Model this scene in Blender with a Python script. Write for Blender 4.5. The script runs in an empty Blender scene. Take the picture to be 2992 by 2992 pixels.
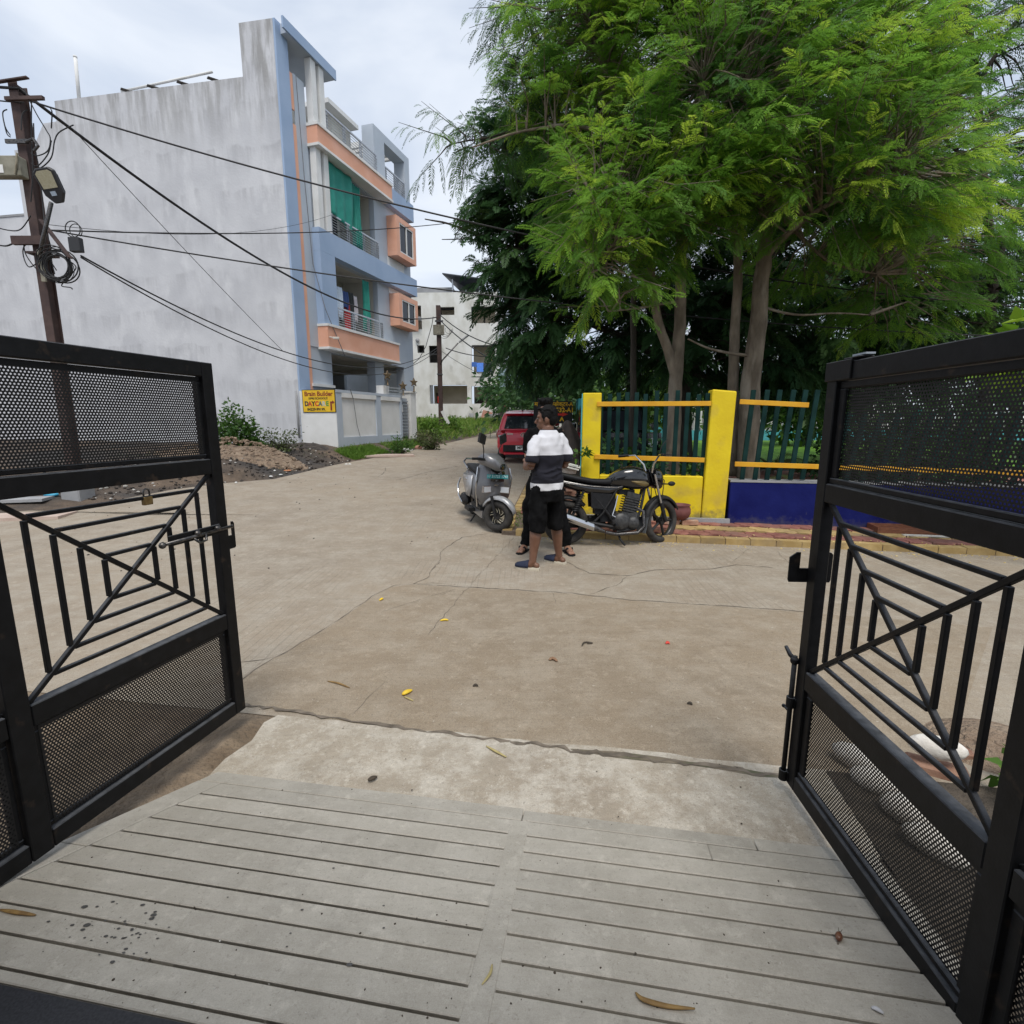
import bpy, bmesh, math, random
import numpy as np
from mathutils import Vector, Matrix, noise as mnoise
random.seed(7)
PI = math.pi
sin, cos, rad = math.sin, math.cos, math.radians
SC = bpy.context.scene
COL = SC.collection
# ------------------------------------------------------------------ camera
FPX = 1500.0; CAMH = 1.55; PITCH = math.atan(266/1500)
cd = bpy.data.cameras.new('camera'); cam = bpy.data.objects.new('camera', cd); COL.objects.link(cam)
cd.sensor_width = 36; cd.lens = 36*FPX/2992; cd.clip_start = 0.02; cd.clip_end = 2000
cam.location = (0, 0, CAMH); cam.rotation_euler = (PI/2-PITCH, 0, 0)
SC.camera = cam
# ------------------------------------------------------------------ sky (overcast) and sun
SUN_EL, SUN_AZ = rad(62), rad(170)      # azimuth measured from +Y towards +X (negative = left)
W = bpy.data.worlds.new('World'); SC.world = W; W.use_nodes = True
nt = W.node_tree; nt.nodes.clear()
def wn(t): return nt.nodes.new(t)
out = wn('ShaderNodeOutputWorld'); bg = wn('ShaderNodeBackground'); bg.inputs['Strength'].default_value = 0.11
sky = wn('ShaderNodeTexSky'); sky.sky_type = 'NISHITA'; sky.sun_disc = False
sky.sun_elevation = SUN_EL; sky.sun_rotation = SUN_AZ; sky.air_density = 1.0; sky.dust_density = 2.0
tc = wn('ShaderNodeTexCoord'); mp = wn('ShaderNodeMapping'); mp.inputs['Scale'].default_value = (1.0, 1.0, 2.4)
n1 = wn('ShaderNodeTexNoise'); n1.inputs['Scale'].default_value = 2.3; n1.inputs['Detail'].default_value = 5; n1.inputs['Roughness'].default_value = .5
n1.inputs['Distortion'].default_value = .4
cr = wn('ShaderNodeValToRGB'); cr.color_ramp.elements[0].position = .4; cr.color_ramp.elements[1].position = .6
cr.color_ramp.elements[0].color = (3.4, 3.85, 4.6, 1); cr.color_ramp.elements[1].color = (4.9, 5.2, 5.65, 1)
mx = wn('ShaderNodeMix'); mx.data_type = 'RGBA'; mx.inputs[0].default_value = .88
L = nt.links.new
L(tc.outputs['Generated'], mp.inputs[0]); L(mp.outputs[0], n1.inputs['Vector']); L(n1.outputs[0], cr.inputs[0])
L(sky.outputs[0], mx.inputs[6]); L(cr.outputs[0], mx.inputs[7]); L(mx.outputs[2], bg.inputs[0]); L(bg.outputs[0], out.inputs[0])
sd = bpy.data.lights.new('sun', 'SUN'); sd.energy = 1.5; sd.angle = rad(24); sd.color = (1, .95, .87)
sun = bpy.data.objects.new('sun', sd); COL.objects.link(sun); sun.location = (3, -20, 30)
sun_dir = Vector((sin(SUN_AZ)*cos(SUN_EL), cos(SUN_AZ)*cos(SUN_EL), sin(SUN_EL)))
sun.rotation_euler = (-sun_dir).to_track_quat('-Z', 'Y').to_euler()
SC.view_settings.view_transform = 'Standard'; SC.view_settings.look = 'None'; SC.view_settings.gamma = 1
SC.view_settings.exposure = 0.78
SC.cycles.max_bounces = 6; SC.cycles.transparent_max_bounces = 8; SC.cycles.use_denoising = True
# ------------------------------------------------------------------ pixel -> place helpers
def ray(u, v):
    x = (u-1496)/FPX; y = (v-1496)/FPX
    return Vector((x, cos(PITCH)-y*sin(PITCH), -sin(PITCH)-y*cos(PITCH)))
def at(u, v, Y):
    d = ray(u, v); return Vector((0, 0, CAMH)) + d*(Y/d.y)
def onplane(u, v, P, ang):
    n = Vector((cos(ang), -sin(ang), 0)); d = ray(u, v); o = Vector((0, 0, CAMH))
    t = n.dot(Vector(P)-o)/n.dot(d); return o+d*t
# ------------------------------------------------------------------ terrain
XL = [(6.3, -60), (7.2, -20), (8.05, -7.75), (8.77, -7.35), (10.49, -7.0), (11.3, -6.4), (11.94, -5.55), (15.1, -5.05), (17.1, -4.26), (21.9, -3.03), (40, 1.5), (60, 6)]
def lerp_tab(tab, y):
    if y <= tab[0][0]: return tab[0][1]
    for (a, b), (c, d) in zip(tab, tab[1:]):
        if y <= c: return b+(d-b)*(y-a)/(c-a)
    return tab[-1][1]
def sst(a, b, x):
    t = min(1, max(0, (x-a)/(b-a))); return t*t*(3-2*t)
def zbase(y):
    y = min(y, 46.0); t = y-6
    return 0.0 if t <= -1 else (.036*(t+1)**2/4 if t < 1 else .036*t)
def zt(x, y):
    z = zbase(y)
    if y > 7: z += .42*sst(7, 12.5, y)*sst(0, 1.7, lerp_tab(XL, y)-x)
    return z
def gnd(u, v, off=0.0):
    d = ray(u, v); z = 0; q = None
    for i in range(60):
        q = d*((CAMH-z)/-d.z); z = .5*z+.5*(zt(q.x, q.y)+off)
    return Vector((q.x, q.y, z))
A_H = rad(9.3)      # the house whose gate we stand in is turned by this angle
A_K = rad(9.75)     # kerb and park fence
def RF(R, F, a=A_H): return (R*cos(a)+F*sin(a), -R*sin(a)+F*cos(a))
def toRF(x, y, a=A_H): return (x*cos(a)-y*sin(a), x*sin(a)+y*cos(a))
# ------------------------------------------------------------------ materials
MATS = {}
def mat(name, col, col2=None, scale=6.0, rough=.7, metal=0.0, bump=0.0, bscale=None, detail=6, lo=.35, hi=.65, coord='pos',
        stretch=(1, 1, 1), col3=None, scale3=1.0, lo3=.5, hi3=.7, spec=None, trans=0.0, coat=0.0, alpha=None, sheen=0, bdist=.02):
    """procedural material: two-colour noise, an optional third large patch colour, bump from a finer noise"""
    if name in MATS: return MATS[name]
    m = bpy.data.materials.new(name); m.use_nodes = True; t = m.node_tree; N = t.nodes; K = t.links.new
    b = N['Principled BSDF']; b.inputs['Roughness'].default_value = rough; b.inputs['Metallic'].default_value = metal
    if spec is not None: b.inputs['Specular IOR Level'].default_value = spec
    if coat: b.inputs['Coat Weight'].default_value = coat; b.inputs['Coat Roughness'].default_value = .08
    c4 = lambda c: (c[0], c[1], c[2], 1)
    if coord == 'pos':
        g = N.new('ShaderNodeNewGeometry'); vec = g.outputs['Position']
    else:
        g = N.new('ShaderNodeTexCoord'); vec = g.outputs['Object']
    mpn = N.new('ShaderNodeMapping'); mpn.inputs['Scale'].default_value = stretch; K(vec, mpn.inputs[0]); vec = mpn.outputs[0]
    if col2 is None: b.inputs['Base Color'].default_value = c4(col); csock = None
    else:
        n = N.new('ShaderNodeTexNoise'); n.inputs['Scale'].default_value = scale; n.inputs['Detail'].default_value = detail
        K(vec, n.inputs['Vector']); r = N.new('ShaderNodeValToRGB')
        r.color_ramp.elements[0].position = lo; r.color_ramp.elements[1].position = hi
        r.color_ramp.elements[0].color = c4(col); r.color_ramp.elements[1].color = c4(col2)
        K(n.outputs[0], r.inputs[0]); csock = r.outputs[0]
        if col3 is not None:
            n3 = N.new('ShaderNodeTexNoise'); n3.inputs['Scale'].default_value = scale3; n3.inputs['Detail'].default_value = 5
            K(vec, n3.inputs['Vector']); r3 = N.new('ShaderNodeValToRGB')
            r3.color_ramp.elements[0].position = lo3; r3.color_ramp.elements[1].position = hi3
            K(n3.outputs[0], r3.inputs[0]); mm = N.new('ShaderNodeMix'); mm.data_type = 'RGBA'
            K(r3.outputs[0], mm.inputs[0]); K(csock, mm.inputs[6]); mm.inputs[7].default_value = c4(col3); csock = mm.outputs[2]
        K(csock, b.inputs['Base Color'])
    if bump:
        nb = N.new('ShaderNodeTexNoise'); nb.inputs['Scale'].default_value = bscale or scale*4; nb.inputs['Detail'].default_value = 5
        K(vec, nb.inputs['Vector']); bn = N.new('ShaderNodeBump'); bn.inputs['Strength'].default_value = bump; bn.inputs['Distance'].default_value = bdist
        K(nb.outputs[0], bn.inputs['Height']); K(bn.outputs[0], b.inputs['Normal'])
    MATS[name] = m; return m
def leafmat(name, col, col2, tip=None, transl=.35, rough=.5):
    """two-sided leaf: colour runs with the per-leaf attribute 'tint' (0 old leaf .. 1 young leaf)"""
    if name in MATS: return MATS[name]
    m = bpy.data.materials.new(name); m.use_nodes = True; t = m.node_tree; N = t.nodes; K = t.links.new
    b = N['Principled BSDF']; b.inputs['Roughness'].default_value = rough; b.inputs['Specular IOR Level'].default_value = .25
    a = N.new('ShaderNodeAttribute'); a.attribute_name = 'tint'; r = N.new('ShaderNodeValToRGB')
    r.color_ramp.elements[0].color = (*col, 1); r.color_ramp.elements[1].color = (*col2, 1)
    r.color_ramp.elements[1].position = .7
    if tip: e = r.color_ramp.elements.new(1.0); e.color = (*tip, 1)
    K(a.outputs['Fac'], r.inputs[0]); K(r.outputs[0], b.inputs['Base Color'])
    tr = N.new('ShaderNodeBsdfTranslucent'); K(r.outputs[0], tr.inputs[0]); ms = N.new('ShaderNodeMixShader'); ms.inputs[0].default_value = transl
    K(b.outputs[0], ms.inputs[1]); K(tr.outputs[0], ms.inputs[2]); K(ms.outputs[0], N['Material Output'].inputs[0])
    MATS[name] = m; return m
def glassmat(name, col=(.02, .025, .03), rough=.04):
    return mat(name, col, rough=rough, spec=.35)
# ------------------------------------------------------------------ mesh builder
class MB:
    def __init__(s): s.v = []; s.f = []; s.mi = []; s.m = 0
    def add(s, vs, fs):
        o = len(s.v); s.v.extend([tuple(p) for p in vs]); s.f.extend([tuple(i+o for i in f) for f in fs]); s.mi.extend([s.m]*len(fs)); return s
    def box(s, x0, x1, y0, y1, z0, z1):
        return s.add([(x0,y0,z0),(x1,y0,z0),(x1,y1,z0),(x0,y1,z0),(x0,y0,z1),(x1,y0,z1),(x1,y1,z1),(x0,y1,z1)],
                     [(3,2,1,0),(4,5,6,7),(0,1,5,4),(1,2,6,5),(2,3,7,6),(3,0,4,7)])
    def obox(s, c, size, M=None):
        a, b, d = (k/2 for k in size); M = M or Matrix.Identity(3); c = Vector(c)
        P = [c+M@Vector(p) for p in [(-a,-b,-d),(a,-b,-d),(a,b,-d),(-a,b,-d),(-a,-b,d),(a,-b,d),(a,b,d),(-a,b,d)]]
        return s.add(P, [(3,2,1,0),(4,5,6,7),(0,1,5,4),(1,2,6,5),(2,3,7,6),(3,0,4,7)])
    def beam(s, p, q, w, h, up=(0, 0, 1)):
        """square bar from p to q; w across, h along up"""
        p, q = Vector(p), Vector(q); d = (q-p); l = d.length; d.normalize(); up = Vector(up)
        x = d.cross(up)
        if x.length < 1e-4: x = d.cross(Vector((1, 0, 0)))
        x.normalize(); u = x.cross(d); M = Matrix((x, d, u)).transposed()
        return s.obox((p+q)/2, (w, l, h), M)
    def cyl(s, p, q, r0, r1=None, n=12, cap=True):
        r1 = r0 if r1 is None else r1; return s.tube([p, q], [r0, r1], n, cap)
    def tube(s, path, r, n=8, cap=True, sq=1.0, side=None):
        P = [Vector(p) for p in path]; k = len(P)
        R = r if isinstance(r, (list, tuple)) else [r]*k
        o = len(s.v); X = None
        for i in range(k):
            d = (P[min(i+1, k-1)]-P[max(i-1, 0)])
            if d.length < 1e-9: d = Vector((0, 0, 1))
            d.normalize()
            if X is None:
                X = d.cross(Vector(side) if side else (Vector((0, 0, 1)) if abs(d.z) < .9 else Vector((0, 1, 0)))); X.normalize()
            else:
                X = X-d*X.dot(d)
                if X.length < 1e-6: X = d.orthogonal()
                X.normalize()
            Y = d.cross(X)
            for j in range(n):
                a = 2*PI*j/n; s.v.append(tuple(P[i]+X*(R[i]*cos(a))+Y*(R[i]*sin(a)*sq)))
        for i in range(k-1):
            for j in range(n):
                a, b = o+i*n+j, o+i*n+(j+1) % n
                s.f.append((a, b, b+n, a+n)); s.mi.append(s.m)
        if cap:
            s.f.append(tuple(o+j for j in reversed(range(n)))); s.mi.append(s.m)
            s.f.append(tuple(o+(k-1)*n+j for j in range(n))); s.mi.append(s.m)
        return s
    def loft(s, rings, cap=True, close=True):
        o = len(s.v); n = len(rings[0])
        for r in rings: s.v.extend(tuple(p) for p in r)
        for i in range(len(rings)-1):
            for j in range(n if close else n-1):
                a, b = o+i*n+j, o+i*n+(j+1) % n
                s.f.append((a, b, b+n, a+n)); s.mi.append(s.m)
        if cap:
            s.f.append(tuple(o+j for j in reversed(range(n)))); s.mi.append(s.m)
            s.f.append(tuple(o+(len(rings)-1)*n+j for j in range(n))); s.mi.append(s.m)
        return s
    def lathe(s, prof, c=(0, 0, 0), n=20, axis='z', cap=True):
        c = Vector(c); rings = []
        for (r, h) in prof:
            ring = []
            for j in range(n):
                a = 2*PI*j/n; x, y = r*cos(a), r*sin(a)
                ring.append(c+(Vector((x, y, h)) if axis == 'z' else Vector((x, h, -y)) if axis == 'y' else Vector((h, x, y))))
            rings.append(ring)
        return s.loft(rings, cap)
    def prism(s, poly, vec):
        """polygon (3-D points, counter-clockwise seen against vec) pushed along vec"""
        vec = Vector(vec); n = len(poly); P = [Vector(p) for p in poly]
        return s.add(P+[p+vec for p in P], [tuple(reversed(range(n))), tuple(range(n, 2*n))]+[(i, (i+1) % n, (i+1) % n+n, i+n) for i in range(n)])
    def torus(s, c, R, r, axis='y', n=28, m=10, sq=1.0, a0=0, a1=2*PI):
        c = Vector(c); full = abs(a1-a0-2*PI) < 1e-6; rings = []
        for i in range(n if full else n+1):
            a = a0+(a1-a0)*i/n; ring = []
            for j in range(m):
                b = 2*PI*j/m; q = R+r*cos(b); w = r*sq*sin(b)
                p = (q*cos(a), w, q*sin(a)) if axis == 'y' else (q*cos(a), q*sin(a), w) if axis == 'z' else (w, q*cos(a), q*sin(a))
                ring.append(c+Vector(p))
            rings.append(ring)
        if full: rings.append(rings[0])
        return s.loft(rings, cap=not full)
    def ell(s, c, r, n=14, m=9, M=None):
        c = Vector(c); rings = []
        for i in range(m+1):
            th = PI*i/m; th = max(.02, min(PI-.02, th)); ring = []
            for j in range(n):
                a = 2*PI*j/n; p = Vector((r[0]*sin(th)*cos(a), r[1]*sin(th)*sin(a), -r[2]*cos(th)))
                ring.append(c+(M@p if M else p))
            rings.append(ring)
        return s.loft(rings)
    def xf(s, M, start=0):
        s.v[start:] = [tuple(M@Vector(p)) for p in s.v[start:]]; return s
    def mesh(s, name, mats, smooth=False):
        me = bpy.data.meshes.new(name); me.from_pydata(s.v, [], s.f); 
        for m in (mats if isinstance(mats, (list, tuple)) else [mats]): me.materials.append(m)
        if any(s.mi): me.polygons.foreach_set('material_index', s.mi)
        if smooth: me.shade_smooth() if hasattr(me, 'shade_smooth') else me.polygons.foreach_set('use_smooth', [True]*len(me.polygons))
        me.update(); return me
    def build(s, name, mats, parent=None, smooth=False, bevel=0, auto=None, seg=1):
        me = s.mesh(name, mats, smooth)
        o = bpy.data.objects.new(name, me); COL.objects.link(o)
        if parent: o.parent = parent
        if smooth and auto:
            md = o.modifiers.new('edge', 'EDGE_SPLIT'); md.split_angle = rad(auto)
        if bevel:
            md = o.modifiers.new('bevel', 'BEVEL'); md.width = bevel; md.segments = seg; md.limit_method = 'ANGLE'; md.angle_limit = rad(40)
        return o
def tag(o, label=None, cat=None, group=None, kind=None):
    if label: o['label'] = label
    if cat: o['category'] = cat
    if group: o['group'] = group
    if kind: o['kind'] = kind
    return o
def thing(name, label, cat, loc=(0, 0, 0), rotz=0, group=None):
    o = bpy.data.objects.new(name, None); COL.objects.link(o); o.empty_display_size = .1
    o.location = loc; o.rotation_euler = (0, 0, rotz); return tag(o, label, cat, group)
def inst(me, name, parent=None, loc=(0, 0, 0), rot=(0, 0, 0), sc=None):
    o = bpy.data.objects.new(name, me); COL.objects.link(o)
    if parent: o.parent = parent
    o.location = loc; o.rotation_euler = rot
    if sc: o.scale = sc if isinstance(sc, (tuple, list)) else (sc,)*3
    return o
def copytree(o, parent=None):
    c = o.copy(); COL.objects.link(c); c.parent = parent
    for ch in list(o.children): copytree(ch, c)
    return c
def text_mesh(body, size, mats, name='lettering', parent=None, M=None, depth=.004, align='CENTER', bold=0.0, sx=1.0, spacing=1.0):
    cu = bpy.data.curves.new('t', 'FONT'); cu.body = body; cu.size = size; cu.extrude = depth/2; cu.align_x = align; cu.align_y = 'CENTER'
    cu.offset = bold; cu.space_character = spacing; cu.resolution_u = 3
    to = bpy.data.objects.new('t', cu); COL.objects.link(to)
    dg = bpy.context.evaluated_depsgraph_get(); me = bpy.data.meshes.new_from_object(to.evaluated_get(dg))
    bpy.data.objects.remove(to); bpy.data.curves.remove(cu)
    me.transform(Matrix.Diagonal((sx, 1, 1, 1)))
    if M is not None: me.transform(M)
    me.materials.clear(); me.materials.append(mats)
    me.name = name; o = bpy.data.objects.new(name, me); COL.objects.link(o); o.parent = parent; return o
def wall_holes(mb, W, H, holes, t=.2, x0=0, z0=0):
    """wall in the local xz plane (front face y=0, back face y=t) with rectangular openings (xa, xb, za, zb)"""
    xs = sorted({x0, W}|{h[i] for h in holes for i in (0, 1) if x0 < h[i] < W}); zs = sorted({z0, H}|{h[i] for h in holes for i in (2, 3) if z0 < h[i] < H})
    solid = lambda i, j: 0 <= i < len(xs)-1 and 0 <= j < len(zs)-1 and not any(h[0]-1e-6 <= (xs[i]+xs[i+1])/2 <= h[1]+1e-6 and h[2]-1e-6 <= (zs[j]+zs[j+1])/2 <= h[3]+1e-6 for h in holes)
    for i in range(len(xs)-1):
        for j in range(len(zs)-1):
            if not solid(i, j): continue
            a, b, c, d = xs[i], xs[i+1], zs[j], zs[j+1]
            V = [(a,0,c),(b,0,c),(b,0,d),(a,0,d),(a,t,c),(b,t,c),(b,t,d),(a,t,d)]; F = [(0,1,2,3),(5,4,7,6)]
            if not solid(i-1, j): F.append((4,0,3,7))
            if not solid(i+1, j): F.append((1,5,6,2))
            if not solid(i, j-1): F.append((4,5,1,0))
            if not solid(i, j+1): F.append((3,2,6,7))
            mb.add(V, F)
    return mb
# ================================================================== materials used all over
def addrnd(m, amt=.12, sock='Base Color'):
    """each piece a slightly different brightness"""
    t = m.node_tree; b = t.nodes['Principled BSDF']; i = b.inputs[sock]
    oi = t.nodes.new('ShaderNodeObjectInfo'); mr = t.nodes.new('ShaderNodeMapRange'); mr.inputs[3].default_value = 1-amt; mr.inputs[4].default_value = 1+amt
    hs = t.nodes.new('ShaderNodeHueSaturation'); t.links.new(oi.outputs['Random'], mr.inputs[0]); t.links.new(mr.outputs[0], hs.inputs['Value'])
    if i.links: t.links.new(i.links[0].from_socket, hs.inputs['Color'])
    else: hs.inputs['Color'].default_value = i.default_value
    t.links.new(hs.outputs[0], i); return m
def rich(m, broad, b2, grey, fine=.22, specks=((.1, .08, .06), (.5, .46, .4)), sc=1.0, streak=.35, fleck=.5):
    """weathered mineral surface: broad dust, mid mottling, drag marks, fine grain, dark and pale flecks"""
    t = m.node_tree; N = t.nodes; K = t.links.new; b = N['Principled BSDF']; g = N.new('ShaderNodeNewGeometry'); pos = g.outputs['Position']
    def noise(scale, detail=6, rough=.6, st=None):
        n = N.new('ShaderNodeTexNoise'); n.inputs['Scale'].default_value = scale*sc; n.inputs['Detail'].default_value = detail; n.inputs['Roughness'].default_value = rough
        if st: mp_ = N.new('ShaderNodeMapping'); mp_.inputs['Scale'].default_value = st; mp_.inputs['Rotation'].default_value = (0, 0, rad(-8)); K(pos, mp_.inputs[0]); K(mp_.outputs[0], n.inputs['Vector'])
        else: K(pos, n.inputs['Vector'])
        return n.outputs[0]
    def ramp(s_, lo, hi, amt=1.0):
        r = N.new('ShaderNodeValToRGB'); r.color_ramp.elements[0].position = lo; r.color_ramp.elements[1].position = hi; r.color_ramp.elements[1].color = (amt, amt, amt, 1); K(s_, r.inputs[0]); return r.outputs[0]
    def mixc(f, a, c):
        mm = N.new('ShaderNodeMix'); mm.data_type = 'RGBA'; K(f, mm.inputs[0])
        if isinstance(a, tuple): mm.inputs[6].default_value = (*a, 1)
        else: K(a, mm.inputs[6])
        mm.inputs[7].default_value = (*c, 1); return mm.outputs[2]
    c = mixc(ramp(noise(.45, 5), .38, .62), broad, b2); c = mixc(ramp(noise(2.6, 14, .78), .44, .6, .9), c, grey); c = mixc(ramp(noise(1.1, 10, .7), .54, .66, .45), c, tuple(k*.68 for k in broad))
    c = mixc(ramp(noise(2.2, 12, .75, (1, 9, 1)), .5, .64, streak), c, tuple(k*.72 for k in broad)); c = mixc(ramp(noise(9, 12, .8), .53, .64, .55), c, tuple(min(.7, k*1.25) for k in grey)); c = mixc(ramp(noise(16, 10, .8), .55, .66, .5), c, tuple(k*.66 for k in broad))
    c = mixc(ramp(noise(55, 3), .62, .7, fleck), c, specks[0]); c = mixc(ramp(noise(38, 2), .68, .74, fleck), c, specks[1])
    hs = N.new('ShaderNodeHueSaturation'); mr = N.new('ShaderNodeMapRange'); mr.inputs[1].default_value = .3; mr.inputs[2].default_value = .7; mr.inputs[3].default_value = 1-fine; mr.inputs[4].default_value = 1+fine; K(noise(170, 3, .7), mr.inputs[0]); K(mr.outputs[0], hs.inputs['Value']); K(c, hs.inputs['Color']); K(hs.outputs[0], b.inputs['Base Color']); return m
M_SOIL = mat('soil', (.075, .055, .04), (.16, .115, .08), 3.0, .95, bump=.9, bscale=22, col3=(.05, .045, .042), scale3=.5, lo3=.45, hi3=.62, bdist=.05)
M_ROAD = mat('road_concrete', (.23, .188, .14), (.315, .268, .208), 2.2, .9, bump=.35, bscale=60, detail=8, col3=(.2, .157, .113), scale3=.55, lo3=.42, hi3=.68, bdist=.008)
M_APRON = mat('apron_concrete', (.235, .2, .155), (.375, .335, .272), 5.5, .9, bump=.6, bscale=40, detail=9, lo=.3, hi=.6, col3=(.17, .138, .105), scale3=2.4, lo3=.5, hi3=.72, bdist=.012)
M_SLAB = addrnd(rich(mat('grey_stone', (.25, .23, .2), rough=.6, bump=.12, bscale=90, bdist=.004), (.375, .348, .298), (.35, .323, .277), (.42, .392, .342), .12, ((.12, .105, .085), (.42, .4, .37)), 1.7, .22, .35), .07)
M_MORT = mat('dark_joint', (.06, .05, .042), (.12, .1, .08), 30, .95)
M_CRACK = mat('crack_dirt', (.09, .074, .057), (.2, .165, .128), 14, .95)
M_GRANITE = mat('dark_granite', (.012, .012, .014), (.03, .03, .034), 160, .35)
M_PAVR = addrnd(mat('red_paver', (.2, .07, .055), (.30, .13, .10), 9, .85, bump=.5, bscale=80, col3=(.16, .09, .07), scale3=2.5, bdist=.006), .18)
M_PAVY = addrnd(mat('ochre_paver', (.33, .225, .085), (.42, .30, .13), 9, .85, bump=.5, bscale=80, col3=(.22, .16, .09), scale3=2.5, bdist=.006), .16)
M_BED = mat('paver_bed', (.1, .075, .055), (.16, .12, .09), 12, .95, bump=.5, bscale=40)
M_LAWN = mat('lawn_grass', (.08, .2, .015), (.17, .36, .03), 5, .9, bump=.8, bscale=60)
# broom lines scored across the road concrete
def broom(m):
    t = m.node_tree; N = t.nodes; K = t.links.new; b = N['Principled BSDF']
    g = N.new('ShaderNodeNewGeometry'); mpn = N.new('ShaderNodeMapping'); mpn.inputs['Rotation'].default_value = (0, 0, rad(9)); mpn.inputs['Scale'].default_value = (1, .15, 1)
    K(g.outputs['Position'], mpn.inputs[0]); w = N.new('ShaderNodeTexWave'); w.wave_type = 'BANDS'; w.bands_direction = 'X'
    w.inputs['Scale'].default_value = 5.0; w.inputs['Distortion'].default_value = 5.0; w.inputs['Detail'].default_value = 3; w.inputs['Detail Scale'].default_value = 1.4
    K(mpn.outputs[0], w.inputs['Vector'])
    r = N.new('ShaderNodeValToRGB'); r.color_ramp.elements[0].position = 0.0; r.color_ramp.elements[1].position = .09
    K(w.outputs['Fac'], r.inputs[0])
    n = N.new('ShaderNodeTexNoise'); n.inputs['Scale'].default_value = .75; n.inputs['Detail'].default_value = 6; K(g.outputs['Position'], n.inputs['Vector'])
    r2 = N.new('ShaderNodeValToRGB'); r2.color_ramp.elements[0].position = .47; r2.color_ramp.elements[1].position = .6; K(n.outputs[0], r2.inputs[0])
    inv = N.new('ShaderNodeMath'); inv.operation = 'SUBTRACT'; inv.inputs[0].default_value = 1; K(r.outputs[0], inv.inputs[1])
    mu = N.new('ShaderNodeMath'); mu.operation = 'MULTIPLY'; K(inv.outputs[0], mu.inputs[0]); K(r2.outputs[0], mu.inputs[1])
    mu2 = N.new('ShaderNodeMath'); mu2.operation = 'MULTIPLY'; K(mu.outputs[0], mu2.inputs[0]); mu2.inputs[1].default_value = .3
    old = b.inputs['Base Color'].links[0].from_socket; mm = N.new('ShaderNodeMix'); mm.data_type = 'RGBA'
    K(mu2.outputs[0], mm.inputs[0]); K(old, mm.inputs[6]); mm.inputs[7].default_value = (.12, .098, .075, 1); 
    # small dark spots and pale crumbs
    n2 = N.new('ShaderNodeTexNoise'); n2.inputs['Scale'].default_value = 26; n2.inputs['Detail'].default_value = 3; K(g.outputs['Position'], n2.inputs['Vector'])
    r3 = N.new('ShaderNodeValToRGB'); r3.color_ramp.elements[0].position = .66; r3.color_ramp.elements[1].position = .74; K(n2.outputs[0], r3.inputs[0])
    m3 = N.new('ShaderNodeMix'); m3.data_type = 'RGBA'; K(r3.outputs[0], m3.inputs[0]); K(mm.outputs[2], m3.inputs[6]); m3.inputs[7].default_value = (.2, .165, .13, 1)
    K(m3.outputs[2], b.inputs['Base Color'])
rich(M_ROAD, (.30, .246, .183), (.262, .217, .166), (.34, .298, .24), .26); broom(M_ROAD)
M_ROAD2 = mat('road_concrete_brown', (.2, .16, .11), rough=.9, bump=.35, bscale=60, bdist=.008); rich(M_ROAD2, (.262, .206, .143), (.232, .184, .13), (.31, .26, .197), .24)
rich(M_APRON, (.37, .322, .255), (.29, .245, .19), (.50, .46, .395), .2, ((.12, .1, .075), (.6, .56, .5)), 1.6, .25)
# ================================================================== ground sheet
FK, FW = 6.65, 7.62            # kerb line and park wall line in the kerb frame
F_AP = 2.27                    # road edge of the concrete apron, house frame
def xkerb2(y): return .01+(y-8.23)*.105
def on_road(x, y):
    R, F = toRF(x, y); Rk, Fk = toRF(x, y, A_K)
    if F < F_AP+.25: return False
    if Fk < FK: return True
    return lerp_tab(XL, y)-.15 < x < xkerb2(y)+2.5 if y < 60 else False
def axis_vals(a, b, fine, mid):
    v = []; x = a
    while x < b:
        v.append(x); d = abs(x-mid) if not (-12 < x-mid < 14) else 0
        x += fine*(1+d*.12)
    v.append(b); return v
gx = axis_vals(-260, 260, .45, -2); gy = axis_vals(-25, 420, .45, 9)
g = MB(); nx = len(gx)
for y in gy:
    for x in gx:
        z = zt(x, y)
        if on_road(x, y): z -= .05
        else: z += .02*mnoise.noise(Vector((x*.7, y*.7, 0)))-.012
        R, F = toRF(x, y)
        if -2.2 < R < 3.2 and F < 2.0: z = min(z, -.03)
        g.v.append((x, y, z))
for j in range(len(gy)-1):
    for i in range(nx-1):
        a = j*nx+i; g.f.append((a, a+1, a+1+nx, a+nx)); g.mi.append(0)
tag(g.build('ground', M_SOIL, smooth=True), kind='structure')
# ================================================================== road
r = MB()
Fr = [F_AP, 2.8, 3.5, 4.2, 5, 5.7, 6.2, FK+.02]
Rr = [-60, -30, -15, -8, -5, -3, -2, -1, 0, 1, 2, 3, 5, 8, 15, 30, 60]
def zr(x, y): return zbase(y)
o = 0
for F in Fr:
    for R in Rr:
        x, y = RF(R, F); r.v.append((x, y, zr(x, y)))
for j in range(len(Fr)-1):
    for i in range(len(Rr)-1):
        a = j*len(Rr)+i; r.f.append((a, a+1, a+1+len(Rr), a+len(Rr))); r.mi.append(0)
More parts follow.
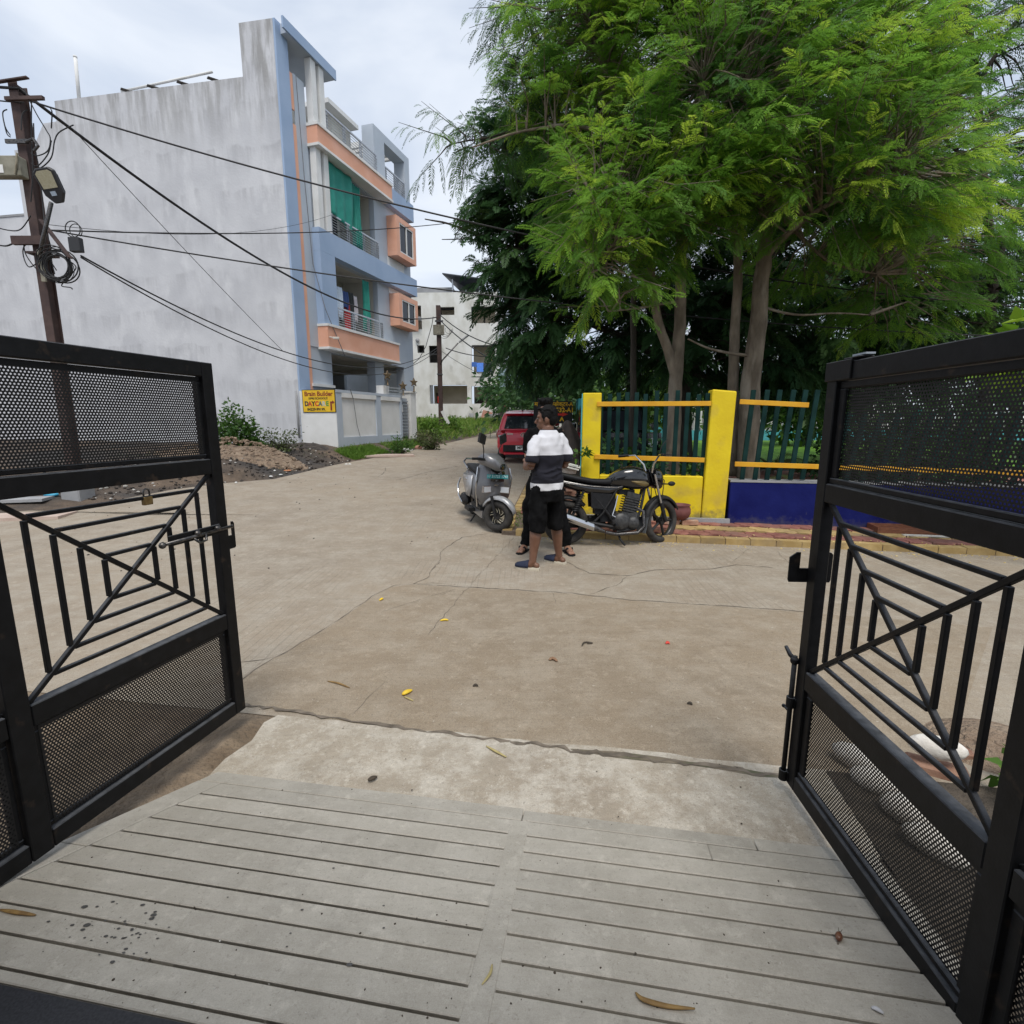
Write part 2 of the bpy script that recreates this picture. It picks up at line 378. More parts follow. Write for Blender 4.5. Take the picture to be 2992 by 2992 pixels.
# the street that runs away between the house and the park (starts where the cross street ends)
o = len(r.v); ys = [6.1, 6.6, 7.2, 7.6, 8.05, 8.4, 8.77, 9.6, 10.49, 10.9, 11.3, 11.94, 13, 14, 15.1, 16, 17.1, 18.5, 20, 21.9, 26, 30, 35, 40, 46]
nc = 9
for y in ys:
    xa = lerp_tab(XL, y) if y > 7.3 else -20-(7.2-y)*15; xb = max(xkerb2(y)+.05, 0) if y > 6.85 else .1
    # lower edge follows the cross street
    for i in range(nc):
        x = xa+(xb-xa)*(i/(nc-1))
        yy = y
        Fh = toRF(x, yy)[1]
        if y < 7.3:
            t = (y-6.1)/(7.2-6.1); ylow = (FK+.02-x*sin(A_H))/cos(A_H); yy = ylow+(max(7.2, ylow+.3)-ylow)*max(0, t)-(.15 if y < 6.2 else 0)
        else:
            ylow = (FK+.02-x*sin(A_H))/cos(A_H)
            if yy < ylow+.3: yy = ylow+.3+(y-7.3)*.03
        jx = .12*mnoise.noise(Vector((x*.9, y*1.3, 5))) if i == 0 and y > 7.3 else 0
        r.v.append((x+jx, yy, zr(x, yy)-(.012 if y < 6.2 else 0)))
for j in range(len(ys)-1):
    for i in range(nc-1):
        a = o+j*nc+i; r.f.append((a, a+1, a+1+nc, a+nc)); r.mi.append(0)
road = tag(r.build('road', M_ROAD, smooth=True), kind='structure')
# cracks and joints lie open in the concrete
def ribbon(pts, w, seed=0, jit=.012, dz=.003, name='crack', m=None, parent=None, step=.07):
    rnd = random.Random(seed); P = []
    for a, b in zip(pts, pts[1:]):
        a, b = Vector(a), Vector(b); n = max(1, int((b-a).length/step))
        for i in range(n): P.append(a.lerp(b, i/n))
    P.append(Vector(pts[-1])); mb = MB()
    for i, p in enumerate(P):
        d = (P[min(i+1, len(P)-1)]-P[max(i-1, 0)]); d.z = 0; d.normalize(); nrm = Vector((-d.y, d.x, 0))
        q = p+nrm*rnd.uniform(-jit, jit); ww = w*rnd.uniform(.1, 1.0)*.42*(.4 if i in (0, len(P)-1) else 1)
        for sgn in (-1, 1):
            s = q+nrm*ww*sgn; mb.v.append((s.x, s.y, zr(s.x, s.y)+dz))
    for i in range(len(P)-1): mb.f.append((2*i, 2*i+1, 2*i+3, 2*i+2)[::-1]); mb.mi.append(0)
    return mb.build(name, m or M_CRACK, parent)
def z88(pts): return [gnd(700+x*.88, 1500+y*.88) for x, y in pts]
def z20(pts): return [gnd(860+x*.207, 1120+y*.207) for x, y in pts]
cr_l = [(z88([(575,235),(800,248),(1100,265),(1300,288),(1600,308),(1890,328)]), .016), (z88([(575,235),(625,215),(640,185),(665,160),(665,130),(700,105),(740,80),(820,68)]), .02),
  (z88([(575,235),(510,240),(440,275),(350,340),(290,380),(200,430),(150,465),(110,480),(50,520),(0,560)]), .012),
  (z88([(1085,160),(1160,200),(1290,208),(1380,188),(1570,185),(1650,172),(1770,180)]), .022), (z88([(1290,208),(1250,240),(1200,255),(1165,270)]), .011),
  (z88([(910,80),(780,222),(625,405)]), .007), (z88([(480,560),(430,615),(380,665)]), .006), (z88([(1780,120),(1820,160),(1860,195),(1890,205)]), .008),
  (z88([(665,272),(720,250),(560,300),(470,330)]), .006), (z88([(0,495),(120,478)]), .01), (z88([(575,235),(640,232),(700,236)]), .01),
  (z20([(1280,1190),(1290,1220),(1260,1270),(1180,1320)]), .04), (z20([(1430,1375),(1640,1320),(1900,1250),(2300,1170)]), .045), (z20([(1060,1320),(1180,1322),(1500,1335)]), .03),
  (z88([(1040,262),(1050,300)]), .006), (z88([(1630,170),(1700,110),(1790,75)]), .007)]
for i, (p, w) in enumerate(cr_l): ribbon(p, w, i, parent=road)
# the browner slab just beyond the gate, between the joint, the long crack and the apron
jl = z88([(575,237),(800,250),(1100,267),(1300,290),(1600,310),(1890,330),(2150,350),(2500,380)]); el = z88([(-20,632),(150,655),(300,682),(450,703),(600,722),(780,745),(900,760),(1100,790),(1250,806),(1400,825),(1600,850),(1850,885),(2300,950)]); cl_ = z88([(500,245),(440,278),(350,342),(290,382),(200,432),(150,467),(110,482),(50,522),(0,562)])
pl_ = jl+el[::-1]+cl_[::-1]; b = MB(); n = len(pl_); b.add([(p.x, p.y, zbase(p.y)+.0015) for p in pl_], [tuple(range(n))[::-1]]); me_ = b.build('slab', M_ROAD2, road)
M_MOSS = mat('damp_moss', (.13, .105, .075), (.2, .165, .12), 14, .9, col3=(.095, .095, .055), scale3=6, lo3=.5, hi3=.7)
ed = z88([(-20,632),(150,655),(300,682),(450,703),(600,722),(780,745),(900,760),(1100,790),(1250,806),(1400,825),(1600,850),(1850,885)])
ribbon(ed[:7], .035, 50, jit=.012, m=M_CRACK, parent=road, name='joint', step=.04, dz=.007)
ribbon(ed[6:], .04, 51, jit=.016, m=M_CRACK, parent=road, name='joint', step=.03, dz=.008)
ribbon(ed[7:], .1, 52, jit=.008, m=M_MOSS, parent=road, name='damp_edge', step=.12, dz=.0065)
# ================================================================== apron, ramp, threshold in front of the gate
def slope(F): return .15*(1.83-F) if F > .855 else .15*(1.83-.855)
a = MB(); rnd = random.Random(3); top = []
Rs = [-1.66+.12*i for i in range(24)]
for R in Rs:
    for k, F in enumerate((1.795, 1.9, 2.05, 2.2, 2.275)):
        ff = F+(rnd.uniform(-.012, .012) if k in (0, 4) else 0); x, y = RF(R+(.05*mnoise.noise(Vector((F*9, 1, 0))) if R < -1.6 else 0), ff); a.v.append((x, y, .006+.004*mnoise.noise(Vector((R*3, F*3, 0))) if k not in (0, 4) else (.003 if k else -.002)))
for i in range(len(Rs)-1):
    for k in range(4): q = i*5+k; a.f.append((q, q+5, q+6, q+1)); a.mi.append(0)
tag(a.build('apron', M_APRON, smooth=True), kind='structure')
rm = bpy.data.objects.new('ramp', None)
mb = MB()
Rb = lambda F: -1.634-(1.83-F)*.4
P = []
for F in (.84, 1.83):
    P += [(Rb(F)-.01, F), (1.05, F)]
mb.add([(P[0][0], .84, slope(.855)-.012), (P[1][0], .84, slope(.855)-.012), (P[3][0], 1.84, -.012), (P[2][0], 1.84, -.012),
        (P[0][0], .84, -.15), (P[1][0], .84, -.15), (P[3][0], 1.84, -.15), (P[2][0], 1.84, -.15)],
       [(0,1,2,3), (4,0,3,7), (1,5,6,2), (3,2,6,7), (0,4,5,1)])
ramp = mb.build('ramp', M_MORT); ramp.rotation_euler = (0, 0, -A_H); tag(ramp, kind='structure')
def slab(R0, R1, F0, F1, R0b=None, R1b=None, name='slab', dz=0):
    """R0,R1 at F0 (near); R0b,R1b at F1 (far)"""
    R0b = R0 if R0b is None else R0b; R1b = R1 if R1b is None else R1b
    T = [(R0, F0, slope(F0)+dz), (R1, F0, slope(F0)+dz), (R1b, F1, slope(F1)+dz), (R0b, F1, slope(F1)+dz)]
    m = MB(); m.add(T+[(p[0], p[1], p[2]-.03) for p in T], [(0,1,2,3), (0,4,5,1), (1,5,6,2), (2,6,7,3), (3,7,4,0)])
    return m.build(name, M_SLAB, ramp, bevel=.003)
gL = [.858+i*.0885 for i in range(11)]+[1.742]
gaps = .008; rnd = random.Random(11)
for i in range(11):
    F0 = 1.755-.0865*i-.0865; F1 = F0+.0865-gaps
    if F1 < .87: break
    F0 = max(F0, .853)
    for (ra, rb) in (((Rb((F0+F1)/2)+.11), -.292), (-.212, 1.04)):
        cuts = [ra]+sorted(rnd.uniform(ra+.25, rb-.2) for _ in range(rnd.choice((1, 1, 2) if rb < 0 else (0, 0, 0, 1))))+[rb]
        for c0, c1 in zip(cuts, cuts[1:]):
            l0 = c0; l1 = c0
            if c0 == ra: l0 = Rb(F0)+.112; l1 = Rb(F1)+.112
            slab(l0, c1-.0006, F0, F1, l1, c1-.0006, dz=rnd.uniform(-.001, .001))
slab(-.288, -.216, .858, 1.345, dz=.0015); slab(-.288, -.216, 1.347, 1.748, dz=.001)
slab(Rb(.858), Rb(.858)+.108, .858, 1.31, Rb(1.31), Rb(1.31)+.108, dz=.001); slab(Rb(1.313), Rb(1.313)+.108, 1.313, 1.748, Rb(1.748), Rb(1.748)+.108, dz=.001)
slab(Rb(1.751), -.25, 1.751, 1.826, Rb(1.826), -.25, dz=.0005); slab(-.247, .62, 1.751, 1.815, dz=0); slab(.623, 1.04, 1.751, 1.815, dz=.0005)
mb = MB(); zf = slope(.8); mb.box(-2.1, 1.12, .55, .8475, zf-.1, zf+.004)
th = mb.build('threshold', M_GRANITE, bevel=.003); th.rotation_euler = (0, 0, -A_H); tag(th, kind='structure')
mb = MB(); mb.box(-2.1, 1.7, -3.5, .547, zf-.1, zf)
pf = mb.build('porch_floor', M_SLAB); pf.rotation_euler = (0, 0, -A_H); tag(pf, kind='structure')
# ================================================================== park pavement with interlocking blocks
PZ = .05
mb = MB(); c0 = (-.14, 6.83)
poly = [c0, RF(-.9, FK+.02, A_K), RF(9, FK+.02, A_K), RF(9, FW+.2, A_K), (1.35, 7.75), (1.95, 13.6), (.58, 13.6), (.25, 10.5), (.0, 8.2)]
n = len(poly); topv = [(x, y, zbase(y)+PZ) for x, y in poly]
mb.add(topv+[(x, y, zbase(y)-.1) for x, y in poly], [tuple(range(n))]+[(i, i+n, (i+1) % n+n, (i+1) % n) for i in range(n)])
pav = tag(mb.build('pavement', M_BED), kind='structure')
def paver_mesh(name, m, w=.255, d=.285, h=.03):
    pts = []; K = 5; w -= .007; d -= .007
    sx = lambda t: .035*sin(2*PI*t); sy = lambda t: .04*sin(2*PI*t)
    for i in range(K): t = i/K; pts.append((-w/2+w*t, -d/2+sy(t)))
    for i in range(K): t = i/K; pts.append((w/2+sx(t), -d/2+d*t))
    for i in range(K): t = 1-i/K; pts.append((-w/2+w*t, d/2+sy(t)))
    for i in range(K): t = 1-i/K; pts.append((-w/2+sx(t), -d/2+d*t))
    n = len(pts); b = MB(); k = .95
    b.add([(x, y, 0) for x, y in pts]+[(x, y, h-.006) for x, y in pts]+[(x*k, y*k, h) for x, y in pts],
          [tuple(range(2*n, 3*n))]+[(i, (i+1) % n, (i+1) % n+n, i+n) for i in range(n)]+[(i+n, (i+1) % n+n, (i+1) % n+2*n, i+2*n) for i in range(n)])
    return b.mesh(name, m)
pr, py_ = paver_mesh('paver', M_PAVR), paver_mesh('paver', M_PAVY)
kb = MB(); kb.box(-.145, .145, -.065, .065, -.12, .028); kme = kb.mesh('kerb_block', M_PAVY)
rnd = random.Random(5)
R = -.95
while R < 6.4:
    x, y = RF(R, FK+.08, A_K); inst(kme, 'kerb_block', pav, (x, y, zbase(y)+PZ+rnd.uniform(-.006, .004)), (rnd.uniform(-.02, .02), rnd.uniform(-.02, .02), -A_K+rnd.uniform(-.02, .02))); R += .298
for row in range(3):
    R = -.78+(.12 if row % 2 else 0)
    while R < 6.4:
        F = FK+.17+.145+row*.287
        yellow = (row == 1 and R > 1.05) or (row == 2 and -.3 < R < .1)
        x, y = RF(R, F, A_K); o_ = inst(py_ if yellow else pr, 'paver', pav, (x, y, zbase(y)+PZ+rnd.uniform(-.004, .006)), (rnd.uniform(-.03, .03), rnd.uniform(-.03, .03), -A_K+rnd.uniform(-.03, .03)))
        R += .258
y = 6.98
while y < 13:
    x = xkerb2(y)+.09 if y > 8 else (-.05+(y-6.9)*.06)
    inst(kme, 'kerb_block', pav, (x, y, zbase(y)+PZ+rnd.uniform(-.01, .004)), (0, 0, PI/2-.1+rnd.uniform(-.03, .03))); y += .3
for row in range(3):
    y = 8.0+.1*row
    while y < 9.2:
        inst(pr, 'paver', pav, (xkerb2(y)+.3+row*.262, y, zbase(y)+PZ+rnd.uniform(-.006, .006)), (rnd.uniform(-.03, .03), rnd.uniform(-.03, .03), PI/2-.1)); y += .262

M_DIRT = mat('brown_dirt', (.16, .115, .075), (.27, .205, .14), 7, .95, bump=.9, bscale=45, col3=(.11, .085, .06), scale3=4, lo3=.5, hi3=.7, bdist=.03)
b = MB(); n = 36
for j in range(n+1):
    for i in range(n+1):
        F = .2+2.1*j/n; R1 = (Rb(F)-.012 if F < 1.845 else -1.5); R = -4.2+(R1+4.2)*i/n; x, y = RF(R, F); b.v.append((x, y, ((.012+.022*mnoise.noise(Vector((R*5, F*5, 0)))+.006*mnoise.noise(Vector((R*17, F*17, 4))))*(1 if 0 < j < n-1 else 0)-(.004 if j >= n-1 else 0)) if R < -1.72 else -.004))
for j in range(n):
    for i in range(n): a_ = j*(n+1)+i; b.f.append((a_, a_+1, a_+n+2, a_+n+1)); b.mi.append(0)
tag(b.build('dirt_strip', M_DIRT, smooth=True), kind='structure')
M_BEDS = mat('garden_soil', (.05, .04, .03), (.1, .08, .06), 12, .95, bump=.9, bscale=45, bdist=.03)
b = MB(); n = 24
for j in range(n+1):
    for i in range(n+1):
        R, F = 1.055+2.6*i/n, .86+1.4*j/n; x, y = RF(R, F); b.v.append((x, y, .01+.02*mnoise.noise(Vector((R*6, F*6, 0)))*(0 < j < n)*(0 < i < n)))
for j in range(n):
    for i in range(n): a_ = j*(n+1)+i; b.f.append((a_, a_+1, a_+n+2, a_+n+1)); b.mi.append(0)
tag(b.build('garden_bed', M_BEDS, smooth=True), kind='structure')
# ================================================================== the porch we stand in (behind and above the camera)
mb = MB(); mb.box(-2.6, 2.2, -3.5, -.3, 2.75, 2.9); pr_ = mb.build('porch_roof', mat('porch_plaster', (.45, .43, .4), (.52, .5, .47), 2, .9)); pr_.rotation_euler = (0, 0, -A_H); tag(pr_, kind='structure')
mb = MB(); mb.box(-2.6, 2.2, -3.7, -3.5, 0, 2.9); pr_ = mb.build('porch_wall', MATS['porch_plaster']); pr_.rotation_euler = (0, 0, -A_H); tag(pr_, kind='structure')
# ================================================================== the two gate leaves
def dusty(m, col=(.10, .105, .115), amt=.8):
    """settled dust on the upward faces of painted metal"""
    t = m.node_tree; N = t.nodes; K = t.links.new; b = N['Principled BSDF']
    g = N.new('ShaderNodeNewGeometry'); sx = N.new('ShaderNodeSeparateXYZ'); K(g.outputs['Normal'], sx.inputs[0])
    n = N.new('ShaderNodeTexNoise'); n.inputs['Scale'].default_value = 30; n.inputs['Detail'].default_value = 6; K(g.outputs['Position'], n.inputs['Vector'])
    mr = N.new('ShaderNodeMapRange'); mr.inputs[1].default_value = .35; mr.inputs[2].default_value = .95; mr.inputs[4].default_value = amt; K(sx.outputs[2], mr.inputs[0])
    mu = N.new('ShaderNodeMath'); mu.operation = 'MULTIPLY'; K(mr.outputs[0], mu.inputs[0]); K(n.outputs[0], mu.inputs[1])
    mu2 = N.new('ShaderNodeMath'); mu2.operation = 'MULTIPLY'; K(mu.outputs[0], mu2.inputs[0]); mu2.inputs[1].default_value = 1.9; mu2.use_clamp = True
    mm = N.new('ShaderNodeMix'); mm.data_type = 'RGBA'; K(mu2.outputs[0], mm.inputs[0])
    i = b.inputs['Base Color']
    if i.links: K(i.links[0].from_socket, mm.inputs[6])
    else: mm.inputs[6].default_value = i.default_value
    mm.inputs[7].default_value = (*col, 1); K(mm.outputs[2], i)
    ad = N.new('ShaderNodeMapRange'); ad.inputs[3].default_value = b.inputs['Roughness'].default_value; ad.inputs[4].default_value = .9; K(mu2.outputs[0], ad.inputs[0]); K(ad.outputs[0], b.inputs['Roughness'])
    return m
M_BLK = dusty(mat('black_paint', (.0045, .0045, .005), (.008, .008, .009), 25, .5, bump=.12, bscale=120, col3=(.032, .022, .016), scale3=14, lo3=.63, hi3=.72, bdist=.003, spec=.2))
M_PERF = mat('perforated_sheet', (.007, .007, .0075), (.014, .013, .013), 40, .55, spec=.3, col3=(.024, .021, .021), scale3=6, lo3=.55, hi3=.75)
M_STEEL = mat('worn_steel', (.05, .05, .055), (.14, .13, .12), 60, .35, metal=.8)
M_BRASS = mat('weathered_brass', (.16, .10, .04), (.24, .17, .07), 60, .45, metal=.7)
def perf_mesh(x0, x1, z0, z1, p=.0113, r=.0030):
    row = .0099; m = MB(); nz = int((z1-z0)/row); K = 8
    for j in range(nz):
        za = z0+j*row; zb = za+row; zc = za+row/2; xo = x0+(p/2 if j % 2 else 0)
        n = int((x1-xo)/p)
        for i in range(n):
            xa = xo+i*p; xb = xa+p; xc = xa+p/2; o = len(m.v)
            R8 = [(xb, zc), (xb, zb), (xc, zb), (xa, zb), (xa, zc), (xa, za), (xc, za), (xb, za)]
            m.v += [(x, 0, z) for x, z in R8]+[(xc+r*cos(PI*k/4), 0, zc+r*sin(PI*k/4)) for k in range(8)]
            for k in range(8): m.f.append((o+k, o+(k+1) % 8, o+8+(k+1) % 8, o+8+k)); m.mi.append(0)
        for a, b in ((x0, xo), (xo+n*p, x1)):
            if b-a > 1e-5: m.add([(a, 0, za), (b, 0, za), (b, 0, zb), (a, 0, zb)], [(0,1,2,3)])
    if z1-(z0+nz*row) > 1e-5: m.add([(x0, 0, z0+nz*row), (x1, 0, z0+nz*row), (x1, 0, z1), (x0, 0, z1)], [(0,1,2,3)])
    return m.mesh('perforated_sheet', M_PERF)
PW = .80       # clear width of a panel
P_UP = perf_mesh(0, .79, 0, .318); P_LO = perf_mesh(0, .79, 0, .365)
def bar(p, q, leaf, name='bar', w=.0165):
    m = MB(); m.beam(p, q, w, w, up=(0, 1, 0)); return m.build(name, M_BLK, leaf, bevel=.002)
def gate_leaf(label, loc, ang, mirror=1):
    g = thing('gate_leaf', label, 'gate', loc, math.atan2(-cos(ang), -sin(ang)), 'pair of black entrance gate leaves')
    H = 1.692; hw = .022
    def fr(name, x0, x1, z0, z1, y0=-hw, y1=hw):
        m = MB(); m.box(x0, x1, y0, y1, z0, z1); return m.build(name, M_BLK, g, bevel=.003)
    fr('stile', 0, .06, 0, H); fr('stile', .89, .955, 0, H-.003, -hw-.002, hw+.002); fr('stile', 1.785, 1.85, 0, H-.003)
    for x0, x1 in ((.062, .888), (.957, 1.783)):
        fr('rail', x0, x1, 1.63, H); fr('rail', x0, x1, 1.198, 1.266); fr('rail', x0, x1, .45, .524); fr('rail', x0, x1, 0, .066)
        # angle frames that hold the perforated sheets
        for za, zb in ((1.268, 1.628), (.068, .448)):
            fr('frame_angle', x0, x1, zb-.024, zb-.001, -.008, .004); fr('frame_angle', x0, x1, za+.001, za+.02, -.012, .004)
            fr('frame_angle', x0+.001, x0+.034, za+.021, zb-.025, -.008, .004); fr('frame_angle', x1-.026, x1-.001, za+.021, zb-.025, -.008, .004)
        inst(P_UP, 'perforated_sheet', g, (x0+.018, .006, 1.288)); inst(P_LO, 'perforated_sheet', g, (x0+.018, .006, .076))
        # star of nested squares
        cx, cz = (x0+x1)/2, (.524+1.198)/2; ax, az = (x1-x0)/2, (1.198-.524)/2
        bar((cx-ax, 0, cz-az), (cx+ax, 0, cz+az), g); 
        m = MB(); m.beam((cx-ax, .002, cz+az), (cx+ax, .002, cz-az), .0165, .0165, up=(0, 1, 0)); m.build('bar', M_BLK, g, bevel=.002)
        for f in (.245, .435, .625, .81):
            for sg in (-1, 1):
                bar((cx+sg*ax*f, .001, cz-az*f+.012), (cx+sg*ax*f, .001, cz+az*f-.012), g, w=.0155)
                bar((cx-ax*f+.012, -.001, cz+sg*az*f), (cx+ax*f-.012, -.001, cz+sg*az*f), g, w=.0145)
    return g
PLW = at(608, 1062, 2.40); PRW = at(2440, 1066, 1.93)
gl = gate_leaf('open black gate leaf with brass padlock and sliding bolt', (PLW.x, PLW.y, .114), rad(13.8))
gr = gate_leaf('open black gate leaf with drop bolt on its free edge', (PRW.x, PRW.y, .058), rad(3.0))
# sliding bolt and keeper on the left leaf  (local x runs from the free edge to the hinge; +y is away from the street side)
def prt(mb, name, parent, m=None, **k): return mb.build(name, m or M_BLK, parent, **k)
zb = .945; ys = .035
b = MB(); b.obox((.20, ys, zb), (.27, .008, .045)); prt(b, 'bolt_plate', gl, bevel=.002)
b = MB(); b.cyl((.37, ys+.012, zb-.005), (.0, ys+.012, zb+.0), .0075, n=10); b.ell((.375, ys+.012, zb-.006), (.014, .014, .014)); prt(b, 'bolt', gl, M_STEEL, smooth=True)
b = MB(); b.tube([(.16, ys+.014, zb), (.165, ys+.02, zb-.03), (.2, ys+.02, zb-.035), (.225, ys+.014, zb-.01)], .006, 8); prt(b, 'bolt_handle', gl, M_STEEL, smooth=True)
for xx in (.2, .09): b = MB(); b.ell((xx, ys+.014, zb+.008), (.016, .012, .013)); prt(b, 'bolt_knob', gl, M_STEEL, smooth=True)
def keeper(y, flip=1):
    k = MB(); pr = [(0, -.075), (-.036, -.075), (-.042, -.068), (-.042, .045), (-.036, .055), (-.026, .055), (-.026, -.01), (0, -.01)]
    k.prism([(x, y, z+.905) for x, z in pr], (0, .006, 0)); return k
b = keeper(.012); prt(b, 'keeper_plate', gl)
b = MB(); b.torus((-.022, .014, .855), .008, .003, 'y', 12, 6); prt(b, 'keeper_eye', gl, M_STEEL)
b = MB(); up_ = [(-.088, -.06), (.066, -.06), (.07, -.05), (.07, .052), (.062, .06), (.05, .06), (.05, -.004), (-.052, -.004), (-.052, .06), (-.066, .06), (-.092, .04), (-.092, -.05)]
b.prism([(-.001, y, z+.93) for y, z in up_], (-.006, 0, 0)); prt(b, 'keeper_plate', gr)
for y in (-.072, .06): b = MB(); b.torus((-.008, y, .895), .008, .0035, 'x', 12, 6); prt(b, 'keeper_eye', gr, mat('bright_steel', (.5, .5, .48), rough=.3, metal=.7))
# drop bolt on the right leaf
ydb = -.034; xb_ = -.002
b = MB(); b.cyl((xb_, ydb, .02), (xb_, ydb, .56), .0095, n=12); b.tube([(xb_, ydb, .545), (xb_-.03, ydb-.005, .552), (xb_-.06, ydb-.01, .575)], [.009, .009, .007], 8); b.ell((xb_, ydb, .54), (.017, .017, .017)); prt(b, 'drop_bolt', gr, smooth=True)
for z in (.36, .03):
    b = MB(); b.lathe([(.011, -.022), (.017, -.022), (.017, .022), (.011, .022)], (xb_, ydb, z), 14, cap=False); b.box(xb_, .02, ydb+.008, -.0225, z-.02, z+.02); prt(b, 'bolt_sleeve', gr)
b = MB(); b.cyl((xb_, ydb, .315), (xb_-.04, ydb-.004, .318), .0045, n=8); b.ell((xb_-.042, ydb-.004, .318), (.008, .008, .008)); prt(b, 'bolt_pin', gr, smooth=True)
# folded cover at the top corner of the right leaf
b = MB(); b.box(-.004, .15, -.03, .03, 1.632, 1.6985); b.box(.1, .19, -.028, .022, 1.6995, 1.704); prt(b, 'corner_cover', gr, bevel=.003)
b = MB(); b.obox((.165, 0, 1.71), (.075, .03, .006)); prt(b, 'loose_strip', gr, mat('pale_tape', (.3, .34, .38), rough=.6))
# padlock hanging from the upper bar of the left leaf
pl = thing('padlock', 'small brass padlock hanging from the upper bar', 'padlock')
q = onplane(430, 1462, (PLW.x, PLW.y, 0), rad(13.8)); pl.location = q; pl.rotation_euler = (0, 0, rad(76.2))
b = MB(); b.box(-.02, .02, -.009, .009, -.018, .016); prt(b, 'body', pl, M_BRASS, bevel=.003)
b = MB(); b.tube([(-.013, 0, .014), (-.013, 0, .034), (-.009, 0, .043), (0, 0, .047), (.009, 0, .043), (.013, 0, .034), (.013, 0, .014)], .0035, 8); prt(b, 'shackle', pl, M_STEEL, smooth=True)
# ================================================================== three-storey house across the street
def wallmat():
    m = mat('stained_whitewash', (.49, .497, .522), (.575, .582, .605), 1.1, .9, bump=.25, bscale=14, bdist=.02)
    t = m.node_tree; N = t.nodes; K = t.links.new; b = N['Principled BSDF']; g = N.new('ShaderNodeNewGeometry'); pos = g.outputs['Position']
    base = b.inputs['Base Color'].links[0].from_socket
    def streak(scale, stretch, lo, hi, col, base, amt=1.0, mask=None):
        mp_ = N.new('ShaderNodeMapping'); mp_.inputs['Scale'].default_value = stretch; K(pos, mp_.inputs[0])
        n = N.new('ShaderNodeTexNoise'); n.inputs['Scale'].default_value = scale; n.inputs['Detail'].default_value = 6; n.inputs['Roughness'].default_value = .6; K(mp_.outputs[0], n.inputs['Vector'])
        r = N.new('ShaderNodeValToRGB'); r.color_ramp.elements[0].position = lo; r.color_ramp.elements[1].position = hi; r.color_ramp.elements[1].color = (amt, amt, amt, 1); K(n.outputs[0], r.inputs[0])
        f = r.outputs[0]
        if mask is not None:
            mu = N.new('ShaderNodeMath'); mu.operation = 'MULTIPLY'; K(f, mu.inputs[0]); K(mask, mu.inputs[1]); f = mu.outputs[0]
        mm = N.new('ShaderNodeMix'); mm.data_type = 'RGBA'; K(f, mm.inputs[0]); K(base, mm.inputs[6]); mm.inputs[7].default_value = (*col, 1); return mm.outputs[2]
    # brushed patches in lifts about 0.9 m tall: dark runs of old plaster showing through the wash
    sx = N.new('ShaderNodeSeparateXYZ'); K(pos, sx.inputs[0])
    w = N.new('ShaderNodeTexNoise'); w.inputs['Scale'].default_value = .9; w.inputs['Detail'].default_value = 3; K(pos, w.inputs['Vector'])
    am = N.new('ShaderNodeMath'); am.operation = 'MULTIPLY_ADD'; K(w.outputs[0], am.inputs[0]); am.inputs[1].default_value = .8; K(sx.outputs[2], am.inputs[2])
    dv = N.new('ShaderNodeMath'); dv.operation = 'DIVIDE'; K(am.outputs[0], dv.inputs[0]); dv.inputs[1].default_value = 1.15
    fr = N.new('ShaderNodeMath'); fr.operation = 'FRACT'; K(dv.outputs[0], fr.inputs[0])
    rp = N.new('ShaderNodeValToRGB'); rp.color_ramp.elements[0].position = .12; rp.color_ramp.elements[1].position = .86
    e = rp.color_ramp.elements.new(.8); e.color = (1, 1, 1, 1); rp.color_ramp.elements[-1].color = (0, 0, 0, 1); K(fr.outputs[0], rp.inputs[0])
    c = streak(3.2, (1, 1, .12), .47, .62, (.31, .312, .325), base, .38, rp.outputs[0])
    c = streak(1.5, (1, 1, .5), .55, .7, (.65, .657, .675), c, .7)
    c = streak(9, (1, 1, .1), .52, .72, (.33, .33, .34), c, .25, rp.outputs[0])
    # damp runs below the parapet
    mr = N.new('ShaderNodeMapRange'); mr.inputs[1].default_value = 9.6; mr.inputs[2].default_value = 11.6; K(sx.outputs[2], mr.inputs[0])
    c = streak(4.0, (1, 1, .14), .42, .6, (.22, .215, .205), c, .7, mr.outputs[0])
    K(c, b.inputs['Base Color']); return m
M_WASH = wallmat()
M_GB = mat('grey_blue_paint', (.42, .475, .545), (.47, .52, .585), 1.4, .85, bump=.15, bscale=30)
M_BLUE = mat('sky_blue_paint', (.29, .39, .55), (.34, .44, .6), 1.0, .8, bump=.1, bscale=30)
M_PEACH = mat('peach_paint', (.70, .355, .235), (.76, .42, .30), 1.5, .8, bump=.1, bscale=30)
M_WHITE = mat('white_paint', (.66, .66, .64), (.74, .74, .73), 2, .8, bump=.15, bscale=30)
M_CREAM = mat('cream_paint', (.56, .54, .48), (.64, .62, .56), 1.2, .85)
M_RAIL = mat('railing_steel', (.42, .44, .47), (.5, .52, .55), 8, .35, metal=.5)
M_GLASS = glassmat('dark_glass', (.02, .022, .027)); M_DARK = mat('dark_wood', (.03, .024, .02), (.055, .045, .037), 6, .7)
M_TEAL = mat('green_sheet', (.012, .21, .165), (.022, .275, .215), 3, .7)
M_CONC = mat('grey_cement', (.25, .255, .265), (.33, .335, .345), 2.2, .9, bump=.3, bscale=20)
HC = at(883, 1293, 17.0); HA = rad(17); zo = .85
house = thing('apartment_house', 'grey blue three storey house with peach bands and a tall blank side wall', 'house', (HC.x, HC.y, zo), rad(73))
def hp(mb, name, m, parent=house, **k):
    mb.xf(Matrix.Translation((0, 0, -zo))); return mb.build(name, m, parent, **k)
def hb(name, m, s0, s1, y0, y1, z0, z1, parent=house, **k): 
    b = MB(); b.box(s0, s1, y0, y1, z0, z1); return hp(b, name, m, parent, **k)
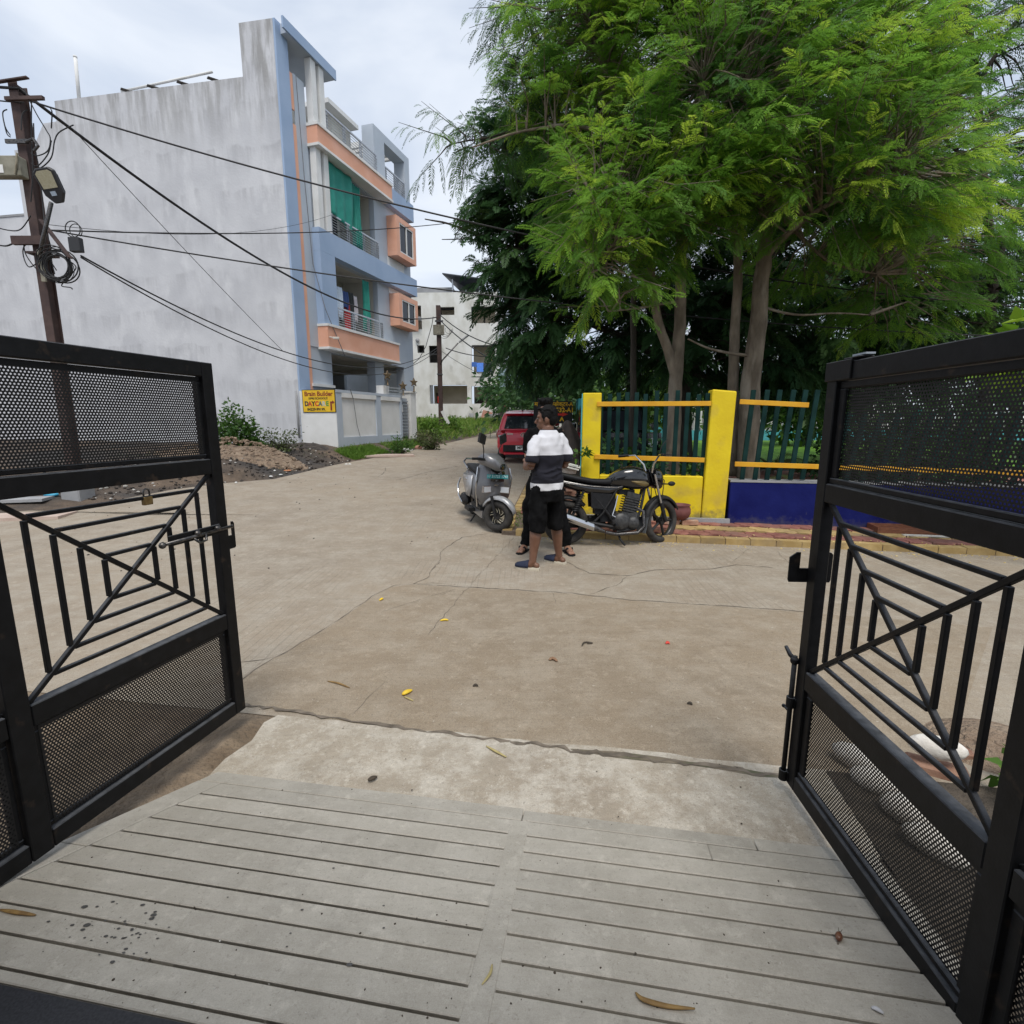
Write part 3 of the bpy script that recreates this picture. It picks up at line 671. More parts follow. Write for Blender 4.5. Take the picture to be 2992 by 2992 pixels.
# side wall profile (t along the wall, z)
D = Vector((-.121, .993, 0))
prof = [(0, .2), (9.6, .2), (9.6, 10.3), (8.82, 10.33), (8.32, 10.98), (7.81, 10.99), (7.78, 11.57), (1.08, 11.57), (1.08, 12.95), (0, 12.95)]
b = MB(); b.prism([D*t+Vector((0, 0, z)) for t, z in prof][::-1], (.22, 0, 0)); hp(b, 'side_wall', M_WASH)
hb('parapet', M_GB, .23, .42, 1.2, 7.6, 10.7, 11.568)
b = MB(); wall_holes(b, 7.95, 10.2, [(1.94, 5.1, 4.72, 7.05), (1.93, 5.08, 7.76, 10.12), (1.83, 7.05, .6, 3.9), (6.28, 7.42, 5.72, 6.56), (6.27, 7.45, 8.49, 9.57)], .22, x0=.25, z0=.3); hp(b, 'front_wall', M_GB)
hb('corner_pilaster', M_BLUE, .0, .5, -.07, -.003, .5, 12.951)
hb('peach_strip', M_PEACH, .505, .68, -.045, -.003, 2.4, 10.5); hb('peach_strip', M_PEACH, .505, .66, -.045, -.003, 10.9, 11.9)
hb('pilaster', M_GB, .69, 1.2, -.03, -.003, 4.0, 11.95); hb('ledge', M_WHITE, .63, 1.82, -.1, -.003, 2.7, 2.79)
# tower frame over the roof
hb('roof_slab', M_GB, .23, 2.47, -.3, 1.05, 12.68, 12.94); hb('roof_fascia', M_BLUE, .0, 2.475, -.36, -.303, 12.66, 12.955)
hb('tower_wall', M_CREAM, .23, 1.3, .9, 1.05, 10.7, 12.68)
for s0 in (1.26, 1.66):
    hb('column', M_WHITE, s0, s0+.24, -.27, -.05, 7.78, 10.2); hb('column', M_WHITE, s0, s0+.24, -.27, -.05, 10.8, 12.66)
# storey bands
hb('terrace_band', M_PEACH, 1.2, 5.8, -.42, -.003, 10.24, 10.74); hb('terrace_coping', M_WHITE, 1.18, 5.82, -.46, -.003, 10.743, 10.83); hb('band_drip', M_WHITE, 1.18, 5.82, -.46, -.003, 10.16, 10.237)
hb('balcony_band', M_PEACH, 1.13, 5.92, -.42, -.003, 4.02, 4.68); hb('balcony_coping', M_WHITE, 1.11, 5.94, -.46, -.003, 4.683, 4.76); hb('band_drip', M_WHITE, 1.11, 5.94, -.46, -.003, 3.94, 4.017)
hb('blue_band', M_BLUE, 1.15, 7.96, -.3, -.003, 7.06, 7.76); hb('blue_band', M_BLUE, 1.15, 1.93, -.3, -.003, 4.763, 7.057)
hb('blue_band', M_BLUE, 5.85, 7.96, -.24, -.003, 10.16, 10.85)
# terrace storey on the far half
hb('pier', M_GB, 5.1, 5.88, -.1, .4, 10.86, 12.72); hb('pier', M_GB, 7.52, 7.93, -.1, .4, 10.86, 12.72); hb('beam', M_GB, 5.883, 7.517, -.1, .4, 12.42, 12.718)
for i in range(5): hb('pergola_beam', M_WHITE, 5.95+.32*i, 6.08+.32*i, .41, 2.6, 12.45, 12.66)
hb('pergola_wall', M_CREAM, 5.9, 7.9, 2.61, 2.8, 10.7, 12.7)
hb('penthouse', M_CREAM, 3.9, 5.09, .9, 4.2, 10.7, 12.55); hb('penthouse_roof', M_WHITE, 3.2, 5.05, .5, 4.3, 12.553, 12.7)
hb('roof', M_CONC, .45, 7.9, .23, 8.2, 10.5, 10.7)
hb('back_wall', M_WHITE, -.6, 7.9, 8.3, 8.5, .3, 10.7); hb('far_wall', M_GB, 7.72, 7.94, 3.6, 8.29, .3, 10.49)
def railing(name, s0, s1, z0, z1, y, posts=4, nb=7):
    r_ = MB(); r_.box(s0, s1, y-.03, y+.03, z1-.05, z1); rr = hp(r_, name, M_RAIL)
    for i in range(posts):
        s = s0+.08+(s1-s0-.16)*i/(posts-1)
        b_ = MB(); b_.box(s-.07, s-.04, y-.018, y+.018, 0, z1-z0-.052); b_.box(s+.03, s+.06, y-.018, y+.018, 0, z1-z0-.052); b_.xf(Matrix.Translation((0, 0, z0-zo))); b_.build('post', M_RAIL, rr)
    for i in range(nb):
        z = z0+.05+(z1-z0-.12)*i/nb
        b_ = MB(); b_.cyl((s0, y-.03, z-zo), (s1, y-.03, z-zo), .011, n=6); b_.build('bar', M_RAIL, rr)
railing('balcony_railing', 1.95, 5.05, 4.78, 5.47, -.2); railing('balcony_railing', 1.95, 5.05, 7.78, 8.48, -.15)
railing('terrace_railing', 1.92, 5.08, 10.84, 11.6, -.2); railing('terrace_railing', 5.9, 7.5, 10.86, 11.6, -.06, 3)
# balcony interiors
for z0, z1, s0 in ((4.6, 7.05, 1.94), (7.66, 10.12, 1.93)):
    hb('balcony_floor', M_CONC, s0-.3, 5.3, .225, 1.6, z0-.1, z0); hb('balcony_wall', M_CREAM, s0-.5, 5.4, 1.62, 1.75, z0, z1+.1)
    hb('balcony_wall', M_CREAM, 5.12, 5.24, .225, 1.615, z0, z1+.1); hb('balcony_wall', M_CREAM, s0-.15, s0-.03, .225, 1.615, z0, z1+.1)
    hb('balcony_ceiling', M_CREAM, s0-.3, 5.3, .225, 1.6, z1+.03, z1+.1); hb('door', M_DARK, 2.6, 3.6, 1.58, 1.617, z0+.05, z0+2.05); hb('window', M_GLASS, 4.2, 4.9, 1.58, 1.617, z0+.9, z0+1.9)
# projecting windows on the far half
for z0, z1, top in ((5.52, 6.8, 7.0), (8.27, 9.8, 10.1)):
    w_ = hb('window', M_GLASS, 6.27, 7.44, -.4, -.37, z0+.2, z1-.22)
    for (a, c, d, e) in ((6.0, 7.68, z0, z0+.19), (6.0, 7.68, z1-.2, z1), (6.0, 6.26, z0+.193, z1-.203), (7.45, 7.68, z0+.193, z1-.203)): hb('window_surround', M_PEACH, a, c, -.45, -.003, d, e)
    for (a, c, d, e) in ((6.263, 6.31, z0+.195, z1-.205), (7.4, 7.447, z0+.195, z1-.205), (6.84, 6.9, z0+.24, z1-.25), (6.313, 7.397, z0+.195, z0+.238), (6.313, 7.397, z1-.25, z1-.205)):
        b = MB(); b.box(a, c, -.44, -.405, d, e); b.xf(Matrix.Translation((0, 0, -zo))); b.build('frame', M_WHITE, w_)
    hb('panel', M_WHITE, 5.95, 7.35, -.018, -.003, z0-.75 if z0 > 8 else z1+.03, z0-.03 if z0 > 8 else 7.05)
# ground-floor porch
hb('porch_wall', M_CREAM, .3, 3.2, 2.3, 2.45, .6, 3.9); hb('porch_wall', M_CREAM, 1.68, 1.82, .225, 2.29, .6, 3.9); hb('porch_wall', M_CREAM, 3.2, 7.9, 4.6, 4.75, .6, 3.9)
hb('porch_ceiling', M_CREAM, 1.83, 7.9, .225, 4.59, 3.905, 3.95); hb('column', M_GB, 4.62, 5.28, -.02, .35, .6, 3.9)
hb('column', M_GB, 7.06, 7.9, .223, .4, .6, 3.9); hb('lintel', M_CREAM, 7.5, 7.7, .41, 4.59, 3.72, 3.9)
hb('planter', mat('dark_planter', (.06, .055, .045), (.1, .09, .07), 9, .9), 7.4, 7.7, .45, 4.4, 2.5, 2.75)
hb('plinth', M_GB, .25, 7.9, .225, 4.6, .3, .6)
w_ = hb('window', M_GLASS, 1.9, 2.9, 2.24, 2.297, 1.2, 3.15)
for a in (1.86, 2.37, 2.88):
    b = MB(); b.box(a, a+.06, 2.19, 2.238, 1.2-zo, 3.22-zo); b.build('frame', M_WHITE, w_)
rp_ = MB(); rp_.tube([(.48, .25+2, 2.2), (.48, 2.25, 12)], .01, 6)
# roof clutter along the side parapet
pn = thing('roof_rack', 'row of small dark panels on a white pipe along the blank wall', 'panel rack', (HC.x, HC.y, zo), rad(73))
def at_side(t, z, dx=0): return D*t+Vector((dx, 0, z-zo))
b = MB(); b.tube([at_side(5.5, 11.72, .2), at_side(3.8, 11.83, .2), at_side(2.25, 11.93, .2)], .035, 8); b.build('pipe', M_WHITE, pn, smooth=True)
for t in (5.35, 4.4, 3.35, 2.3):
    b = MB(); b.beam(at_side(t, 11.7, .05), at_side(t-.25, 11.75, .5), .12, .03); b.build('panel', M_DARK, pn)
    b = MB(); b.cyl(at_side(t, 11.56, .21), at_side(t, 11.74, .21), .02, n=6); b.build('bracket', M_STEEL, pn)
b = MB(); p0, p1 = at_side(7.03, 11.5, .15), at_side(6.97, 12.78, .15); b.cyl(p0, p1, .05, n=10); b.cyl(p1, p1+Vector((0, 0, .05)), .055, n=10)
o_ = b.build('roof_pipe', M_WHITE, smooth=True); o_.location = house.location; o_.rotation_euler = house.rotation_euler; tag(o_, 'white vent pipe standing at the rear corner of the roof', 'pipe')
# cloths on the balconies
def cloth(name, label, s0, s1, ztop, zbot, y, m, folds=6, amp=.04, taper=1.0, group=None, sag=0.0, cat='curtain'):
    n = 28; k = 14; c = MB()
    for j in range(k+1):
        t = j/k; sc = 1+(taper-1)*math.sin(PI*min(1, t*1.15))**1.5 if taper < 1 else 1
        mid = (s0+s1)/2
        for i in range(n+1):
            q = i/n; s = mid+(s0+(s1-s0)*q-mid)*sc
            c.v.append((s, y+amp*sin(q*folds*2*PI+t*1.3)*(.3+.7*t)+.03*sin(q*3.1+t*4), ztop+(zbot-ztop)*t-sag*q*(t)+.03*sin(q*5)*t-zo))
    for j in range(k):
        for i in range(n): a_ = j*(n+1)+i; c.f.append((a_, a_+1, a_+n+2, a_+n+1)); c.mi.append(0)
    o_ = c.build(name, m, smooth=True); md = o_.modifiers.new('thick', 'SOLIDIFY'); md.thickness = .006
    o_.location = house.location; o_.rotation_euler = house.rotation_euler; return tag(o_, label, cat, group)
cloth('shade_cloth', 'large flat green shade cloth covering half the top balcony', 1.95, 3.4, 10.12, 8.5, -.14, M_TEAL, 3, .05, sag=.3)
cloth('curtain', 'green curtain knotted into a bunch on the top balcony', 3.45, 3.95, 10.0, 7.85, -.1, M_TEAL, 4, .09, .5)
cloth('curtain', 'green curtain gathered in a column beside the drying laundry', 3.95, 4.35, 6.85, 4.95, -.05, M_TEAL, 4, .09, .6)
lau = [(2.05, 2.35, (.25, .45, .47), 'pale teal checked cloth drying on the middle balcony', .8), (2.38, 2.8, (.5, .58, .68), 'pale blue cloth drying on the middle balcony', 1.1), (2.84, 3.2, (.03, .06, .17), 'navy garment drying on the middle balcony', .6),
       (3.0, 3.3, (.4, .03, .03), 'red garment drying low on the middle balcony', 1.2), (3.28, 3.62, (.03, .035, .035), 'dark plaid garment drying on the middle balcony', .75), (3.66, 3.9, (.6, .56, .58), 'pale pink garment drying on the middle balcony', .95), (1.96, 2.04, (.03, .03, .04), 'black garment at the near end of the laundry', 1.4)]
for i, (a, c, col, lb, ln) in enumerate(lau):
    zt_ = 6.35-.06*(i % 3)-(.45 if 'red' in lb else 0)
    cloth('laundry', lb, a, c, zt_, zt_-ln, .06+.03*i, mat('cloth_%s' % lb[:9].replace(' ', '_'), col, tuple(k*1.2 for k in col), 25, .9), 3, .03, cat='laundry', group='laundry on the middle balcony')
# security camera under the peach band
o_ = thing('security_camera', 'small cream security camera on the lower peach band', 'camera', (HC.x, HC.y, zo), rad(73))
b = MB(); b.obox((1.28, -.62, 4.3-zo), (.07, .2, .07), Matrix.Rotation(.5, 3, 'Z')); b.build('body', M_CREAM, o_, bevel=.01)
b = MB(); b.cyl((1.2, -.425, 4.33-zo), (1.24, -.55, 4.31-zo), .02, n=8); b.build('bracket', M_CREAM, o_)
# ================================================================== compound wall with sign, slatted gate, lanterns
P0 = at(990, 1308, 16.73)
cw = thing('compound_wall', 'low grey and white compound wall with two recessed panels', 'wall', (P0.x, P0.y, .4), rad(73))
def cb(name, m, s0, s1, y0, y1, z0, z1, par=cw, **k):
    b_ = MB(); b_.box(s0, s1, y0, y1, z0-.4, z1-.4); return b_.build(name, m, par, **k)
cb('wall', M_GB, 0, 4.25, .06, .25, .3, 2.45); cb('coping', M_GB, 0, 4.25, -.02, .27, 2.453, 2.54)
for s0, s1 in ((0, .3), (2.35, 2.68), (4.1, 4.25)): cb('pillar', M_GB, s0, s1, -.0, .057, .3, 2.45)
for s0, s1 in ((.3, 2.35), (2.68, 4.1)):
    cb('base_course', M_GB, s0+.002, s1-.002, -.0, .057, .3, 1.02); cb('panel', M_WHITE, s0+.002, s1-.002, .045, .0585, 1.023, 2.3); cb('head_course', M_WHITE, s0+.002, s1-.002, -.02, .057, 2.303, 2.45)
sl = (Vector((HC.x, HC.y))-Vector((P0.x, P0.y))).length
sa = math.atan2(P0.y-HC.y, P0.x-HC.x)
sw = thing('sign_wall', 'short plain white wall under the yellow daycare board', 'wall', (HC.x, HC.y, .4), sa)
b = MB(); b.box(.03, sl-.005, -.02, .2, -.2, 2.1); b.build('wall', M_WHITE, sw)
gt = thing('yard_gate', 'grey metal yard gate with horizontal slots beside the white pillar', 'gate', (P0.x, P0.y, .4), rad(73))
cb('leaf', mat('gate_grey', (.33, .36, .40), rough=.5), 4.3, 4.85, .1, .13, .95, 2.45, gt)
for i in range(11): cb('slat', mat('gate_grey', (.33, .36, .40)), 4.42, 4.83, .04, .098, 1.05+.125*i, 1.10+.125*i, gt)
cb('number_plate', M_WHITE, 4.32, 4.41, .05, .095, 1.9, 2.2, gt)
pw = thing('gate_pillar', 'pale grey pillar carrying a star lantern beside the slatted gate', 'pillar', (P0.x, P0.y, .4), rad(73))
cb('shaft', M_WHITE, 4.9, 5.35, -.05, .4, .3, 2.68, pw); cb('cap', M_WHITE, 4.86, 5.39, -.09, .44, 2.683, 2.74, pw)
M_BRZ = mat('bronze', (.12, .085, .05), (.2, .15, .09), 30, .5, metal=.6)
pw2 = thing('gate_pillar', 'small white wall block carrying a star lantern over the panels', 'pillar', (P0.x, P0.y, .4), rad(73)); cb('block', M_WHITE, 2.9, 3.3, .0, .3, 2.545, 2.85, pw2)
bg_ = thing('balcony_bars', 'low grey metal bars on top of the compound wall', 'railing', (P0.x, P0.y, .4), rad(73))
for i in range(3): cb('bar', M_RAIL, 3.33, 4.6, .1, .14, 2.56+.11*i, 2.62+.11*i, bg_)
for i, (s, z, lb) in enumerate(((3.05, 2.853, 'on the white block of the compound wall'), (5.12, 2.743, 'on the pillar next to the slatted gate'), (4.2, 2.543, 'on the coping at the end of the panels'))):
    ln = thing('star_lantern', 'bronze star shaped lantern '+lb, 'lantern', (P0.x+sin(HA)*s-cos(HA)*-.1, P0.y+cos(HA)*s-.03, z), rad(40), 'star lanterns')
    b = MB(); b.lathe([(.07, 0), (.03, .02), (.025, .2), (.05, .22)], n=10); b.build('stem', M_BRZ, ln, smooth=True)
    pts = []
    for k_ in range(10):
        r_ = .2 if k_ % 2 == 0 else .085; a_ = PI/2+k_*PI/5; pts.append((r_*cos(a_), -.035, .36+r_*sin(a_)))
    b = MB(); b.prism(pts[::-1], (0, .07, 0)); b.build('star', M_BRZ, ln, bevel=.02)
# the painted board
pA = onplane(886, 1172, HC, rad(-80)); pB = onplane(984, 1172, HC, rad(-80)); bw = (pB-pA).length; bh = .72
bd = thing('sign_board', 'yellow daycare sign board with brown and black lettering', 'sign', (0, 0, 0), sa)
mid = (pA+pB)/2; nrm = Vector((sin(sa), -cos(sa), 0)); bd.location = (mid.x+nrm.x*.05, mid.y+nrm.y*.05, mid.z)
M_YEL = mat('sign_yellow', (.70, .42, .012), (.78, .50, .02), 4, .6); M_INK = mat('black_ink', (.01, .01, .01)); M_BRN = mat('brown_ink', (.22, .03, .012))
b = MB(); b.box(-bw/2, bw/2, -.012, .012, -bh/2, bh/2); b.build('frame', M_INK, bd)
b = MB(); b.box(-bw/2+.02, bw/2-.02, -.016, -.0125, -bh/2+.02, bh/2-.02); b.build('panel', M_YEL, bd)
RX = Matrix.Rotation(PI/2, 4, 'X')
def ink(t, size, x, z, m, sx=1, bold=.004, par=None, y=-.018): return text_mesh(t, size, m, parent=par or bd, M=Matrix.Translation((x, y, z)) @ RX, depth=.002, bold=bold, sx=sx)
ink('Brain Builder', .2, .0, .22, M_BRN, .95, .006); ink('!!!PRE SCHOOL!!!', .09, -.02, .08, M_INK, 1.0, .003)
cols = [(.02, .02, .05), (.01, .01, .012), (.02, .015, .01), (.55, .03, .01), (.08, .14, .14), (.5, .52, .45), (.08, .28, .05)]; cols[1] = (.5, .05, .02)
for i, ch in enumerate('DAYCARE'): ink(ch, .2, -.44+i*.123, -.09, mat('ink_%d' % i, cols[i]), .92, .009)
ink('84229-99199.', .115, -.1, -.265, M_INK, 1.02, .004)
b = MB(); b.box(.4, .46, -.02, -.0165, -.3, -.07); b.box(.4, .49, -.0205, -.0165, -.07, -.015); b.prism([(.48, -.0165, -.1), (.56, -.0165, -.045), (.48, -.0165, .02)], (0, -.004, 0)); b.build('arrow', M_BRN, bd)
# stained drain pipe chase at the house corner
b = MB(); b.tube([Vector((HC.x-.03, HC.y-.12, 1.0)), Vector((HC.x-.05, HC.y-.1, 2.5))], .035, 8); o_ = b.build('drain_pipe', M_CONC, smooth=True); tag(o_, 'short cement coated pipe at the corner beside the daycare board', 'pipe')
# loose cable down the compound wall and down the facade
def wire(name, label, pts, r=.008, sag=0, m=None, cat='cable', n=14, parent=None, group=None):
    P = []
    for a, b_ in zip(pts, pts[1:]):
        a, b_ = Vector(a), Vector(b_)
        for i in range(n): t = i/n; p = a.lerp(b_, t); p.z -= sag*4*t*(1-t); P.append(p)
    P.append(Vector(pts[-1])); c = MB(); c.tube(P, r, 6); o_ = c.build(name, m or M_WIRE, parent, smooth=True)
    return tag(o_, label, cat, group) if label else o_
M_WIRE = mat('cable_black', (.012, .012, .013), rough=.6); M_WIREG = mat('cable_grey', (.16, .16, .17), rough=.6)
def cp(s, z, y=-.03): return (P0.x+sin(HA)*s-cos(HA)*y, P0.y+cos(HA)*s+sin(HA)*y, z)
wire('wall_cable', 'thin grey cable dangling over the first compound wall panel', [cp(.75, 2.6), cp(.9, 2.3), cp(1.0, 1.7), cp(1.05, 1.4), cp(1.2, 1.02)], .01, m=M_WIREG)
def fp(s, z, y=-.1): return (HC.x+sin(HA)*s-cos(HA)*y, HC.y+cos(HA)*s+sin(HA)*y, z)
wire('wall_cable', 'thin grey cable running down the house pilaster', [fp(.75, 11.9), fp(.85, 9), fp(1.0, 6.6), fp(1.1, 5.2, -.4), fp(1.9, 3.8, -.5)], .012, m=M_WIREG)
# ================================================================== neighbour on the left (blank wall) and white wall seen through the porch
b = MB(); N0 = Vector((HC.x, HC.y, 0))+Vector((sin(rad(-80)), cos(rad(-80)), 0))*9.7
nb_ = thing('neighbour_building', 'lower blank plastered building left of the tall wall', 'building', (N0.x, N0.y, .4), rad(170))
b.box(0.02, 16, -8, -.15, 0, 7.98); b.build('wall', M_WASH, nb_)
b = MB(); b.box(0, 16.02, -8.02, -.13, 7.983, 8.05); b.build('coping', M_CONC, nb_)
nw = thing('white_house', 'plain white house wall glimpsed through the porch', 'building', (HC.x+sin(HA)*12.5-cos(HA)*1, HC.y+cos(HA)*12.5+sin(HA)*1, .6), rad(73))
b = MB(); b.box(-3.2, -2.8, 0.2, 5, -.3, 3.9); b.build('wall', M_WHITE, nw); b = MB(); b.box(-3.3, -2.7, .1, 5.1, 3.903, 4.0); b.build('roof', M_CONC, nw)
# ================================================================== white three-storey building at the end of the street
M_MILD = mat('mildewed_white', (.58, .57, .52), (.72, .72, .69), 1.6, .9, detail=9, col3=(.33, .32, .27), scale3=1.1, lo3=.58, hi3=.78, stretch=(1, 1, .6))
YB = 40.0; B0 = at(1200, 1232, YB); kx = .2483*YB/FPX*1.01
wb = thing('white_building', 'mildewed white three storey building at the end of the street', 'building', (B0.x, YB, 1.15), rad(-3))
def wz(y): return at(1300, 780+y*.2483, YB).z-1.15
def wx(x): return at(1200+x*.2483, 1000, YB).x-B0.x
def wr(x0, x1, y0, y1): return (wx(x0), wx(x1), wz(y1), wz(y0))
ho = [wr(45, 135, 455, 612), wr(-30, 140, 613, 735), wr(340, 525, 475, 570), wr(720, 1000, 475, 670), wr(75, 160, 922, 1012), wr(215, 365, 928, 1130), wr(720, 990, 925, 1245), wr(210, 660, 1390, 1610), wr(712, 1000, 1405, 1610)]
b = MB(); wall_holes(b, wx(1036), wz(305), ho, .25, x0=wx(-60), z0=-.6); b.build('front_wall', M_MILD, wb)
def wbx(name, m, x0, x1, y0, y1, d0, d1, par=wb, **k):
    a_, c_, d_, e_ = wr(x0, x1, y0, y1); b_ = MB(); b_.box(a_, c_, d0, d1, d_, e_); return b_.build(name, m, par, **k)
wbx('side_wall', M_MILD, 1010, 1034, 306, 1880, .26, 9); wbx('side_wall', M_MILD, -58, -34, 306, 1880, .26, 9)
wbx('roof', M_CONC, -33, 1009, 400, 420, .26, 9); wbx('roof_room', M_CONC, 35, 470, 180, 399, 1.6, 6)
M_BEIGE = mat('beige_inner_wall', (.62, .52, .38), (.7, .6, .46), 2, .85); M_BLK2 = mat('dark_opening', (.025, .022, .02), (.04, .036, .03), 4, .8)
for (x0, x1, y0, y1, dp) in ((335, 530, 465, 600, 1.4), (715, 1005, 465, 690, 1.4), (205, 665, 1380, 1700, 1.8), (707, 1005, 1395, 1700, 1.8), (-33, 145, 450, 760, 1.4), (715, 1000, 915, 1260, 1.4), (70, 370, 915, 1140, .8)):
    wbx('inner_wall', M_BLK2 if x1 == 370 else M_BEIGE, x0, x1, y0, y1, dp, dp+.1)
for y in (735, 1255, 1700): wbx('floor_slab', M_CONC, -33, 1009, y+12, y+35, .26, 8)
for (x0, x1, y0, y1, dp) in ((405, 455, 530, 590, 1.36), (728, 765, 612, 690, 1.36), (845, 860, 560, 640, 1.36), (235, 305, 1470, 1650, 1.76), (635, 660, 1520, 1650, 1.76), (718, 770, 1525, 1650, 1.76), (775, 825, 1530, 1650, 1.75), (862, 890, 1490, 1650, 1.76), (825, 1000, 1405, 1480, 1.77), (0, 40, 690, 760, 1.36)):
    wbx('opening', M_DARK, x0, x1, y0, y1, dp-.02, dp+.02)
wbx('awning', M_CONC, -30, 140, 600, 640, -.5, .24); wbx('parapet', M_MILD, 716, 1000, 1245, 1290, -.05, -.003)
wbx('grille', M_STEEL, 215, 365, 1020, 1032, .1, .13)
lc = thing('laundry', 'bright blue cloths hanging on the white building', 'laundry', (B0.x, YB, 1.15), rad(-3))
for i, (x0, x1, y0, y1, c) in enumerate(((720, 780, 1125, 1180, (.05, .13, .4)), (780, 860, 1135, 1240, (.1, .25, .75)), (860, 960, 1140, 1235, (.04, .05, .07)), (940, 962, 1085, 1118, (.6, .5, .1)))):
    wbx('cloth', mat('hang_%d' % i, c, tuple(k_*1.25 for k_ in c), 12, .9), x0, x1, y0, y1, -.09-.04*i, -.07-.04*i, lc)
# solar canopy on its roof
sp = thing('solar_canopy', 'tilted solar panel canopy on thin posts over the white building', 'solar panel', (B0.x, YB, 1.15), rad(-3))
b = MB(); p_ = [Vector((wx(375), .6, wz(48))), Vector((wx(830), .6, wz(115))), Vector((wx(910), 4.0, wz(270))), Vector((wx(545), 4, wz(165)))]
b.prism(p_, (0, 0, -.08)); b.build('panel', mat('solar_blue', (.03, .035, .045), (.05, .055, .065), 9, .3), sp)
for x, d in ((480, 1.2), (610, 2.6), (800, 1.2)): b = MB(); b.cyl((wx(x), d, wz(405)), (wx(x), d, wz(95 if x < 500 else 175)), .06, n=8); b.build('post', M_RAIL, sp)
sp2 = thing('rooftop_collector', 'low dark solar panel lying on the roof of the white building', 'solar panel', (B0.x, YB, 1.15), rad(-3))
b = MB(); b.prism([Vector((wx(520), 1.5, wz(300))), Vector((wx(760), 1.5, wz(300))), Vector((wx(640), 3.4, wz(205))), Vector((wx(525), 3.4, wz(210)))], (0, 0, -.06)); b.build('panel', MATS['solar_blue'], sp2)
dsh = thing('satellite_dish', 'small grey satellite dish on the white building', 'dish', (B0.x+wx(85), YB-.05, 1.15+wz(868)), 0)
b = MB(); b.lathe([(.01, 0), (.1, .02), (.16, .07)], (0, -.18, 0), 14, 'y', cap=False); b.cyl((0, .0, 0), (0, -.18, 0), .02, n=6); b.build('dish', M_CONC, dsh, smooth=True)
# rubble and planks at its foot, gate pier, air cooler
bl = MB(); q = gnd(1385, 1232); 
def lay(name, label, cat, px, py, Y, size, m, rot, group=None):
    p = at(px, py, Y); b_ = MB(); b_.obox((0, 0, size[2]/2), size); o_ = b_.build(name, m, bevel=.01); o_.location = (p.x, p.y, zt(p.x, p.y)+.0); o_.rotation_euler = rot; return tag(o_, label, cat, group)
M_PINK = mat('pink_board', (.36, .17, .12), (.45, .24, .18), 3, .85)
lay('board', 'pinkish board lying flat before the white building', 'board', 1393, 1230, 38, (1.1, 1.2, .08), M_PINK, (.15, .1, .3))
lay('board', 'pinkish board leaning on the white building', 'board', 1418, 1215, 39.4, (.75, .06, .7), M_PINK, (-.25, .3, 0))
lay('board', 'pale grey board leaning on the white building', 'board', 1377, 1217, 39.5, (.35, .06, .5), M_CONC, (-.2, 0, 0))
for i in range(6):
    o_ = lay('plank', 'grey weathered plank in the pile by the white building', 'plank', 1438, 1222, 39, (1.1, .3, .07), M_CONC, (0, 0, .1*(i % 3)-.1), 'planks piled by the white building'); o_.location.z += .075*i
# ================================================================== utility poles, street lamps, cables
M_RUST = mat('rusty_pole', (.045, .026, .024), (.075, .045, .038), 5, .75, bump=.2, bscale=50, col3=(.1, .06, .05), scale3=3, lo3=.6, hi3=.8)
M_BOX = mat('weathered_box', (.2, .19, .145), (.28, .265, .21), 8, .8, col3=(.12, .1, .08), scale3=6, lo3=.55, hi3=.7)
M_LAMP = mat('lamp_housing', (.02, .02, .022), rough=.5); M_LENS = mat('lamp_lens', (.36, .33, .22), (.42, .39, .28), 40, .3)
PX, PY = -7.93, 9.3; pz = zt(PX, PY)
po = thing('utility_pole', 'rusty brown steel utility pole tangled with wires by the blank wall', 'pole', (PX, PY, pz))
def pm(name, b, m, par=po, **k): return b.build(name, m, par, **k)
zt_ = 6.86-pz
b = MB(); b.box(-.075, .075, -.095, -.08, 0, zt_); b.box(-.075, .075, .08, .095, 0, zt_); b.box(-.035, .035, -.0795, .0795, 0, zt_-.02); pm('shaft', b, M_RUST, bevel=.006)
b = MB(); b.box(-.17, .17, -.19, .19, -.15, .32); pm('base_block', b, M_CONC, bevel=.02)
b = MB(); b.beam((-.1, -.14, zt_-.28), (.55, -.2, zt_-.3), .05, .05); b.beam((-.6, -.14, zt_-.1), (.3, -.14, zt_+.02), .06, .02); pm('cross_arm', b, M_RUST)
b = MB(); b.box(-.2, .16, -.16, -.132, zt_-.92, zt_-.86); b.tube([(.13, -.15, zt_-.9), (.3, -.2, zt_-.88), (.36, -.2, zt_-.98), (.28, -.2, zt_-1.05)], .022, 8); pm('clamp', b, M_STEEL)
b = MB(); b.box(-.6, .06, -.26, -.1, zt_-1.44, zt_-1.14); pm('meter_box', b, M_BOX, bevel=.015)
b = MB(); b.box(-.3, -.2, -.268, -.262, zt_-1.4, zt_-1.28); pm('box_label', b, M_WHITE)
b = MB(); b.tube([(-.02, -.272, zt_-1.42), (.04, -.285, zt_-1.28), (.07, -.275, zt_-1.12)], .015, 6); pm('rag', b, mat('old_rag', (.3, .27, .2), (.2, .17, .12), 20, .9))
b = MB(); b.box(-.32, .22, -.2, -.135, 4.42-pz, 4.55-pz); b.beam((.2, -.17, 4.8-pz), (.74, -.35, 4.16-pz), .07, .02); b.box(-.16, .16, -.15, .15, 4.3-pz, 4.33-pz); pm('bracket', b, M_RUST)
b = MB(); b.box(.05, .12, -.16, -.13, 3.85-pz, 4.35-pz); pm('switch', b, M_BOX)
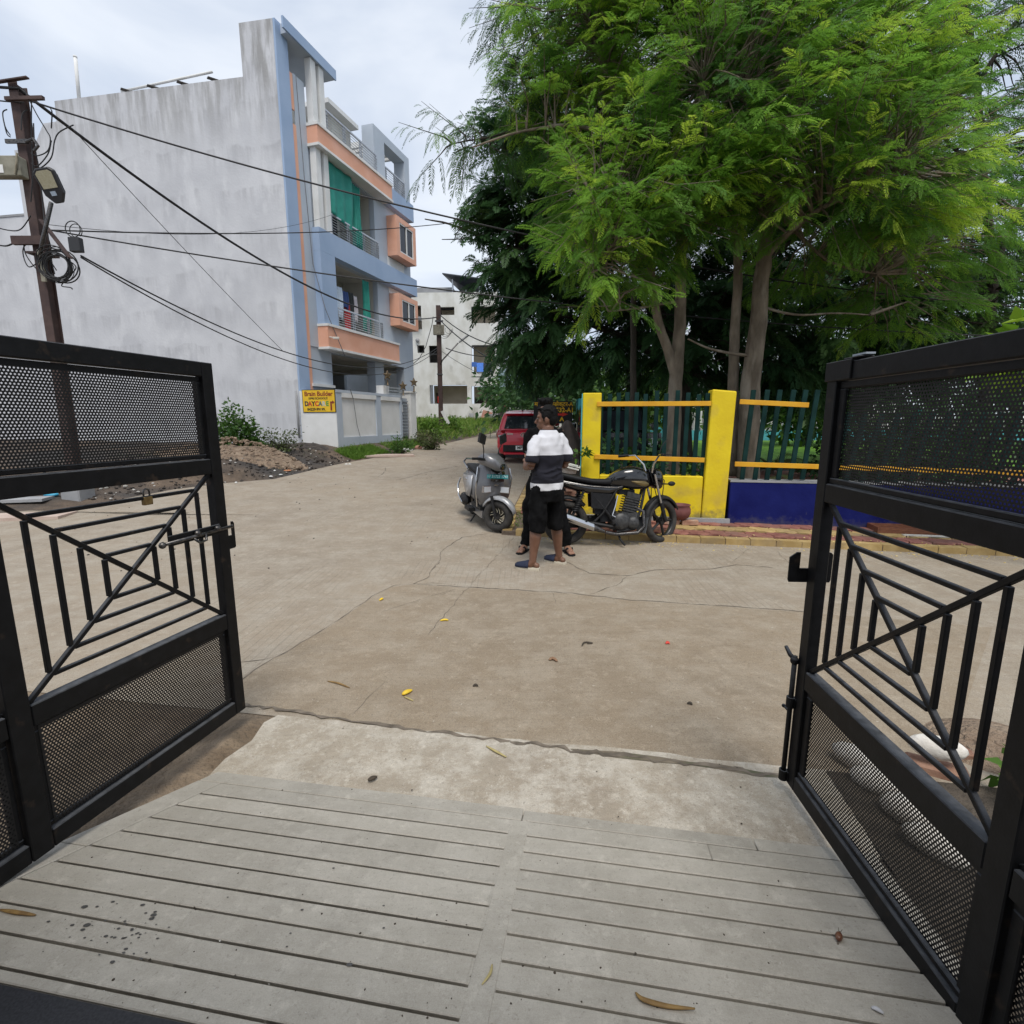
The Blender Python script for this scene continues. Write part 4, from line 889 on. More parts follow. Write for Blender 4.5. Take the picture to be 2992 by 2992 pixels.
# street lamp on the pole
lp = thing('street_lamp', 'dark LED street lamp head on a bent arm on the rusty pole', 'street lamp', (PX, PY-.16, 4.1))
b = MB(); LO = Vector((PX, PY-.16, 4.1)); b.tube([at(116, 760, 9.1)-LO, at(122, 715, 9.05)-LO, at(150, 592, 8.85)-LO], .03, 10); b.build('arm', M_STEEL, lp, smooth=True)
Ml = Matrix.Translation(at(155, 546, 8.8)-LO) @ Matrix.Rotation(rad(-8), 4, 'Y') @ Matrix.Rotation(rad(22), 4, 'X')
b = MB(); pts = [(-.06, 0, -.22), (.06, 0, -.22), (.15, 0, -.1), (.165, 0, .2), (.1, 0, .25), (-.1, 0, .25), (-.165, 0, .2), (-.15, 0, -.1)]
b.prism(pts, (0, -.06, 0)); b.prism([(x*.8, .0, z*.8) for x, _, z in pts][::-1], (0, .06, 0)); b.xf(Ml); b.build('head', M_LAMP, lp, bevel=.012)
b = MB(); b.prism([(-.11, -.061, -.02), (.11, -.061, -.02), (.125, -.061, .18), (.08, -.061, .215), (-.08, -.061, .215), (-.125, -.061, .18)], (0, -.006, 0)); b.xf(Ml); b.build('lens', M_LENS, lp)
b = MB(); b.box(-.04, .04, -.068, -.0605, -.12, -.06); b.xf(Ml); b.build('sticker', mat('pale_sticker', (.35, .42, .5)), lp)
# junction box and coiled cable
jb = thing('junction_box', 'small black junction box hung from the rusty pole', 'junction box', at(222, 712, 9.0))
b = MB(); b.box(-.09, .09, -.05, .05, -.13, .09); b.build('box', M_LAMP, jb, bevel=.008)
b = MB(); b.torus((-.02, 0, .22), .12, .008, 'y', 24, 6); b.torus((.02, .01, .2), .1, .007, 'y', 24, 6, a0=-1, a1=4.4); b.build('loop', M_WIRE, jb, smooth=True)
cc = thing('cable_coil', 'bundled coil of black cable hanging on the rusty pole', 'cable', at(170, 775, 9.05)); rnd = random.Random(21)
b = MB()
for i in range(13):
    R_ = rnd.uniform(.17, .27); st = len(b.v); b.torus((0, 0, 0), R_, rnd.uniform(.006, .012), 'y', 26, 6)
    b.xf(Matrix.Translation((rnd.uniform(-.05, .03), rnd.uniform(-.05, .05), rnd.uniform(-.06, .04))) @ Matrix.Rotation(rnd.uniform(-.35, .35), 4, 'Z') @ Matrix.Rotation(rnd.uniform(-.2, .2), 4, 'X'), st)
b.build('coil', M_WIRE, cc, smooth=True)
# wires hanging about the pole head
rnd = random.Random(4); b = MB()
def pw_(*px, r=.009):
    P = [at(u, v, 9.3-.2+.12*rnd.random()) for u, v in px]; Q = []
    for i in range(len(P)-1):
        p0, p1, p2, p3 = P[max(i-1, 0)], P[i], P[i+1], P[min(i+2, len(P)-1)]
        for k in range(6):
            t = k/6; Q.append(.5*((2*p1)+(p2-p0)*t+(2*p0-5*p1+4*p2-p3)*t*t+(3*p1-p0-3*p2+p3)*t**3))
    Q.append(P[-1]); st = len(b.v); b.tube(Q, r, 6)
pw_((70, 260), (105, 330), (135, 380), (147, 405), (140, 440), (110, 455), (90, 447)); pw_((150, 410), (140, 450), (110, 485), (92, 478)); pw_((215, 365), (175, 385), (160, 410), (150, 460), (120, 490), (95, 492))
pw_((92, 290), (92, 400), (96, 500), (90, 590)); pw_((98, 360), (102, 430), (115, 500), (125, 600), (130, 650)); pw_((10, 350), (20, 390), (30, 400)); pw_((20, 320), (8, 330), (15, 370), (30, 395)); pw_((80, 320), (65, 335), (62, 380))
pw_((65, 690), (30, 715), (0, 717), (-60, 700), r=.013); pw_((70, 690), (74, 740), (110, 790), (130, 798)); pw_((135, 680), (148, 720), (150, 760), (160, 800)); pw_((90, 630), (60, 670), (20, 672), (-40, 655))
pw_((125, 700), (75, 715), (68, 745), (85, 780), (120, 760)); pw_((200, 760), (222, 780), (210, 800)); pw_((195, 815), (180, 835), (205, 840), (212, 845)); pw_((150, 375), (152, 330), (148, 318)); pw_((145, 710), (140, 745), (165, 790))
b.xf(Matrix.Translation((-PX, -PY, -pz))); pm('loose_wires', b, M_WIRE)

# second pole far down the street
Y2 = 26.0; K2 = Y2/33; x2 = at(1289, 1248, Y2).x; p2 = Vector((x2, Y2, zt(x2, Y2)-.03))
po2 = thing('utility_pole', 'slim dark utility pole in the grass before the white building', 'pole', p2); po2.scale = (K2,)*3
h2 = (at(1275, 893, Y2).z-p2.z)/K2; b = MB(); b.box(-.13, .13, -.13, -.11, 0, h2); b.box(-.13, .13, .11, .13, 0, h2); b.box(-.09, .09, -.109, .109, 0, h2-.03); pm('shaft', b, M_RUST, po2)
b = MB(); b.box(-.32, .36, -.26, -.135, h2-1.75, h2-1.15); pm('meter_box', b, M_BOX, po2, bevel=.03); b = MB(); b.box(-.2, .3, -.2, -.14, h2-.98, h2-.88); pm('clamp', b, M_STEEL, po2)
b = MB(); b.box(-.16, .16, -.17, .17, h2-4.1, h2-4.02); pm('clamp', b, M_STEEL, po2)
b = MB(); b.beam((.1, -.17, h2-6.3), (.5, -.17, h2-7.1), .2, .02, up=(0, 1, 0)); pm('paper_strip', b, M_WHITE, po2); b = MB(); b.box(-.16, -.1, -.16, -.135, h2-5.8, h2-5.4); pm('red_rag', b, mat('red_rag', (.4, .03, .02)), po2)
lp2 = thing('street_lamp', 'street lamp on a straight arm on the far slim pole', 'street lamp', (p2.x+.08, p2.y-.12, CAMH+3.7*K2)); lp2.scale = (K2,)*3
b = MB(); b.tube([(0, 0, -.2), (.1, 0, 0), (1.1, -.1, 1.0)], .04, 8); b.build('arm', M_STEEL, lp2, smooth=True); b = MB(); b.obox((1.45, -.12, 1.25), (.75, .22, .09), Matrix.Rotation(-.62, 3, 'Y')); b.build('head', M_CONC, lp2, bevel=.03)
T1 = at(58, 262, 9.24)
def rw(name, label, a, c, sag, r, g='overhead cables over the street', m=None): return wire(name, label, [a, c], r, sag, m=m, n=40, group=g)
rw('overhead_cable', 'thick black twisted cable from pole to pole', T1, at(1276, 927, 25.85), 1.15, .026)
rw('overhead_cable', 'cable from the rusty pole head past the green shade cloth into the trees', T1+Vector((0, 0, -.12)), at(3100, 905, 10.5), .55, .014)
rw('overhead_cable', 'nearly level cable crossing the blank wall at lamp height', at(130, 672, 9.15), at(1560, 610, 22), .35, .012)
rw('overhead_cable', 'cable crossing the house below the blue band into the trees', at(132, 670, 9.15), at(3000, 985, 10.5), .3, .012)
rw('overhead_cable', 'upper of two cables from the junction box to the far pole', at(236, 747, 9.0), at(1276, 1018, 25.85), 1.3, .014)
rw('overhead_cable', 'lower of two cables from the junction box to the far pole', at(236, 752, 9.0), at(1278, 1023, 25.85), 1.5, .012)
rw('overhead_cable', 'thin slanting wire in front of the blank wall', at(215, 380, 9.3), at(236, 747, 9.0).lerp(at(1276, 1018, 25.85), .3)-Vector((0, 0, 1.3*.84)), .05, .006)
rw('overhead_cable', 'faint thin wire crossing the blank wall below the lamp', at(130, 655, 9.2), fp(1.95, 8.4, -.3), .35, .005)
rw('overhead_cable', 'cable bundle leaving the rusty pole head out of the street', at(58, 258, 9.2), at(-700, 60, 9), .2, .02)
rw('overhead_cable', 'wire leaving the rusty pole head above the meter box', at(70, 300, 9.2), at(-500, 150, 9.4), .15, .01)
z25 = lambda x, y, Y: at(1200+x*.2483, 780+y*.2483, Y)
rw('overhead_cable', 'upper cable from the far pole into the dark tree', z25(340, 560, 25.8), z25(1200, 960, 20), .3, .022); rw('overhead_cable', 'lower cable from the far pole into the dark tree', z25(330, 610, 25.8), z25(1100, 1160, 20), .2, .024)
rw('overhead_cable', 'thin cable from the far street lamp into the dark tree', z25(415, 955, 25.6), z25(1000, 1060, 21), .1, .02); rw('overhead_cable', 'fine stay wire below the far street lamp', z25(370, 995, 25.7), z25(800, 1250, 23), .05, .01)
wire('service_cable', 'slack cable from the far pole to the corner of the grey blue house', [z25(265, 585, 25.8), z25(250, 680, 25.7), z25(180, 930, 25.2), z25(100, 1080, 24.9), z25(0, 1165, 24.75)], .016)
b = MB()
for i in range(4): b.torus((.35+.1*i, -.25, h2-1.6+.05*i), .35-.04*i, .012, 'y', 20, 5, a0=2.6, a1=6.6)
pm('wire_loops', b, M_WIRE, po2)
# ================================================================== park fence, bricks, pot, direction board
M_YELW = mat('yellow_wall_paint', (.66, .48, .004), (.76, .585, .007), 2.5, .7, bump=.25, bscale=25, col3=(.5, .36, .05), scale3=3, lo3=.56, hi3=.78, bdist=.01)
M_NAVY = mat('navy_wall_paint', (.005, .008, .085), (.009, .014, .115), 3, .6, bump=.25, bscale=25, col3=(.05, .05, .1), scale3=7, lo3=.68, hi3=.74, bdist=.01, spec=.12)
M_AMB = mat('amber_rail_paint', (.62, .30, .008), (.7, .37, .012), 6, .55)
M_SLAT = mat('dark_green_slat', (.005, .024, .022), (.009, .036, .033), 6, .6, spec=.12); M_TURQ = mat('turquoise_paint', (.06, .38, .42), (.1, .46, .5), 4, .7)
def splash(m, z0, z1, col, amt=.8, sc=9):
    """mud splashed up the foot of a wall"""
    t = m.node_tree; N = t.nodes; K = t.links.new; b = N['Principled BSDF']; g = N.new('ShaderNodeNewGeometry'); sx = N.new('ShaderNodeSeparateXYZ'); K(g.outputs['Position'], sx.inputs[0])
    n = N.new('ShaderNodeTexNoise'); n.inputs['Scale'].default_value = sc; n.inputs['Detail'].default_value = 9; n.inputs['Roughness'].default_value = .7; K(g.outputs['Position'], n.inputs['Vector'])
    mr = N.new('ShaderNodeMapRange'); mr.inputs[1].default_value = z1; mr.inputs[2].default_value = z0; mr.inputs[3].default_value = -.25; mr.inputs[4].default_value = .35; mr.clamp = True; K(sx.outputs[2], mr.inputs[0])
    ad = N.new('ShaderNodeMath'); ad.operation = 'ADD'; K(n.outputs[0], ad.inputs[0]); K(mr.outputs[0], ad.inputs[1])
    r = N.new('ShaderNodeValToRGB'); r.color_ramp.elements[0].position = .5; r.color_ramp.elements[1].position = .75; r.color_ramp.elements[1].color = (amt, amt, amt, 1); K(ad.outputs[0], r.inputs[0])
    mm = N.new('ShaderNodeMix'); mm.data_type = 'RGBA'; K(r.outputs[0], mm.inputs[0]); K(b.inputs['Base Color'].links[0].from_socket, mm.inputs[6]); mm.inputs[7].default_value = (*col, 1); K(mm.outputs[2], b.inputs['Base Color'])
splash(M_YELW, .05, .5, (.25, .2, .06), .9); splash(M_NAVY, .05, .35, (.07, .07, .1), .6)
FO = RF(0, FW, A_K)
def fR(u, v, dF=0.0):
    p = onplane(u, v, (FO[0]+sin(A_K)*dF, FO[1]+cos(A_K)*dF, 0), rad(90)+A_K); R_, F_ = toRF(p.x, p.y, A_K); return R_, p.z
fy = thing('park_fence', 'yellow park fence with low wall, two pillars and dark green slats', 'fence', (FO[0], FO[1], .04), -A_K)
fb = thing('park_fence', 'navy blue low park wall with leaning dark green slats', 'fence', (FO[0], FO[1], .04), -A_K)
def fbx(name, m, R0, R1, y0, y1, z0, z1, par=fy, **k):
    b_ = MB(); b_.box(R0, R1, y0, y1, z0-.04, z1-.04); return b_.build(name, m, par, **k)
rA, zA = fR(1703, 1148); rB, _ = fR(1758, 1160); rC, zC = fR(2082, 1137); rD, _ = fR(2150, 1137); _, zl = fR(1900, 1390)
zg = zbase(FW)
fbx('pillar', M_YELW, rA, rB, 0, .28, zg, zA, bevel=.015, seg=2); 
b = MB(); b.add([(rC-.04, 0, zg-.04), (rD-.02, 0, zg-.04), (rD-.02, .3, zg-.04), (rC-.04, .3, zg-.04), (rC+.0, 0, zC-.04), (rD+.02, 0, zC-.07), (rD+.02, .3, zC-.07), (rC+.0, .3, zC-.04)], [(3,2,1,0),(4,5,6,7),(0,1,5,4),(1,2,6,5),(2,3,7,6),(3,0,4,7)]); b.build('pillar', M_YELW, fy, bevel=.02, seg=2)
fbx('low_wall', M_YELW, rB+.002, rC-.042, .02, .24, zg, zl, bevel=.012)
fbx('footing', M_CONC, rA-.04, rD+.04, -.05, -.002, zg-.05, zg+.12)
fbx('side_face', M_TURQ, rA-.012, rA-.002, .0, .28, zg, zA-.01)
_, zu = fR(1900, 1180); _, zm = fR(1900, 1338)
def rail(par, R0, R1, za, zb_, m=M_AMB, y=-.045):
    b_ = MB(); b_.beam((R0, y, za-.04), (R1, y, zb_-.04), .03, .065); return b_.build('rail', m, par, bevel=.003)
rail(fy, rB-.06, rC-.01, zu, zu, y=-.02); rail(fy, rB-.08, rC-.05, zm+.01, zm-.02, y=-.02)
M_BRK = mat('rail_bracket', (.55, .27, .01), rough=.6)
for u in (1759, 1782, 1808, 1836, 1864, 1890, 1921, 1950, 1980, 2011, 2040, 2066):
    R_, zT = fR(u, 1146, .12); jt = random.uniform(-.015, .015); b = MB(); b.beam((R_+jt*.5, .12, zl-.1), (R_+jt, .12, zT-.04+random.uniform(-.03, .03)), .032, .06, up=(1, 0, 0)); b.build('slat', M_SLAT, fy, bevel=.003)
_, zlb = fR(2300, 1412); b = MB()
fbx('low_wall', M_NAVY, rD+.022, 6.6, .01, .23, zg, zlb, fb, bevel=.012); fbx('coping', M_CONC, rD+.022, 6.6, .005, .235, zlb+.002, zlb+.03, fb)
r0, z0 = fR(2159, 1174); r1, z1 = fR(2359, 1184); rail(fb, r0, r1, z0, z1); r0, z0 = fR(2145, 1355); r1, z1 = fR(2413, 1370); rail(fb, r0, 6.5, z0, z0-.09)
zf = lambda x, y: (2050+x*.2795, 1100+y*.2795)
for (xt, xb) in ((545, 420), (690, 555), (820, 680), (965, 800), (1090, 925), (1215, 1050)):
    ra, za = fR(*zf(xt, 140), .1); rb_, zb_ = fR(*zf(xb, 1080), .1); b = MB(); b.beam((rb_, .1, zb_-.04), (ra, .1, za-.04), .032, .062, up=(1, 0, 0)); b.build('slat', M_SLAT, fb, bevel=.003)
for i in range(14):
    R_ = r1+.1+i*.2; b = MB(); b.beam((R_, .1, zlb-.05), (R_+.16, .1, zlb+.92), .032, .062, up=(1, 0, 0)); b.build('slat', M_SLAT, fb)
# side fence running away beside the street
b0 = Vector((FO[0]+rA*cos(A_K), FO[1]-rA*sin(A_K), 0))
fs = thing('park_fence', 'turquoise side fence of the park running away from the street corner', 'fence', (b0.x+.12, b0.y+.3, .1), -rad(6))
for i in range(3):
    z = .036*(.3+i*3); b = MB(); b.box(0, .2, i*3, i*3+2.98, z-.2, z+.6); b.build('low_wall', M_TURQ, fs)
    b = MB(); b.box(-.02, .24, i*3+2.7, i*3+2.98, z+.602, z+1.9); b.build('pillar', M_TURQ, fs)
    for k in range(9): b = MB(); b.box(.08, .11, i*3+.2+k*.28, i*3+.26+k*.28, z+.6, z+1.85); b.build('slat', M_SLAT, fs)
    for zz in (.85, 1.6): b = MB(); b.box(.05, .078, i*3+.0, i*3+2.69, z+zz, z+zz+.06); b.build('rail', M_AMB, fs)
# plant pot on bricks
M_BRICK = addrnd(mat('old_brick', (.22, .11, .075), (.34, .2, .14), 14, .9, bump=.5, bscale=70, col3=(.36, .33, .28), scale3=6, lo3=.5, hi3=.68, bdist=.006), .25)
M_BRICKP = addrnd(mat('pale_block', (.34, .31, .26), (.44, .41, .36), 12, .9, bump=.5, bscale=60), .15)
bk = MB(); bk.box(-.11, .11, -.05, .05, 0, .068); BR = bk.mesh('brick', M_BRICK); bk = MB(); bk.box(-.11, .11, -.055, .055, 0, .08); BP = bk.mesh('brick', M_BRICKP)
def brick(me, p, rz, label, group): o_ = inst(me, 'brick', None, p, (random.uniform(-.02, .02), random.uniform(-.02, .02), rz)); md = o_.modifiers.new('bevel', 'BEVEL'); md.width = .006; return tag(o_, label, 'brick', group)
ppos = gnd(1990, 1530, .1); ptop = zbase(ppos.y)+PZ+.034
brick(BR, (ppos.x+.12, ppos.y-.0, ptop), -.15, 'brick under the dark red pot at the yellow wall', 'bricks under the pot'); brick(BR, (ppos.x-.13, ppos.y+.05, ptop), -.1, 'brick under the dark red pot at the yellow wall', 'bricks under the pot')
pt = thing('plant_pot', 'dark red round clay pot on bricks at the yellow wall', 'pot', (ppos.x-.01, ppos.y+.06, ptop+.069))
b = MB(); b.lathe([(.08, 0), (.125, .03), (.15, .09), (.148, .15), (.13, .185), (.14, .2), (.145, .21), (.125, .21), (.12, .16), (.1, .12)], n=24); b.build('bowl', mat('dark_red_clay', (.13, .04, .038), (.18, .065, .058), 10, .75), pt, smooth=True)
b = MB(); b.lathe([(.118, .15), (.001, .155)], n=16, cap=False); b.build('earth', M_SOIL, pt)
# brick stack by the yellow pillar
bx, by = b0.x-.30, b0.y-.02; zb0 = zbase(by)+PZ
rnd = random.Random(9); lvl = 9
for k in range(lvl):
    for j in range(2):
        for i in range(2):
            if k >= lvl-1 and i == 0 and j == 0: continue
            pale = k >= lvl-2 and j == 0
            ro = (k % 2)*PI/2
            dx, dy = (i-.5)*.225, (j-.5)*.115
            if k % 2: dx, dy = (j-.5)*.115*1.9, (i-.5)*.225
            brick(BP if pale else BR, (bx+dx+rnd.uniform(-.012, .012), by+dy+rnd.uniform(-.012, .012), zb0+.03+k*.0825), ro+rnd.uniform(-.06, .06), 'pale block on top of the brick stack by the yellow pillar' if pale else 'brick in the rough stack by the yellow pillar', 'pale blocks on the brick stack' if pale else 'bricks stacked by the yellow pillar')
b = MB(); b.obox((0, 0, .02), (.5, .34, .018)); b.obox((.01, .01, .05), (.5, .3, .012)); o_ = b.build('cement_sheet', M_CREAM); o_.location = (bx+.02, by, zb0+.03+lvl*.0825+.02); o_.rotation_euler = (0, .24, -.15); tag(o_, 'pale sheet lying askew on the brick stack', 'sheet')
# wooden tray and white strip at the foot of the navy wall
wt = gnd(2690, 1556, .1); M_WOOD = mat('brown_wood', (.14, .05, .025), (.22, .085, .04), 8, .6, stretch=(1, 8, 8))
tr = thing('wooden_tray', 'brown wooden tray lying at the foot of the navy wall', 'tray', (wt.x, wt.y+.1, zbase(wt.y)+PZ+.034), -A_K-.05)
b = MB(); b.box(-.48, .48, -.14, .14, 0, .018); b.build('bottom', M_WOOD, tr)
for (x0, x1, y0, y1) in ((-.48, .48, -.16, -.142), (-.48, .48, .142, .16), (-.5, -.482, -.16, .16), (.482, .5, -.16, .16)): b = MB(); b.box(x0, x1, y0, y1, 0, .075); b.build('side', M_WOOD, tr)
b = MB(); b.box(-.3, .3, -.03, .03, 0, .015); o_ = b.build('strip', M_CREAM); o_.location = (wt.x-.02, wt.y-.17, zbase(wt.y)+PZ+.036); o_.rotation_euler = (0, 0, -.2); tag(o_, 'pale wooden strip in front of the brown tray', 'strip')
# black direction board behind the red car
db = thing('direction_board', 'black direction board with yellow lettering and a red arrow', 'sign', at(1615, 1203, 14.3), -.03); db.scale = (.76, .76, .76)
b = MB(); b.box(-.69, .69, 0, .03, -.42, .37); b.build('board', M_INK, db); M_SY = mat('sign_yellow_ink', (.72, .42, .015)); M_SR = mat('sign_red', (.6, .03, .015))
for x in (-.55, .55): b = MB(); b.cyl((x, .05, -2.05), (x, .05, .3), .03, n=8); b.build('post', M_STEEL, db)
ink('म', .2, -.6, .26, M_SY, 1, .004, db, -.003); ink('नगर', .2, -.03, .26, M_SY, .95, .004, db, -.003); ink('सेक्टर-A', .2, .4, .26, M_SY, .95, .004, db, -.003)
ink('To 532-A1', .22, .28, .055, M_SY, .98, .007, db, -.003); ink('A', .2, .33, -.27, M_SY, 1.1, .01, db, -.003)
b = MB(); b.prism([(.1, 0, -.135), (.34, 0, -.135), (.34, 0, -.17), (.55, 0, -.09), (.34, 0, -.02), (.34, 0, -.06), (.1, 0, -.06)], (0, -.004, 0)); b.build('arrow', M_SR, db)
# gateway of the next house beyond the white building
nh = thing('gate_house', 'dark gateway with red pillar beside the white building', 'building', at(1457, 1232, 38.5), 0); nh.location.z = 1.1
b = MB(); b.box(.0, 4, .4, 5, 2.9, 4.2); b.build('balcony', mat('pale_blue_paint', (.3, .4, .46), rough=.8), nh); b = MB(); b.box(.05, .42, .1, .2, 0, 2.7); b.build('gate', M_BLK2, nh)
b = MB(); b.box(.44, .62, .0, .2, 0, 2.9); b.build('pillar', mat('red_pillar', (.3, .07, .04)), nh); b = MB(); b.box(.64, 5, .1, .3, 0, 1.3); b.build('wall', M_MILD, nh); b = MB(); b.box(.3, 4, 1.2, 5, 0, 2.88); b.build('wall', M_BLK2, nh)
ac = thing('air_cooler', 'white window air cooler beyond the red car', 'cooler', at(1503, 1203, 37.5), 0)
b = MB(); b.box(-.5, .5, 0, .5, -.25, .28); b.build('case', M_WHITE, ac); b = MB(); b.box(-.18, .22, -.02, -.003, -.2, .22); b.build('grille', M_BLK2, ac); b = MB(); b.box(-.6, .6, .05, .5, -1.3, -.253); b.build('stand', M_CONC, ac)
# ================================================================== vehicles
M_TYRE = mat('tyre_rubber', (.022, .021, .02), (.05, .046, .042), 12, .85, bump=.3, bscale=90)
M_ALLOY = mat('black_alloy', (.012, .012, .013), rough=.4); M_CHROME = mat('chrome', (.55, .55, .56), rough=.16, metal=1); M_PLAS = mat('black_plastic', (.010, .010, .011), (.02, .02, .021), 20, .55, spec=.3)
M_REDCAR = mat('red_car_paint', (.50, .011, .03), (.54, .014, .035), 3, .3, coat=.6); M_GREYS = mat('grey_scooter_paint', (.15, .15, .158), (.18, .18, .188), 8, .35, metal=.35, coat=.4)
M_GREYL = mat('light_grey_paint', (.36, .365, .38), rough=.35, metal=.3, coat=.4); M_SEAT = mat('seat_vinyl', (.010, .0105, .012), (.017, .0175, .02), 30, .55, spec=.2); M_BLKG = mat('black_gloss', (.006, .006, .007), rough=.14, coat=.7)
M_CLEAR = mat('lamp_clear', (.55, .57, .6), rough=.1, coat=.8); M_REDL = mat('red_lens', (.3, .012, .015), rough=.2, coat=.6); M_TPL = mat('teal_plate', (.0, .28, .30), rough=.5); M_MIR = mat('mirror_glass', (.3, .33, .36), rough=.05, metal=1)
M_GOLD = mat('gold_decal', (.16, .115, .045), rough=.35, metal=.4); M_ENG = mat('engine_metal', (.035, .035, .036), (.07, .07, .07), 30, .5, metal=.4); M_FLAP = mat('faded_rubber', (.05, .055, .06), (.075, .08, .085), 15, .7)
def wheel(par, c, R, tr, rim_m, spokes=5, wid=None, axis_w=.05, twist=.0, smat=None):
    w_ = MB(); w_.torus((0, 0, 0), R-tr*1.75, tr*.32, 'y', 30, 8, 2.2); w_.lathe([(.001, -axis_w*.8), (.045, -axis_w*.8), (.05, -axis_w*.4), (.05, axis_w*.4), (.045, axis_w*.8), (.001, axis_w*.8)], (0, 0, 0), 16, 'y')
    for k in range(spokes):
        a0 = 2*PI*k/spokes; r1 = R-tr*1.8
        P = [(.04*cos(a0), 0, .04*sin(a0)), (r1*.55*cos(a0+twist*.5), 0, r1*.55*sin(a0+twist*.5)), (r1*cos(a0+twist), 0, r1*sin(a0+twist))]
        w_.tube(P, [.02, .016, .02], 6)
    wo = w_.build('wheel', rim_m, par, smooth=True, auto=40); wo.location = c
    t_ = MB(); t_.torus((0, 0, 0), R-tr, tr, 'y', 40, 12, 1.05); t_.build('tyre', M_TYRE, wo, smooth=True)
    if smat:
        for k in range(spokes):
            a0 = 2*PI*k/spokes; r1 = R-tr*1.9
            for sg in (-1, 1):
                d = .045; P = [((.05+(r1-.05)*t)*cos(a0+twist*t+sg*d/(.05+(r1-.05)*t)*.45), 0, (.05+(r1-.05)*t)*sin(a0+twist*t+sg*d/(.05+(r1-.05)*t)*.45)) for t in (0, .35, .7, 1)]
                for yy in (-.024, .024): s_ = MB(); s_.tube([(x, yy, z) for x, _, z in P], .004, 5); s_.build('spoke_edge', smat, wo)
    return wo
def rrect(x0, x1, w, z, r, n=4):
    P = []
    for (cx, cy, a0) in ((x1-r, w-r, 0), (x0+r, w-r, PI/2), (x0+r, -w+r, PI), (x1-r, -w+r, 1.5*PI)):
        for i in range(n): a = a0+PI/2*i/(n-1); P.append(Vector((cx+r*cos(a), cy+r*sin(a), z)))
    return P
def vp(b, name, m, par, smooth=True, auto=45, **k): return b.build(name, m, par, smooth=smooth, auto=auto, **k)
